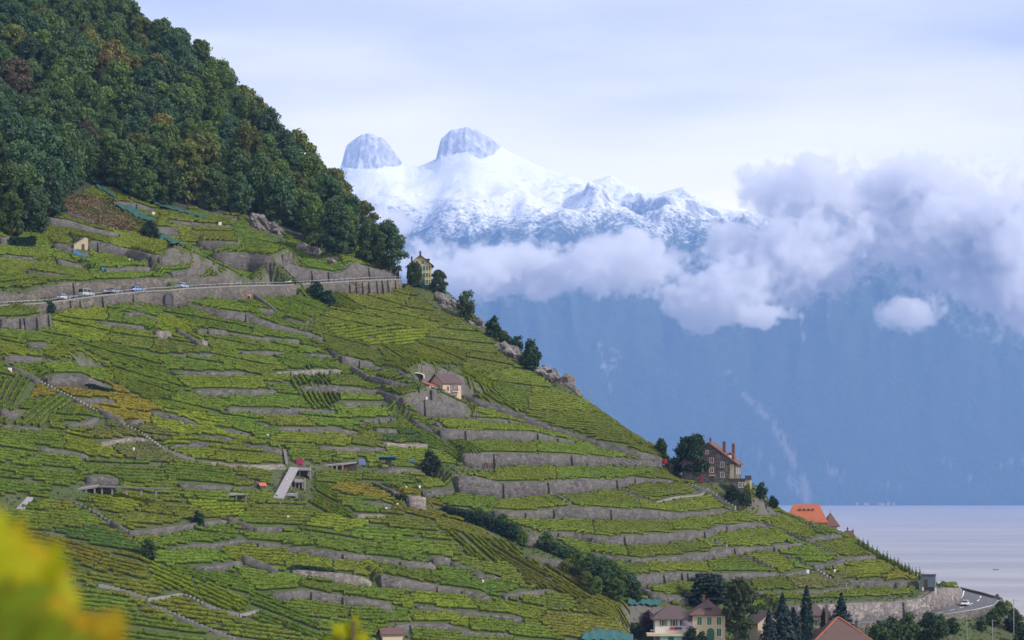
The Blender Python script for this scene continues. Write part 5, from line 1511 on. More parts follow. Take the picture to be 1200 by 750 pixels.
for i in range(len(arc) - 1):
    bm.faces.new((A[i], A[i + 1], B[i + 1], B[i])); bm.faces.new((C_[i + 1], C_[i], D2[i], D2[i + 1])); bm.faces.new((A[i + 1], A[i], C_[i], C_[i + 1])); bm.faces.new((B[i], B[i + 1], D2[i + 1], D2[i]))
st = empty('arched_shed', (q.x + .3, q.y + 1, q.z - .5), R(12)); tag(st, 'small shed with pale rounded roof beside the pink house', 'shed')
bm_obj('shed_roof', bm, M_WHITE, st); box_obj('back_wall', (0, 3.9, 1.0), (4.0, .15, 2.2), M_WOODD, st); box_obj('crate', (.4, 1.6, .5), (1.6, 1.0, 1.0), M_WOODD, st, .04)

# ---- grey stone manor
p = PLOTS['castle']; k = p.y / F
cx = at(834, 566, p.y + 5)
t, roof = gable_house('stone_manor', (cx.x, cx.y, p.z - .3), R(-13), 15.0, 12.0, 5.9, 11.4, M_MANOR, M_TRED, 'large grey stone manor with steep red roof and chimneys', ridge_axis='y', over=.7, thick=.35, below=4)
chimney(roof, .2, -3.8, 10.8, 12.6, .5); chimney(roof, 3.9, -2.5, 8.2, 11.6, .8); chimney(roof, 6.3, -1.0, 6.6, 11.0, .8)
bm = bmesh.new(); add_prism(bm, [(4.6, -4.2, 6.9), (6.9, -4.2, 6.9), (6.9, -4.2, 8.1), (5.75, -4.2, 8.9), (4.6, -4.2, 8.1)], (0, 3.0, 0)); dm = bm_obj('dormer', bm, M_TRED, roof)
box_obj('dormer_window', (5.75, -4.24, 7.6), (1.0, .06, .9), M_FRAME, dm)
for x, z, sh in ((.9, 6.6, M_SHUTR), (.9, 3.9, M_SHUTR), (3.9, 5.4, None), (3.9, 2.6, None), (-3.0, 6.4, M_SHUTR), (-3.0, 3.9, M_SHUTR)): window(t, x, z, .95, 1.35, 'front', 6.0, sh)
window(t, -.4, 8.9, .6, .9, 'front', 6.0)
dr = box_obj('door', (1.0, -6.03, 1.1), (1.3, .1, 2.3), M_WOODD, t); box_obj('door_surround', (1.0, -6.04, 2.45), (1.9, .16, .35), M_BUFF, dr)
box_obj('door', (-2.0, -6.03, 1.2), (1.1, .1, 2.2), M_SHUTR, t)
box_obj('pale_panel', (6.6, -6.02, 3.2), (1.2, .07, 4.6), M_BUFF, t)
for y_ in (-3.5, 0, 3.5): window(t, y_, 3.6, .9, 1.4, 'right', 7.5)
p2 = PLOTS['tower']
t = empty('terrace_annex', (p2.x - .4, p2.y + 2.6, p2.z), R(-8)); tag(t, 'low flat roofed stone annex with buff end at the manor foot', 'house')
k = p2.y / F
box_obj('wall', (-1.1, 0, 0.5), (4.6, 4, 7.0), M_MANOR, t); box_obj('buff_wall', (2.0, .1, 0.4), (1.5, 4.2, 7.2), M_BUFF, t); box_obj('parapet', (-.4, 0, 4.15), (6.8, 4.6, .28), M_WOODD, t)
box_obj('roof_box', (2.0, .2, 4.7), (1.7, 2.0, .8), M_IRON, t)
for x in (-.2, .85): window(t, x, 2.5, .55, 1.4, 'front', 2.0)
cyl_obj('flagpole', (-.1, 1.2, 4.2), (-.1, 1.2, 12.0), .07, M_IRON, t, .04)

# ---- buildings beyond the brow: only the upper parts show
def brow_building(name, px, py_base, dY, w, d, eave, ridge, mats, label, rz, axis='x', hip=0.0):
    q = hit(px, py_base); Y = q.y + dY
    b = at(px, py_base, Y)
    gz = float(height(b.x, Y))
    t, roof = gable_house(name, (b.x, Y, b.z), rz, w, d, eave, ridge, mats[0], mats[1], label, ridge_axis=axis, hip=hip, below=max(3.0, b.z - gz + 2), over=.6)
    return t, roof
t, roof = brow_building('orange_house', 945, 619, 22, 10.5, 7, 1.6, 6.6, (M_CREAM, M_TOR), 'big building with plain orange tiled roof beyond the brow', R(-4), 'x', 1.6)
for x in (-1.9, -.7, .5, 1.7): box_obj('roof_window', (x, -1.55, 5.35), (.55, .35, .5), M_WOODD, roof)
t, roof = brow_building('red_tower', 973, 622, 16, 3.2, 3.2, 1.2, 5.0, (M_CREAM, M_TRED), 'pointed red roofed turret beside the orange roof', R(10), 'x', 1.599)
cyl_obj('finial', (0, 0, 5.1), (0, 0, 6.2), .06, M_IRON, roof, .02)
t, roof = brow_building('red_house', 994, 637, 10, 3.6, 3.2, 1.4, 3.4, (M_CREAM, M_TRED), 'small red roofed house with two chimneys on the brow', R(-12), 'x', .9)
chimney(roof, -.2, 0, 3.0, 4.2, .4); chimney(roof, 1.3, .2, 2.6, 3.6, .4)
window(t, -.8, .8, .5, .7, 'front', 1.6); window(t, .6, .8, .5, .7, 'front', 1.6)

# ---- hut at the bend
p = PLOTS['hut']; k = p.y / F
t = empty('grey_hut', (p.x, p.y + 1.5, p.z), R(-10)); tag(t, 'square blue grey hut with pale side at the bend of the lake road', 'hut')
box_obj('wall', (0, 0, 2.9), (3.7, 3.0, 3.2), plain('blue_grey_boards', (0.10, 0.13, 0.17), .7, .2), t); box_obj('side_panel', (1.9, 0, 3.0), (.12, 2.9, 3.0), M_BUFF, t); box_obj('roof', (0, 0, 4.6), (4.1, 3.4, .16), M_WOODD, t); box_obj('base', (.3, .1, .2), (3.2, 2.6, 2.2), M_IRON, t)
for x in (-1.4, 1.9): box_obj('pillar', (x, -1.5, .3), (.5, .4, 2.0), M_WHITE, t)
box_obj('door', (-.6, -1.53, 2.4), (.9, .08, 2.0), M_WOODD, t)

# ---- stone cabin in the upper vines
p = PLOTS['cabin']
t = empty('stone_cabin', (p.x, p.y + 1.2, p.z - .1), R(22)); tag(t, 'small pale stone cabin with sloping top in the upper vines', 'cabin')
bm = bmesh.new(); add_prism(bm, [(-2.0, -1.2, -1), (2.0, -1.2, -1), (2.0, -1.2, 3.4), (1.3, -1.2, 3.7), (-2.0, -1.2, 1.5)], (0, 2.4, 0)); bm_obj('wall', bm, M_BUFF, t)
bm = bmesh.new(); add_prism(bm, [(-2.2, -1.35, 1.45), (1.35, -1.35, 3.75), (1.35, -1.35, 3.9), (-2.2, -1.35, 1.6)], (0, 2.7, 0)); bm_obj('roof', bm, M_CONC, t)
box_obj('door', (.6, -1.23, .9), (.8, .06, 1.8), M_WOODD, t)

# ---- villa with green shutters
p = PLOTS['villa']; k = p.y / F
Yv = p.y + 4
b = at(829, 752, Yv); k = Yv / F
t, roof = gable_house('villa', (b.x, Yv, b.z), 0, 38 * k, 9.0, 32 * k, 48 * k, M_CREAM, M_TRB, 'cream villa with green shutters and red brown hipped roof', ridge_axis='x', hip=18 * k, over=.7, below=4)
for px in (818, 829.5, 840.7): window(t, (px - 829) * k, (752 - 726.5) * k, 5.2 * k, 9 * k, 'front', 4.5, closed=M_SHUT)
window(t, (840.7 - 829) * k, (752 - 739.5) * k, 5.2 * k, 9 * k, 'front', 4.5, closed=M_SHUT)
bm = bmesh.new(); w_ = 4.3 * k
add_prism(bm, [(.4 - w_ * math.cos(a), -4.58, (752 - 739) * k + w_ * math.sin(a)) for a in np.linspace(0, math.pi, 11)] + [(.4 + w_, -4.58, -1), (.4 - w_, -4.58, -1)], (0, .1, 0)); bm_obj('arch_door', bm, M_SHUT, t)
chimney(roof, -.8, .5, 44 * k, 53 * k, .6, M_BRICK)
bm = bmesh.new(); add_box(bm, (0, -2.6, 38 * k), (1.2, 1.2, .8)); add_box(bm, (0, -2.8, 38 * k + .5), (1.6, 1.7, .14)); bm_obj('dormer', bm, M_TRB, roof)
b2 = at(789, 752, Yv + 1.0)
wg, wroof = gable_house('villa_wing', (b2.x, Yv + 1.0, b2.z), 0, 45 * k, 8.0, 27 * k, 41 * k, M_WHITE, M_TBR, 'white lower wing of the villa with purplish hipped roof', ridge_axis='x', hip=15 * k, over=.9, below=4)
for px in (776, 788.5, 797): window(wg, (px - 789) * k, (752 - 729) * k, 3.4 * k, 6.5 * k, 'front', 4.0, M_SHUT if px != 797 else None)
window(wg, (806 - 789) * k, (752 - 729) * k, 3 * k, 6 * k, 'front', 4.0)
bal = box_obj('balcony', (-.4, -6.0, (752 - 741.5) * k), (62 * k, 4.2, 3.0 * k), M_CREAM, wg)
bm = bmesh.new()
for i in range(22): add_box(bm, (-5.6 + i * .5, -8.0, (752 - 738) * k), (.05, .05, 4 * k))
add_box(bm, (-.4, -8.0, (752 - 736) * k), (11, .06, .08)); bm_obj('railing', bm, M_WHITE, bal)
M_TURQ = plain('turquoise_panel', (0.20, 0.42, 0.40), .6, .12)
for x in (-2.6, .6, 3.2): box_obj('panel', (x, -7.6, (752 - 747) * k), (1.9, .1, 8 * k), M_TURQ, wg)
box_obj('dark_panel', (-.9, -7.5, (752 - 747) * k), (1.2, .1, 7 * k), M_SHUT, wg)  # flat solid panel in dark green between the turquoise ones
# umbrella, table things on the balcony
u = at(805.5, 738, Yv - 6); ue = empty('umbrella', u); tag(ue, 'grey domed parasol open on the villa balcony', 'parasol')
cyl_obj('pole', (0, 0, -.9), (0, 0, 2.0), .04, M_STEEL, ue)
bm = bmesh.new(); n_ = 12
ring = [[bm.verts.new((r_ * math.cos(2 * math.pi * i / n_), r_ * math.sin(2 * math.pi * i / n_), z_)) for i in range(n_)] for r_, z_ in ((1.5, .95), (1.25, 1.35), (.75, 1.75))]
topv = bm.verts.new((0, 0, 1.95))
for a_ in range(2):
    for i in range(n_): bm.faces.new((ring[a_][i], ring[a_][(i + 1) % n_], ring[a_ + 1][(i + 1) % n_], ring[a_ + 1][i]))
for i in range(n_): bm.faces.new((ring[2][i], ring[2][(i + 1) % n_], topv))
bm_obj('canopy', bm, plain('grey_canvas', (0.12, 0.10, 0.14), .8), ue, smooth=True)
for px, c_, nm, lab in ((789, (0.30, 0.03, 0.05), 'cushion_box', 'dark red box on the villa balcony'), (795, (0.05, 0.07, 0.2), 'blue_cover', 'dark blue cover on the villa balcony')):
    q = at(px, 738, Yv - 5.5); o = box_obj(nm, (0, 0, .2), (1.6, .8, .8), plain(nm, c_), None, .06); o.location = q; tag(o, lab, 'box')
q = at(846, 749, Yv - 6)
o = empty('folded_parasol', q); tag(o, 'folded white parasol standing by the villa door', 'parasol'); cyl_obj('pole', (0, 0, -2), (0, 0, 2.1), .035, M_STEEL, o)
cyl_obj('canopy', (0, 0, .2), (0, 0, 2.0), .22, M_WHITE, o, .05)

# ---- small cream house and cream house behind the cypress
p = PLOTS['cream']; k = p.y / F
b = at(897, 754, p.y + 2)
t, roof = gable_house('cream_house', (b.x, b.y, b.z), R(24), 7.0, 5.0, 26 * k, 38 * k, M_CREAM, M_TBR, 'small cream house half hidden behind the spruces', ridge_axis='y', over=.8)
window(t, -.6, 17 * k, .8, 1.2, 'front', 2.5, M_SHUT)
p = PLOTS['farm']; k = p.y / F
b = at(951, 740, p.y + 3)
t, roof = gable_house('farm_house', (b.x, b.y, b.z), R(-6), 28 * k, 6, 19 * k, 31 * k, M_CREAM, M_TBR, 'cream house with dark hipped roof behind the tall cypress', ridge_axis='x', hip=8 * k, over=.7)
window(t, 5 * k, 11 * k, .8, 1.5, 'front', 3.0, M_SHUT); window(t, -9 * k, 11 * k, .8, 1.3, 'front', 3.0)
# ---- big brown hipped roof at the bottom edge
Yb = hit(985, 750).y - 6; k = Yb / F
b = at(982, 790, Yb)
t, roof = gable_house('brown_roof_house', (b.x, b.y, b.z), R(8), 78 * k, 11.0, 34 * k, 66 * k, M_CREAM, M_TRB, 'large house with red brown hipped roof at the bottom edge', ridge_axis='x', hip=36 * k, over=.9, below=6)
for x in (-12 * k, 8 * k):
    sl = (66 - 34) * k / 5.5
    bm = bmesh.new(); add_box(bm, (x, -3.2, 34 * k + (5.5 - 3.2) * sl + .32), (.7, 1.1, .08), rot=Matrix.Rotation(math.atan(sl), 4, 'X')); bm_obj('skylight', bm, M_FRAME, roof)
chimney(roof, -13 * k, .8, 58 * k, 72 * k, .6); chimney(roof, 20 * k, -1.6, 48 * k, 62 * k, .6, M_IRON); chimney(roof, 33 * k, -1.2, 38 * k, 54 * k, .6, M_IRON)
bm = bmesh.new(); add_cyl(bm, (0, -.2, 66 * k + .25), (-78 * k / 2 - .7, -6.2, 34 * k + .22), .16, None, 6); add_cyl(bm, (0, -.2, 66 * k + .25), (78 * k / 2 + .7, -6.2, 34 * k + .22), .16, None, 6); bm_obj('ridge_tiles', bm, M_TOR, roof)
# ---- brown shed roof lower centre
q = hit(458, 750); k = q.y / F
t, roof = gable_house('vine_shed', (q.x, q.y, q.z - .5), R(16), 24 * k, 3.4, 1.9, 2.9, M_CREAM, M_TRB, 'vineyard shed with plain purple brown roof at the bottom edge', ridge_axis='x', over=.4)
# ------------------------------------------------------------------ roads
M_ASPH = plain('asphalt', (0.095, 0.095, 0.105), .9, .2, .5); M_LINE = plain('road_paint', (0.7, 0.7, 0.68), .7, .1)
def ribbon(name, outer, inner, mat, dz=0.0, n=60):
    def res(P):
        P = np.array([tuple(p) for p in P]); s = np.concatenate([[0], np.cumsum(np.linalg.norm(np.diff(P, axis=0), axis=1))]); q = np.linspace(0, s[-1], n)
        return np.stack([np.interp(q, s, P[:, i]) for i in range(3)], -1)
    A, B = res(outer), res(inner); A[:, 2] += dz; B[:, 2] += dz
    i = np.arange(n - 1)
    return np_mesh(name, np.concatenate([A, B]), np.stack([i, i + 1, n + i + 1, n + i], -1), mat), A, B
m, A, B = ribbon('lake_road', lake_out, lake_in, M_ASPH)
tag(link('lake_road', m), 'grey lake road sweeping round the bend', 'road', kind='structure')
for nm, f0, f1, ml in (('edge_line', .06, .085, 'white line along the outer edge of the lake road'), ('edge_line', .93, .955, 'white line along the wall side of the lake road'), ('centre_line', .49, .515, 'broken white centre line of the lake road')):
    P0 = A * (1 - f0) + B * f0; P1 = A * (1 - f1) + B * f1; P0[:, 2] += .03; P1[:, 2] += .03
    n = len(P0); i = np.arange(n - 1)
    if nm == 'centre_line': i = i[(i // 2) % 2 == 0]
    tag(link('road_marking', np_mesh(nm, np.concatenate([P0, P1]), np.stack([i, i + 1, n + i + 1, n + i], -1), M_LINE)), ml, None, kind='structure')
# upper road deck
UP = [w for w in built if w['label'] and 'carrying the upper road' in w['label']][0]
UPP = np.array([(p[0], p[1], p[3]) for p in UP['pl']])
up_out = []; up_in = []
for i, p in enumerate(UPP):
    a = UPP[max(0, i - 1)]; b = UPP[min(len(UPP) - 1, i + 1)]
    d = np.array([b[0] - a[0], b[1] - a[1]]); d /= np.hypot(*d); nn = np.array([-d[1], d[0]])
    up_out.append((p[0] + nn[0] * .3, p[1] + nn[1] * .3, p[2] + .05)); up_in.append((p[0] + nn[0] * 8.6, p[1] + nn[1] * 8.6, p[2] + .05))
m, A, B = ribbon('upper_road', up_out, up_in, M_ASPH, .05, 120)
tag(link('upper_road', m), 'narrow corniche road crossing the slope', 'road', kind='structure')
def along(P, px):
    """point on the polyline P (n,3) at photograph column px"""
    c = 600 + F * P[:, 0] / P[:, 1]
    return np.array([np.interp(px, c, P[:, k]) for k in range(3)])
# parapet rail of the upper road: kerb, posts, rail
rail = empty('road_railing', tuple(A[0])); tag(rail, 'railing with many short posts along the edge of the upper road', 'railing')
org = A[0]
def post_mesh():
    bm = bmesh.new(); add_box(bm, (0, 0, .45), (.22, .22, 1.1), .02); m = bpy.data.meshes.new('post'); bmesh.ops.recalc_face_normals(bm, faces=bm.faces[:]); bm.to_mesh(m); bm.free(); m.materials.append(M_IRON); return m
pm = post_mesh()
seg = np.concatenate([[0], np.cumsum(np.linalg.norm(np.diff(A, axis=0), axis=1))])
for q in np.linspace(0, seg[-1], 88):
    c = np.array([np.interp(q, seg, A[:, k]) for k in range(3)]) - org
    link('post', pm, rail, tuple(c))
for nm, z0, w_, h_, mt in (('kerb', .12, .45, .34, M_CONC), ('rail', .95, .10, .14, M_STEEL)):
    bm = bmesh.new(); prev = None
    for k in range(0, len(A)):
        a = A[max(0, k - 1)]; b = A[min(len(A) - 1, k + 1)]; d = b - a; L = math.hypot(d[0], d[1]); nx_, ny_ = -d[1] / L, d[0] / L
        c = A[k] - org
        ring = [bm.verts.new((c[0] + nx_ * s * w_ / 2, c[1] + ny_ * s * w_ / 2, c[2] + z0 + t * h_ / 2)) for s, t in ((-1, -1), (1, -1), (1, 1), (-1, 1))]
        if prev:
            for e in range(4): bm.faces.new((prev[e], prev[(e + 1) % 4], ring[(e + 1) % 4], ring[e]))
        prev = ring
    bm_obj(nm, bm, mt, rail)
# arched doorway in the road wall
c = along(UPP, 196); k = c[1] / F
q = hit(196, 358); kz = at(196, 357, c[1])
bm = bmesh.new(); w_ = 1.0
pts = [(-w_, 0, 0)] + [(-w_ * math.cos(a), 0, 2.0 + w_ * math.sin(a)) for a in np.linspace(0, math.pi, 9)] + [(w_, 0, 0)]
add_prism(bm, pts, (0, .25, 0))
d_ = along(UPP, 204) - along(UPP, 188); ang = math.atan2(d_[1], d_[0]); nn = np.array([math.sin(ang), -math.cos(ang)])
o = empty('arched_doorway', (c[0] + nn[0] * .85, c[1] + nn[1] * .85, kz.z), ang); tag(o, 'dark arched doorway in the road retaining wall', 'doorway')
bm_obj('arch_shade', bm, M_IRON, o)  # solid dark slab, its colour stands in for the shade inside the arch
bm = bmesh.new()
for a in np.linspace(0, math.pi, 10): add_box(bm, (-(w_ + .18) * math.cos(a), .02, 2.0 + (w_ + .18) * math.sin(a)), (.36, .4, .36), .03, Matrix.Rotation(-a, 4, 'Y'))
for sg in (-1, 1): add_box(bm, (sg * (w_ + .2), .02, 1.0), (.4, .4, 2.0), .03)
bm_obj('stone_arch', bm, M_TANW, o)
# sloping buttress fans beside the doorway
for px, lab in ((178, 'left'), (215, 'right')):
    c = along(UPP, px); zt = c[2]; zb = c[2] - 18 * c[1] / F
    o = empty('wall_fan', (c[0], c[1], zb), ang); tag(o, f'triangular masonry fan on the {lab} of the arched doorway', 'wall')
    sg = -1 if lab == 'left' else 1
    bm = bmesh.new(); add_prism(bm, [(-sg * 4.0, -1.0, -1.5), (sg * 6.5, -1.0, -1.5), (sg * 6.0, -1.0, .2), (-sg * 4.0, -1.0, zt - zb - .4)], (0, .8, 0)); bm_obj('fan_wall', bm, M_TANW, o)

# ------------------------------------------------------------------ vehicles
M_TYRE = plain('tyre', (0.02, 0.02, 0.022), .9); M_RIM = plain('rim', (0.45, 0.46, 0.48), .35, .05, 3, .7); M_LAMP = plain('headlamp', (0.75, 0.75, 0.72), .2, .05); M_TAIL = plain('tail_lamp', (0.35, 0.02, 0.02), .3, .05)
def paint_mat():
    a = NT('car_paint'); a.bsdf(a.n('ShaderNodeObjectInfo').outputs['Color'], .28, **{'Coat Weight': .6}); return a.m
M_PAINT = paint_mat()
def loft(bm, secs):
    prev = None
    for s in secs:
        ring = [bm.verts.new(p) for p in s]
        if prev:
            n = len(ring)
            for i in range(n): bm.faces.new((prev[i], prev[(i + 1) % n], ring[(i + 1) % n], ring[i]))
        else: bm.faces.new(ring[::-1])
        prev = ring
    bm.faces.new(prev)
def make_car(van=False):
    L, Wd = (4.9, 1.9) if van else (4.1, 1.72)
    hb = 1.05 if van else .86
    prof = [(-L / 2, .45, .55), (-L / 2 + .12, .30, hb - .02), (-L * .30, .26, hb + .02), (L * .12, .26, hb), (L * .36, .28, hb - .10 if not van else hb), (L / 2 - .06, .34, hb - .26), (L / 2, .42, .55)]
    bm = bmesh.new()
    loft(bm, [[(x, -Wd / 2 * (.92 if abs(x) > L * .45 else 1), zl), (x, -Wd / 2, (zl + zh) / 2), (x, -Wd / 2 * .93, zh), (x, Wd / 2 * .93, zh), (x, Wd / 2, (zl + zh) / 2), (x, Wd / 2 * (.92 if abs(x) > L * .45 else 1), zl)] for x, zl, zh in prof])
    bmesh.ops.recalc_face_normals(bm, faces=bm.faces[:]); body = bpy.data.meshes.new('body'); bm.to_mesh(body); bm.free(); body.materials.append(M_PAINT)
    top = 2.0 if van else 1.45
    bm = bmesh.new()
    x0, x1, x2, x3 = (-L / 2 + .1, -L / 2 + .2, L * .20, L * .36) if van else (-L * .44, -L * .30, L * .06, L * .24)
    loft(bm, [[(x, -Wd / 2 * .9, hb - .06), (x, -Wd / 2 * .9, hb - .03), (x, Wd / 2 * .9, hb - .03), (x, Wd / 2 * .9, hb - .06)] if f == 0 else [(x, -Wd / 2 * .92, hb - .06), (x, -Wd / 2 * .76, top - .08), (x, Wd / 2 * .76, top - .08), (x, Wd / 2 * .92, hb - .06)] for x, f in ((x0, 0), (x1, 1), (x2, 1), (x3, 0))])
    bmesh.ops.recalc_face_normals(bm, faces=bm.faces[:]); cab = bpy.data.meshes.new('windows'); bm.to_mesh(cab); bm.free(); cab.materials.append(M_GLASS)
    bm = bmesh.new(); add_box(bm, ((x1 + x2) / 2, 0, top - .05), (x2 - x1 + .15, Wd * .78, .10), .04)
    for x in (x1 + .05, (x1 + x2) / 2, x2 - .05):
        for sg in (-1, 1): add_box(bm, (x, sg * Wd / 2 * .845, (hb + top) / 2 - .06), (.08, .06, top - hb - .02), 0, Matrix.Rotation(sg * .22, 4, 'X'))
    bmesh.ops.recalc_face_normals(bm, faces=bm.faces[:]); rf = bpy.data.meshes.new('roof'); bm.to_mesh(rf); bm.free(); rf.materials.append(M_PAINT)
    bm = bmesh.new(); add_cyl(bm, (0, -.1, 0), (0, .1, 0), .32, None, 16); ty = bpy.data.meshes.new('tyre'); bmesh.ops.recalc_face_normals(bm, faces=bm.faces[:]); bm.to_mesh(ty); bm.free(); ty.materials.append(M_TYRE)
    bm = bmesh.new(); add_cyl(bm, (0, -.115, 0), (0, .115, 0), .19, None, 12); ri = bpy.data.meshes.new('rim'); bmesh.ops.recalc_face_normals(bm, faces=bm.faces[:]); bm.to_mesh(ri); bm.free(); ri.materials.append(M_RIM)
    lm = []
    for mt, nm in ((M_LAMP, 'headlight'), (M_TAIL, 'tail_light')):
        bm = bmesh.new(); add_box(bm, (0, 0, 0), (.10, .32, .16), .02); me = bpy.data.meshes.new(nm); bm.to_mesh(me); bm.free(); me.materials.append(mt); lm.append(me)
    return dict(body=body, windows=cab, roof=rf, tyre=ty, rim=ri, lamps=lm, L=L, W=Wd)
CAR, VAN = make_car(), make_car(True)
def place_car(kind, loc, rz, color, label, name='parked_car', cat='car'):
    t = empty(name, loc, rz); tag(t, label, cat, 'cars on the roads')
    b = link('body', kind['body'], t); b.color = (*color, 1); link('windows', kind['windows'], t)
    r_ = link('roof', kind['roof'], t); r_.color = (*color, 1)
    for sx in (-1, 1):
        for sy in (-1, 1):
            w_ = link('wheel', kind['tyre'], t, (sx * kind['L'] * .31, sy * (kind['W'] / 2 - .1), .32)); link('rim', kind['rim'], w_)
    for sy in (-1, 1):
        link('headlight', kind['lamps'][0], t, (kind['L'] / 2 - .02, sy * .6, .62)); link('tail_light', kind['lamps'][1], t, (-kind['L'] / 2 + .03, sy * .6, .68))
def on_upper(px, inset=3.0, lift=.1):
    c = along(UPP, px); d = along(UPP, px + 3) - along(UPP, px - 3); a = math.atan2(d[1], d[0])
    return (c[0] - math.sin(a) * inset, c[1] + math.cos(a) * inset, c[2] + lift), a
WHITE = (.72, .72, .72); SILV = (.42, .44, .48); DGREY = (.08, .08, .09); BLUE = (.04, .18, .50)
for px, kd, colr, flip, lab in ((81, CAR, SILV, 0, 'silver grey car on the left part of the upper road'), (89, CAR, DGREY, 0, 'dark grey car close behind the silver car'), (108, VAN, (.34, .35, .37), 0, 'dull grey van alone on the upper road'),
        (141, CAR, (.20, .22, .26), 0, 'grey car in the group beside the blue car'), (147, CAR, WHITE, 1, 'white car next to the blue car'), (166, CAR, BLUE, 0, 'bright blue car over the end of the buttressed wall'), (221, CAR, (.30, .40, .48), 0, 'pale blue grey car right of the arched doorway'), (348, CAR, WHITE, 1, 'white car under the high dark wall')):
    loc, a = on_upper(px, 2.0 if px != 147 else 5.0, .35)
    place_car(kd, loc, a + (math.pi if flip else 0), colr, lab)
# white van-like car on the bend of the lake road
f = .38
c = lake_out[5] * .42 + lake_in[5] * .58
dv = lake_out[6] - lake_out[4]
place_car(CAR, (c.x, c.y, c.z + .05), R(-112), WHITE, 'white car rounding the bend of the lake road', 'car')
# red things: tractor by the end of the terrace path, car by the path on the left
q = hit(777, 547)
t = empty('tractor', (q.x, q.y, q.z), R(150)); tag(t, 'small red vineyard tractor at the end of the terrace path', 'tractor')
box_obj('bonnet', (.8, 0, .9), (1.3, .7, .7), plain('red_paint', (.45, .02, .03), .4, .1), t, .08); box_obj('chassis', (0, 0, .6), (2.6, .5, .35), M_IRON, t, .04); box_obj('cab', (-.5, 0, 1.5), (1.2, 1.1, 1.3), plain('red_cab', (.42, .02, .03), .4, .1), t, .1); box_obj('cab_window', (-.5, -.565, 1.7), (.9, .03, .6), M_GLASS, t)
for sx, r_ in ((-.7, .62), (1.1, .38)):
    for sy in (-.72, .72):
        w_ = cyl_obj('wheel', (sx, sy - .15, r_), (sx, sy + .15, r_), r_, M_TYRE, t, None, 14); cyl_obj('rim', (sx, sy - .17, r_), (sx, sy + .17, r_), r_ * .5, M_RIM, w_, None, 10)
# ------------------------------------------------------------------ boat
bY = 177.8 / ((667 + 1 - HOR) / F) * 1.0
b = at(1167, 668, bY); sc = bY / F * 7 / 6.0
t = empty('motor_boat', (b.x, b.y, LAKE_Z), R(12)); t.scale = (sc, sc, sc); tag(t, 'small dark motor boat alone on the pale lake', 'boat')
bm = bmesh.new(); loft(bm, [[(x, -w_, z1), (x, -w_ * .6, -.3), (x, w_ * .6, -.3), (x, w_, z1)] for x, w_, z1 in ((-3, .9, .7), (-1, 1.05, .7), (1.2, .95, .8), (2.6, .45, 1.0), (3.0, .06, 1.1))]); bm_obj('hull', bm, M_IRON, t)
bm = bmesh.new(); add_prism(bm, [(-1.0, -.7, .7), (1.0, -.7, .7), (.5, -.7, 1.6), (-.9, -.7, 1.7)], (0, 1.4, 0)); cb = bm_obj('cabin', bm, M_WHITE, t)
box_obj('cabin_window', (-.1, -.72, 1.3), (1.0, .04, .35), M_GLASS, cb); cyl_obj('person_seat', (-1.9, 0, .6), (-1.9, 0, 1.1), .3, M_IRON, t)

# ------------------------------------------------------------------ people
M_SKIN = plain('skin', (0.45, 0.27, 0.19), .6, .05)
M_CLOTH = NT('clothes'); M_CLOTH.bsdf(M_CLOTH.n('ShaderNodeObjectInfo').outputs['Color'], .85); M_CLOTH = M_CLOTH.m
M_HAIR = plain('hair', (0.03, 0.02, 0.015), .7)
def person_mesh(seed, pose):
    r = random.Random(seed)
    s = r.uniform(-.08, .08)
    J = {'pel': (0, 0, .93, .15), 'chest': (s * .3, 0, 1.28, .17), 'neck': (s * .3, 0, 1.50, .06), 'head': (s * .3, -.02, 1.64, .10), 'top': (s * .3, 0, 1.72, .075)}
    ar = .22 if pose == 0 else .3
    for sg, n in ((-1, 'l'), (1, 'r')):
        J['sh' + n] = (sg * .19, 0, 1.43, .07); J['el' + n] = (sg * ar * 1.15, .03 if pose == 0 else -.08, 1.16, .05); J['wr' + n] = (sg * ar, -.06 if pose == 0 else -.26, .92 if pose == 0 else 1.10, .036); J['ha' + n] = (sg * ar * .97, -.1 if pose == 0 else -.34, .82 if pose == 0 else 1.13, .035)
        J['hp' + n] = (sg * .10, 0, .86, .10); J['kn' + n] = (sg * .11, -.03 + s * sg, .48, .075); J['an' + n] = (sg * .12, .02 - s * sg, .09, .05); J['to' + n] = (sg * .13, -.16 - s * sg, .04, .04)
    E = [('pel', 'chest'), ('chest', 'neck'), ('neck', 'head'), ('head', 'top')]
    for n in 'lr': E += [('chest', 'sh' + n), ('sh' + n, 'el' + n), ('el' + n, 'wr' + n), ('wr' + n, 'ha' + n), ('pel', 'hp' + n), ('hp' + n, 'kn' + n), ('kn' + n, 'an' + n), ('an' + n, 'to' + n)]
    keys = list(J); m = bpy.data.meshes.new('person')
    m.from_pydata([J[k][:3] for k in keys], [(keys.index(a), keys.index(b)) for a, b in E], [])
    bm = bmesh.new(); bm.from_mesh(m); lay = bm.verts.layers.skin.verify(); bm.verts.ensure_lookup_table()
    for i, k in enumerate(keys): bm.verts[i][lay].radius = (J[k][3], J[k][3] * .85); bm.verts[i][lay].use_root = (k == 'pel')
    bm.to_mesh(m); bm.free()
    return m
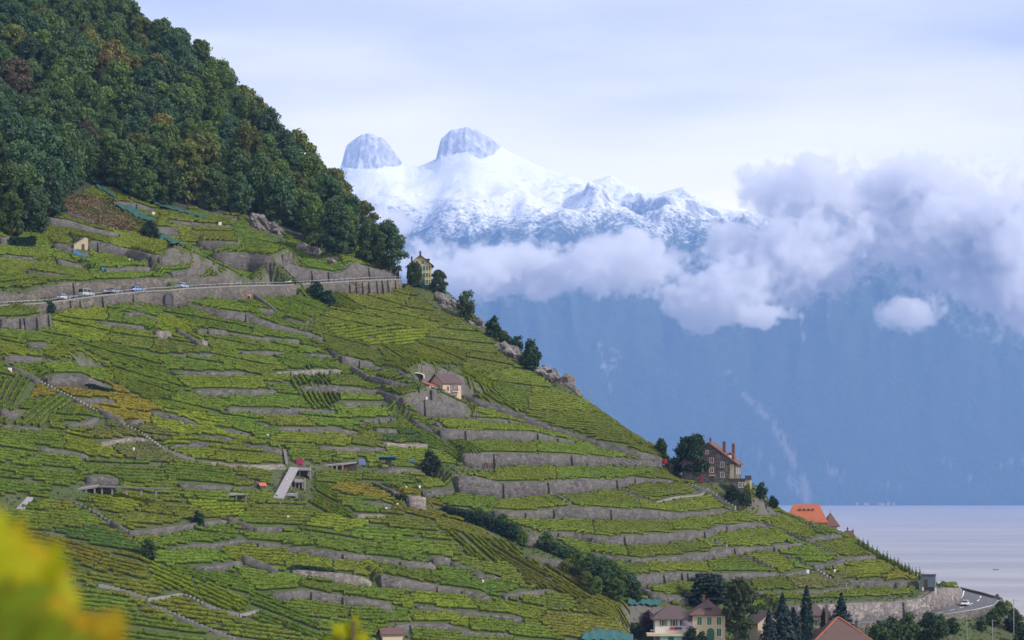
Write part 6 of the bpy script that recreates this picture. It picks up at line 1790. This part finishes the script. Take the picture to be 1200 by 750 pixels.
def person(loc, rz, color, label, seed, pose=0, group=None):
    o = link('person', person_mesh(seed, pose), None, loc, rz)
    o.modifiers.new('skin', 'SKIN'); s = o.modifiers.new('sub', 'SUBSURF'); s.levels = 1; s.render_levels = 1
    o.data.materials.append(M_CLOTH); o.color = (*color, 1)
    tag(o, label, 'person', group)
    h = bmesh.new(); bmesh.ops.create_uvsphere(h, u_segments=10, v_segments=8, radius=.105); bmesh.ops.transform(h, matrix=Matrix.Translation((0, -.015, 1.66)) @ Matrix.Diagonal((.92, 1.02, 1.2, 1)), verts=h.verts[:])
    f_ = bm_obj('face', h, M_SKIN, o, smooth=True)
    h = bmesh.new(); bmesh.ops.create_uvsphere(h, u_segments=10, v_segments=8, radius=.115); bmesh.ops.transform(h, matrix=Matrix.Translation((0, .02, 1.70)) @ Matrix.Diagonal((.95, 1.0, 1.0, 1)), verts=h.verts[:])
    bm_obj('hair', h, M_HAIR, o, smooth=True)
for k, (px, colr, lab) in enumerate(((568, (.05, .05, .07), 'person in black at the left of the group on the path'), (571, (.10, .03, .08), 'person in dark purple in the group on the path'), (574, (.28, .05, .10), 'person in dull red in the group on the path'), (577, (.05, .05, .12), 'person in navy at the right end of the group on the path'))):
    q = hit(px, 549); person((q.x, q.y - .2, q.z), R(20 * k - 20), colr, lab, k, k % 2, 'group of people on the terrace path')
q = hit(150, 627); person((q.x, q.y - 1.2, height_any(q.x, q.y - 1.2)), 0, (.12, .03, .10), 'person in dark clothes standing at the foot of a wall', 9)
q = hit(351, 568)
# ------------------------------------------------------------------ concrete ramp and elevated tracks
def slab(name, label, quad, thick, mat, piers=(), cat='platform', pier_px=None):
    """quad: four (px, py, Y offset from the ground hit of its first corner); made as one solid slab with posts as parts"""
    base = hit(*quad[0][:2]).y if len(quad[0]) < 4 else quad[0][3]
    P = [at(px, py, base + dy) for px, py, dy, *_ in quad]
    t = empty(name, P[0]); tag(t, label, cat)
    bm = bmesh.new(); add_prism(bm, [tuple(p - P[0]) for p in P], (0, 0, -thick)); bm_obj('deck', bm, mat, t)
    for (u, v) in piers:
        p = (P[0] * (1 - u) + P[1] * u) * (1 - v) + (P[3] * (1 - u) + P[2] * u) * v
        g = height_any(p.x, p.y) - .6
        g = max(g, p.z - thick - 1.5)
        if g < p.z - thick: box_obj('pillar', (p.x - P[0].x, p.y - P[0].y, (g + p.z - thick) / 2 - P[0].z), (.35, .35, p.z - thick - g), M_CONC, t)
    return t
M_RAMP = plain('ramp_concrete', (0.25, 0.235, 0.245), .85, .15, .6)
t = slab('concrete_ramp', 'broad sloping pale concrete ramp among the vines', [(320, 583, 0), (332, 583.5, 0), (350, 548, 17), (340, 547, 17)], .35, M_RAMP, ((0, 0), (1, 0), (1, .5)))
yb = hit(330, 584).y
for quad, nm, lab in (([(338, 549, 0, yb + 17), (364, 549, 0), (364, 547, 5), (341, 547, 5)], 'concrete_landing', 'flat landing at the top of the concrete ramp'), ([(345, 563, 0, yb + 9), (356, 563, 0), (355, 561, 4), (346, 561, 4)], 'concrete_landing', 'small middle landing beside the concrete ramp'), ([(333, 579, 0, yb + 2), (347, 579, 0), (347, 577, 4), (336, 577, 4)], 'concrete_landing', 'lower landing at the foot of the concrete ramp')):
    slab(nm, lab, quad, .5, M_RAMP, ((.1, .2), (.5, .2), (.9, .2)))
    px0, py0, _, Y0 = quad[0]; w_ = (quad[1][0] - px0) * Y0 / F
    c = at((px0 + quad[1][0]) / 2 + 2, py0 + 4, Y0 + 2.5)
    o = empty('under_store', c); tag(o, lab.replace('flat', 'dark store under the flat').replace('small', 'dark store under the small').replace('lower', 'dark store under the lower'), 'store'); box_obj('back_wall', (0, 0, -.2), (w_ * .8, .4, 3.0), M_DSTEP, o); box_obj('side_wall', (w_ * .4 + .1, -.9, -.2), (.25, 1.6, 3.0), M_CONC, o)
yb2 = hit(395, 551).y
slab('raised_track', 'raised dark track on short posts right of the concrete ramp', [(363, 547, 0, yb2), (400, 543.5, 0), (418, 541, 2), (364, 545.5, 2)], .35, M_CONC, ((.15, .1), (.3, .1), (.5, .1), (.68, .1), (.82, .1), (.95, .2)))
o = empty('track_store', at(392, 546.5, yb2 + 2.3)); tag(o, 'dark boarded store under the raised track', 'store'); box_obj('boards', (0, 0, 0), (11, .3, 2.0), M_WOODD, o); box_obj('red_boards', (1.5, -.2, -.3), (3.5, .1, 1.2), M_SHUTR, o)
yb3 = hit(110, 580).y
slab('stacked_viaduct', 'pale raised track on posts at the left of the slope', [(81, 574.5, 0, yb3), (114, 569.5, 0), (116, 567.5, 3), (82, 572, 3)], .4, M_CONC, ((.1, .1), (.35, .1), (.6, .1), (.9, .1)), 'track')
slab('stacked_viaduct', 'long thin raised track running right from the viaduct', [(114, 570, 0, yb3), (200, 573, 2), (200, 572.3, 4), (116, 568.8, 3)], .2, M_DSTEP, ((.06, .2), (.2, .2), (.4, .2), (.6, .2), (.8, .2)), 'track')
o = empty('dark_store', at(100, 574, yb3 + 3.5)); tag(o, 'dark covered store under the left viaduct', 'store'); box_obj('boards', (0, 0, 0), (13, .3, 2.6), M_DSTEP, o); box_obj('door', (2, -.18, -.1), (1.5, .1, 2.0), M_WOODD, o)
q = hit(22, 598)
slab('pale_path', 'short pale concrete path coming out behind the blurred leaves', [(16, 599, 0), (26, 599, 0), (39, 583, 9), (32, 582, 9)], .3, M_RAMP, (), 'path')
yb4 = hit(283, 590).y
slab('covered_track', 'long low track with a dark shelter at its end', [(208, 577, 0, yb4), (285, 580, 0), (286, 578.5, 2), (210, 575, 2)], .3, M_CONC, ((.1, .2), (.4, .2), (.7, .2), (.9, .2)), 'track')
o = empty('shelter', at(283, 586, yb4)); tag(o, 'dark little shelter on posts at the end of the low track', 'shelter'); box_obj('roof', (0, 0, 1.2), (2.6, 2.0, .2), M_CONC, o); box_obj('back', (0, .8, .1), (2.3, .2, 2.0), M_DSTEP, o)
for x in (-1.1, 1.1): box_obj('post', (x, -.8, .1), (.18, .18, 2.0), M_CONC, o)
q = hit(307, 573); t, roof = gable_house('tool_shed', (q.x, q.y, q.z - .3), R(30), 1.6, 1.4, 1.1, 1.7, M_WOODD, M_TOR, 'tiny tool shed with orange roof left of the concrete ramp', over=.15, thick=.1, below=1)
q = hit(454, 548); t = empty('blue_shed', (q.x, q.y, q.z)); tag(t, 'open shed under a bright blue sheet roof', 'shed'); 
box_obj('roof', (0, 0, 2.3), (4.2, 2.2, .16), plain('blue_sheet', (.03, .12, .32), .5, .15), t, 0, Matrix.Rotation(-.35, 4, 'X')); box_obj('back', (.2, .7, 1.0), (1.6, .2, 2.0), M_IRON, t)
for x in (-1.7, 1.7): box_obj('post', (x, -.8, .8), (.15, .15, 2.2), M_WOODD, t)
q = hit(424, 545); o = box_obj('blue_tank', (0, 0, .7), (1.6, 1.2, 1.6), plain('lavender_plastic', (.14, .17, .36), .5, .1), None, .12); o.location = q; tag(o, 'lavender blue water tank at the end of the raised track', 'tank')
q = hit(351, 545); o = box_obj('pink_sheet', (0, 0, .8), (1.7, .6, 1.5), plain('magenta_cloth', (.26, .02, .07), .7, .2), None, .15); o.location = q; tag(o, 'magenta cover on a heap above the concrete ramp', 'cover')
q = hit(482, 543); o = box_obj('blue_barrel', (0, 0, .5), (1.4, .9, 1.1), plain('blue_plastic', (.04, .14, .42), .5, .1), None, .2); o.location = q; tag(o, 'small blue tub among the vines right of the blue roofed shed', 'tub')
q = hit(336, 569); o = empty('white_tent', q); tag(o, 'white pointed cover left of the concrete ramp', 'cover'); cyl_obj('cloth', (0, 0, -.3), (0, 0, 1.7), .65, M_WHITE, o, .08, 8)
q = hit(288, 350); o = empty('orange_machine', (q.x, q.y - .5, q.z)); tag(o, 'orange and white machine parked under the road wall', 'machine'); box_obj('tank', (-.5, 0, 1.6), (1.5, 1.1, 1.0), M_WHITE, o, .15); box_obj('body', (.3, -.1, .7), (2.2, 1.2, 1.1), plain('orange_paint', (.55, .20, .09), .5, .15), o, .1)
for x in (-.5, 1.0): cyl_obj('wheel', (x, -.8, .35), (x, -.6, .35), .36, M_TYRE, o)
# ------------------------------------------------------------------ nets and tarpaulins: cloths lying on the vines
def cloth(name, label, A_, B_, mat, lift=1.15, n=26, m=7, cat='net'):
    """A_ and B_: photograph polylines of the two long edges"""
    def res(P):
        Q = np.array([tuple(hit(*p)) for p in P]); s = np.concatenate([[0], np.cumsum(np.linalg.norm(np.diff(Q, axis=0), axis=1))]); q = np.linspace(0, s[-1], n)
        return np.stack([np.interp(q, s, Q[:, i]) for i in range(3)], -1)
    a, b = res(A_), res(B_); g = np.linspace(0, 1, m)
    P = a[None] * (1 - g)[:, None, None] + b[None] * g[:, None, None]
    h = height(P[..., 0], P[..., 1]); rr = np.random.default_rng(len(label))
    P[..., 2] = np.maximum(h, P[..., 2] - .5) + lift + rr.normal(0, .10, h.shape) + .16 * np.sin(np.arange(n) * 1.3)[None]
    i = np.arange(m - 1)[:, None] * n + np.arange(n - 1)[None]
    me = np_mesh(name, P.reshape(-1, 3), np.stack([i, i + 1, i + n + 1, i + n], -1).reshape(-1, 4), mat, smooth=True)
    o = link(name, me); s = o.modifiers.new('t', 'SOLIDIFY'); s.thickness = .05
    tag(o, label, cat)
M_NET = plain('green_net', (0.016, 0.070, 0.056), .9, .35, 1.0); M_TARPB = plain('blue_tarp', (0.025, 0.11, 0.30), .6, .25, 1.0); M_TEAL = plain('teal_net', (0.022, 0.090, 0.090), .9, .3, 1.0)
cloth('green_net', 'turquoise net edging the topmost vine plot by the wood', [(107, 214), (125, 215), (145, 222), (158, 230)], [(109, 218), (125, 219), (144, 226), (157, 233)], M_NET)
cloth('green_net', 'pale turquoise net strip under the topmost net', [(112, 220), (125, 225), (138, 234)], [(113, 224), (124, 229), (135, 236)], M_NET)
cloth('green_net', 'broad green net slanting down past the rough grass', [(138, 241), (155, 246), (172, 256), (184, 261)], [(136, 245), (152, 253), (168, 262), (181, 264)], M_NET)
cloth('green_net', 'long narrow green net along the edge of the wood', [(180, 239), (200, 245), (222, 252), (243, 258)], [(180, 243), (200, 249), (222, 255), (242, 260)], M_NET)
cloth('green_net', 'lower green net at the corner above the high wall', [(188, 276), (202, 283), (219, 290)], [(186, 283), (200, 291), (214, 294)], M_NET)
cloth('blue_tarpaulin', 'bright blue tarpaulin beside the stone cabin', [(85, 296), (94, 300), (104, 303)], [(86, 301), (96, 305), (105, 306)], M_TARPB, .9, cat='tarpaulin')
cloth('blue_tarpaulin', 'small blue sheet at the foot of the upper vines', [(119, 316), (123, 318)], [(120, 321), (124, 323)], M_TARPB, .7, 6, 4, 'tarpaulin')
cloth('green_net', 'dark green net covering the slope under the yellow house', [(478, 330), (495, 332), (512, 337), (528, 345)], [(480, 335), (496, 338), (512, 342), (526, 348)], plain('dark_green_net', (0.018, 0.065, 0.055), .9, .3), .5)
cloth('teal_net', 'teal net at the bottom edge below the golden vines', [(684, 748), (700, 742), (720, 744), (742, 750)], [(680, 756), (700, 756), (720, 756), (742, 757)], M_TEAL)
cloth('teal_net', 'teal net on a frame left of the villa', [(736, 708), (752, 707), (776, 708)], [(735, 713), (752, 713), (774, 714)], M_TEAL)
cloth('blue_sheet', 'dull violet sheet along the rough grass edge', [(57, 242), (75, 248), (95, 256), (110, 262)], [(57, 244), (75, 251), (95, 259), (109, 265)], plain('violet_sheet', (.06, .065, .12), .8), .5, cat='sheet')
cloth('green_net', 'green net at the bottom edge by the brown roofed house', [(1024, 741), (1032, 743), (1040, 746)], [(1023, 744), (1031, 747), (1039, 749)], M_NET, .9)
# ------------------------------------------------------------------ clipped hedge on the left, ivy hedge in the middle
def hedge(name, label, pts, hpx, depth, color, seed, n=2600, leaf=.22):
    P = [hit(px, py) for px, py in pts]; r = np.random.default_rng(seed)
    Q = np.array([tuple(p) for p in P]); s = np.concatenate([[0], np.cumsum(np.linalg.norm(np.diff(Q, axis=0), axis=1))])
    q = r.uniform(0, s[-1], n)
    x, y, z = (np.interp(q, s, Q[:, i]) for i in range(3))
    hm = np.interp(q, s, [h * p.y / F for h, p in zip(hpx, P)])
    d_ = r.uniform(-1, 1, n) * depth / 2; f_ = r.random(n) ** .6
    C = np.stack([x + d_ * .5, y + d_, np.minimum(z, height(x, y + d_)) + f_ * hm * (.92 + .3 * fbm(q / 1.7, q * 0, seed, 2))], -1)
    V, Fc = leaf_quads(C, np.stack([r.normal(0, .6, n), r.normal(-.5, .6, n), r.normal(.3, .6, n)], -1), r.uniform(.6, 1.4, n) * leaf, r)
    t = np.repeat(r.uniform(.7, 1.3, n), 4); o = link(name, np_mesh(name, V, Fc, M_LEAF, cols=np.stack([t, t, t], -1)))
    o.color = (*color, 1); tag(o, label, 'hedge')
hedge('clipped_hedge', 'square dark clipped hedge at the left edge of the upper vines', [(15, 290), (27, 291), (39, 291)], [14, 15, 15], 3.0, (.018, .045, .022), 301, 1800)
hedge('ivy_hedge', 'long dark ivy hedge slanting between the golden vines and the terraces', [(518, 600), (545, 610), (572, 620), (600, 632), (613, 640)], [7, 14, 18, 18, 14], 2.0, (.02, .048, .022), 302, 5200)
hedge('ivy_hedge', 'lower dark ivy hedge leading down to the wooded gully', [(634, 643), (650, 650), (672, 656), (695, 658)], [12, 14, 12, 8], 2.0, (.028, .055, .025), 303, 3600)
hedge('ivy_hedge', 'thin dark hedge above the golden corner plot', [(436, 571), (455, 580), (477, 590)], [5, 6, 8], 1.2, (.03, .06, .02), 304, 1200)
hedge('ivy_hedge', 'dark green growth hanging over the wall in the middle of the slope', [(342, 668), (372, 672), (398, 679)], [6, 8, 7], 1.0, (.025, .06, .03), 305, 1400)
hedge('ivy_hedge', 'dark creeper strip on the wall above the golden vines', [(98, 455), (118, 460), (133, 463)], [8, 8, 6], 1.0, (.025, .05, .02), 306, 1300)
# ------------------------------------------------------------------ rocks
M_ROCK = stone_mat('bare_rock', (0.17, 0.155, 0.155), (0.27, 0.25, 0.24))
def rock(poly, label, seed, out=1.6):
    xs = [p[0] for p in poly]; ys = [p[1] for p in poly]
    n = 26
    gxp, gyp = np.meshgrid(np.linspace(min(xs) - 1, max(xs) + 1, n), np.linspace(min(ys) - 1, max(ys) + 1, n))
    V = []
    cx, cy = np.mean(xs), np.mean(ys)
    c = hit(cx, cy)
    s = c.y / F
    hw, hh = (max(xs) - min(xs)) / 2 * s + .5, (max(ys) - min(ys)) / 2 * s
    ang = math.atan2(-(poly[len(poly) // 2][1] - poly[0][1]), poly[len(poly) // 2][0] - poly[0][0])
    bm = bmesh.new(); bmesh.ops.create_icosphere(bm, subdivisions=5, radius=1.0)
    for v in bm.verts:
        p = v.co.copy()
        q = Vector((p.x * hw, p.y * 4.5, p.z * hh * 1.15))
        q.z -= q.x * (max(ys) - min(ys)) / max(1, (max(xs) - min(xs))) * (.75 if poly[0][0] < cx else 0)
        r1 = mnoise.fractal(q * .28 + Vector((seed * 7.1, 0, 0)), 1.0, 2.0, 5); r2 = mnoise.cell(q * .55 + Vector((seed, 0, 0)))
        v.co = q + p.normalized() * (r1 * out * 1.3 + (r2 - .5) * out * .6)
    o = bm_obj('rock_outcrop', bm, M_ROCK, None, (c.x, c.y + 3.6, c.z - .6)); tag(o, label, 'rock')
RL = ['pale rocks at the edge of the wood above the upper vines', 'small pale rock right of the rocks at the wood edge', 'largest bare rock slab under the wood', 'low rocks below the largest bare slab', 'pale rocks at the foot of the wood near the road', 'jagged cliff just below the yellow house', 'small rock below the jagged cliff', 'pale square rock on the crest beside a dark bush', 'dark rock band on the crest under the bushes', 'long rock ledge on the crest skyline']
for k, (poly, lab) in enumerate(zip(ROCKS, RL)): rock(poly, lab, k + 1, .9 if k in (1, 4, 6) else 1.5)
rock([(412, 310), (420, 306), (428, 318), (424, 326)], 'smooth pale boulder in the high wall over the road', 14, .5)
# dry grass on the rough slope
def dry_grass():
    r = np.random.default_rng(5); n = 9000
    c = r.uniform((36, 220), (164, 276), (n * 3, 2)); c = c[in_poly(c[:, 0], c[:, 1], SCRUB)][:2600]
    P = np.array([tuple(hit(px, py)) for px, py in c[::2]])
    P = np.repeat(P, 5, 0) + r.normal(0, .9, (len(P) * 5, 3)) * [1, 1, 0]
    P[:, 2] = height(P[:, 0], P[:, 1]) + r.uniform(.05, .7, len(P))
    V, Fc = leaf_quads(P, r.normal(0, 1, P.shape) + [0, -.3, .4], r.uniform(.12, .32, len(P)), r)
    pal = np.array([(.17, .12, .065), (.11, .065, .05), (.10, .11, .03), (.20, .16, .08)])
    big = fbm(P[:, 0] / 9, P[:, 1] / 9, 61, 2); k = np.where(big > .1, 1, np.where(big < -.12, 2, 0)); k = np.where(r.random(len(P)) < .3, 3, k)
    o = link('dry_grass', np_mesh('dry_grass', V, Fc, M_VINE, cols=np.repeat(pal[k] * r.uniform(.7, 1.3, (len(P), 1)), 4, 0))); tag(o, 'brown dry grass and bramble on the abandoned plot', 'grass', kind='stuff')
dry_grass()
# ------------------------------------------------------------------ poles
def pole(px, pyb, pyt, label, arms=0, r_=.09, dY=0.0):
    q = hit(px, pyb); q = at(px, pyb, q.y + dY); h = (pyb - pyt) * q.y / F
    t = empty('pole', q); tag(t, label, 'pole'); cyl_obj('mast', (0, 0, -1), (0, 0, h), r_, M_STEEL, t, r_ * .7)
    for k in range(arms): box_obj('arm', (.5, 0, h - .3 - k * .7), (1.4, .08, .08), M_STEEL, t)
pole(692, 473, 455, 'thin dark pole on the skyline of the vines', 0, .07, 6); pole(582, 386, 372, 'short pole on the crest beside the dark shrub', 1, .08); pole(280, 290, 279, 'small post at the corner of the upper vine wall', 0, .1)
for px, yb, yt, lab in ((1133, 758, 728, 'grey railway mast left of the other masts'), (1163, 756, 726, 'middle grey railway mast below the lake road'), (1188, 752, 702, 'tall grey railway mast at the right edge'), (868, 752, 735, 'pale post beside the mottled tree'), (878, 752, 733, 'second pale post right of the mottled tree')): pole(px, yb, yt, lab, 1, .14)
# sign at the corner of the bend
q = Vector(lake_out[6]); t = empty('road_mirror', (q.x + .5, q.y + 2, q.z)); tag(t, 'round dark traffic mirror at the outer bend of the lake road', 'mirror'); cyl_obj('post', (0, 0, 0), (0, 0, 2.4), .05, M_STEEL, t)
cyl_obj('disc', (0, -.08, 2.6), (0, .05, 2.6), .5, M_IRON, t, None, 16)
# yellow sign on the high road wall
q = lake_in[4]; o = box_obj('yellow_sign', (0, 0, 0), (.9, .08, .9), plain('yellow_sign', (.6, .42, .02), .5), None, .02); o.location = (q.x - 1.6, q.y - 1.8, q.z + 3.0); tag(o, 'small yellow board on the high wall of the lake road', 'sign'); 
# guard wall round the outer bend
gp = [lake_out[6] + Vector((.2, .2, 0)), lake_out[7] + Vector((.2, .4, 0)), at(1150, 697, lake_in[7].y - 2), lake_in[7] + Vector((0, 1.5, 0))]
pl = [(p.x, p.y, p.z - 1.5, p.z + .75) for p in gp]
bm = bmesh.new(); prev = None
for k, p in enumerate(pl):
    a = Vector(pl[max(0, k - 1)][:2]); b = Vector(pl[min(len(pl) - 1, k + 1)][:2]); d = (b - a).normalized(); nn = Vector((-d.y, d.x)) * .22
    ring = [bm.verts.new((p[0] + s * nn.x, p[1] + s * nn.y, z)) for s, z in ((-1, p[2]), (1, p[2]), (1, p[3]), (-1, p[3]))]
    if prev:
        for e in range(4): bm.faces.new((prev[e], prev[(e + 1) % 4], ring[(e + 1) % 4], ring[e]))
    else: bm.faces.new(ring[::-1])
    prev = ring
bm.faces.new(prev); o = bm_obj('parapet_wall', bm, M_WALL[0]); tag(o, 'low grey parapet round the outer bend of the lake road', 'wall')
# people-height white markers in the vines (small white stakes and signs)
M_WM = plain('white_board', (.7, .7, .68), .6)
for k, (px, py) in enumerate([(180, 254), (258, 266), (152, 308), (500, 470), (338, 610), (476, 575), (492, 574), (453, 600), (466, 595), (566, 685), (157, 530), (314, 514), (870, 646), (978, 672), (946, 674), (12, 438)]):
    q = hit(px, py); s_ = 1.0 if k not in (0, 1, 15, 14) else 1.9
    o = box_obj('white_marker', (0, 0, .75), (.5 * s_, .12, .7 * s_), M_WM, None, .02); o.location = (q.x, q.y - .4, q.z); tag(o, f'small white board in the vines {place_words(px, py)}' + {5: ', left one', 6: ', right one', 7: ', lower left one', 8: ', lower right one', 13: ', right one', 14: ', left one'}.get(k, ''), 'board', 'white boards in the vines')

# ------------------------------------------------------------------ the vine beside the camera (out of focus)
M_NEARLEAF = leaf_mat('near_vine_leaf', .5)
def vine_leaf(c, size, up, facing, col, r):
    """one lobed, slightly cupped grape leaf"""
    facing = Vector(facing).normalized(); up = (Vector(up) - facing * Vector(up).dot(facing)).normalized(); side = up.cross(facing)
    lob = [(0, .55), (.18, .62), (.34, .80), (.42, .55), (.62, .62), (.95, .48), (.78, .25), (.98, 0), (.62, -.12), (.55, -.42), (.28, -.34), (.1, -.52)]
    ring = [(x, y) for x, y in lob] + [(-x, y) for x, y in lob[::-1] if x != 0]
    ring[0] = (0, 1.0)
    V = [tuple(c)]; cols = [np.array(col)]
    for f_ in (.5, 1.0):
        for x, y in ring:
            p = Vector(c) + (side * x + up * y) * size * f_ + facing * (-(x * x + y * y) * .22 * f_ * f_ * size + r.normal(0, .03) * size)
            V.append(tuple(p)); e = np.array(col) * r.uniform(.85, 1.15)
            if f_ == 1.0 and r.random() < .4: e = e * [1.15, .75, .8]
            cols.append(e)
    n = len(ring); Fq = [(0, 1 + i, 1 + (i + 1) % n, 1 + (i + 1) % n) for i in range(n)]
    Fq = [[0, 1 + i, 1 + (i + 1) % n] for i in range(n)] + [[1 + i, 1 + n + i, 1 + n + (i + 1) % n] for i in range(n)] + [[1 + i, 1 + n + (i + 1) % n, 1 + (i + 1) % n] for i in range(n)]
    return V, Fq, cols
def near_vine(name, label, leaves, ground, tipz, seed):
    r = np.random.default_rng(seed)
    t = empty(name, ground); tag(t, label, 'vine')
    g = Vector(ground)
    mid = [g, g * .6 + tipz * .4 + Vector((-.05, .02, 0)), tipz]
    bm = bmesh.new(); limb_bm(bm, [tuple(p - g) for p in mid], [.018, .010, .005], 6); bm_obj('cane', bm, M_BARK, t)
    for (px, py, Y, size, col, tilt) in leaves:
        c = at(px, py, Y)
        V, Fq, cols = vine_leaf(c - g, size, (tilt, r.normal(0, .2), 1), (r.normal(0, .3), -1, r.normal(.25, .25)), col, r)
        m = np_mesh('leaf', V, Fq, M_NEARLEAF, cols=np.array(cols), smooth=True)
        link('leaf', m, t)
        a = mid[1] if c.z < mid[1].z else mid[1] * .5 + mid[2] * .5
        bm = bmesh.new(); limb_bm(bm, [tuple(a - g), tuple(c - g)], [.003, .002], 5); bm_obj('leaf_stalk', bm, M_BARK, t)
YG = (.36, .38, .004); GG = (.17, .24, .008); OG = (.38, .28, .006)  # leaf tones paint in uneven lighting; GG is the dark of the gaps
LV = [(-10, 640, 1.9, .062, YG, .3), (45, 660, 2.0, .050, YG, -.4), (15, 622, 1.95, .040, YG, .6), (-25, 590, 2.0, .045, YG, .2), (65, 700, 2.05, .040, OG, .5), (40, 725, 2.0, .055, YG, -.2), (105, 735, 2.0, .050, OG, .4), (125, 725, 2.1, .040, OG, -.5), (80, 752, 1.9, .05, GG, .1),
    (-10, 720, 1.85, .075, GG, -.3), (30, 765, 1.8, .070, GG, .5), (-30, 680, 1.9, .06, GG, .1), (135, 762, 2.0, .045, OG, .2), (110, 790, 1.9, .06, GG, -.2), (10, 690, 2.1, .06, GG, .4), (60, 780, 2.0, .08, GG, .0), (70, 670, 2.1, .035, YG, .9), (100, 720, 2.2, .04, YG, .0), (20, 650, 2.2, .06, GG, .0), (90, 765, 2.2, .07, GG, .3), (40, 700, 2.2, .06, GG, .3)]
LV = [(x - 12, y + 24, Y, sz * .80, c, t) for x, y, Y, sz, c, t in LV]
near_vine('grape_vine', 'blurred yellow green grape vine leaves close to the camera', LV, Vector((-.42, 1.95, 98.2)), at(-5, 600, 1.95), 41)
near_vine('grape_vine', 'blurred pale shoot tip poking in at the bottom edge', [(400, 742, 5.6, .026, YG, .4), (414, 735, 5.6, .020, YG, -.4), (408, 758, 5.6, .04, GG, .2), (422, 750, 5.6, .024, YG, -.6), (392, 758, 5.6, .03, GG, .5), (415, 726, 5.6, .011, YG, .2)],
    Vector((-.36, 5.6, float(98.2 - .35 * 2.6))), at(414, 728, 5.6), 43)

# ------------------------------------------------------------------ a few buildings on the far shore
for k, (px, w_, h_) in enumerate(((1004, 18, 12), (1015, 26, 12), (1033, 34, 11), (1041, 18, 16), (1047, 14, 12))):
    q = at(px, 590, 15960); t = empty('lakeside_building', (q.x, q.y, LAKE_Z + 4)); tag(t, f"tiny pale building on the far shore, {['first', 'second', 'third', 'fourth', 'fifth'][k]} from the left", 'building', 'buildings on the far shore')
    box_obj('wall', (0, 0, h_ / 2), (w_, 30, h_), M_BUFF, t); bm = bmesh.new(); add_prism(bm, [(-w_ / 2 - 2, -17, h_), (-w_ / 2 - 2, 17, h_), (-w_ / 2 - 2, 0, h_ + 9)], (w_ + 4, 0, 0)); bm_obj('roof', bm, M_TBR, t)
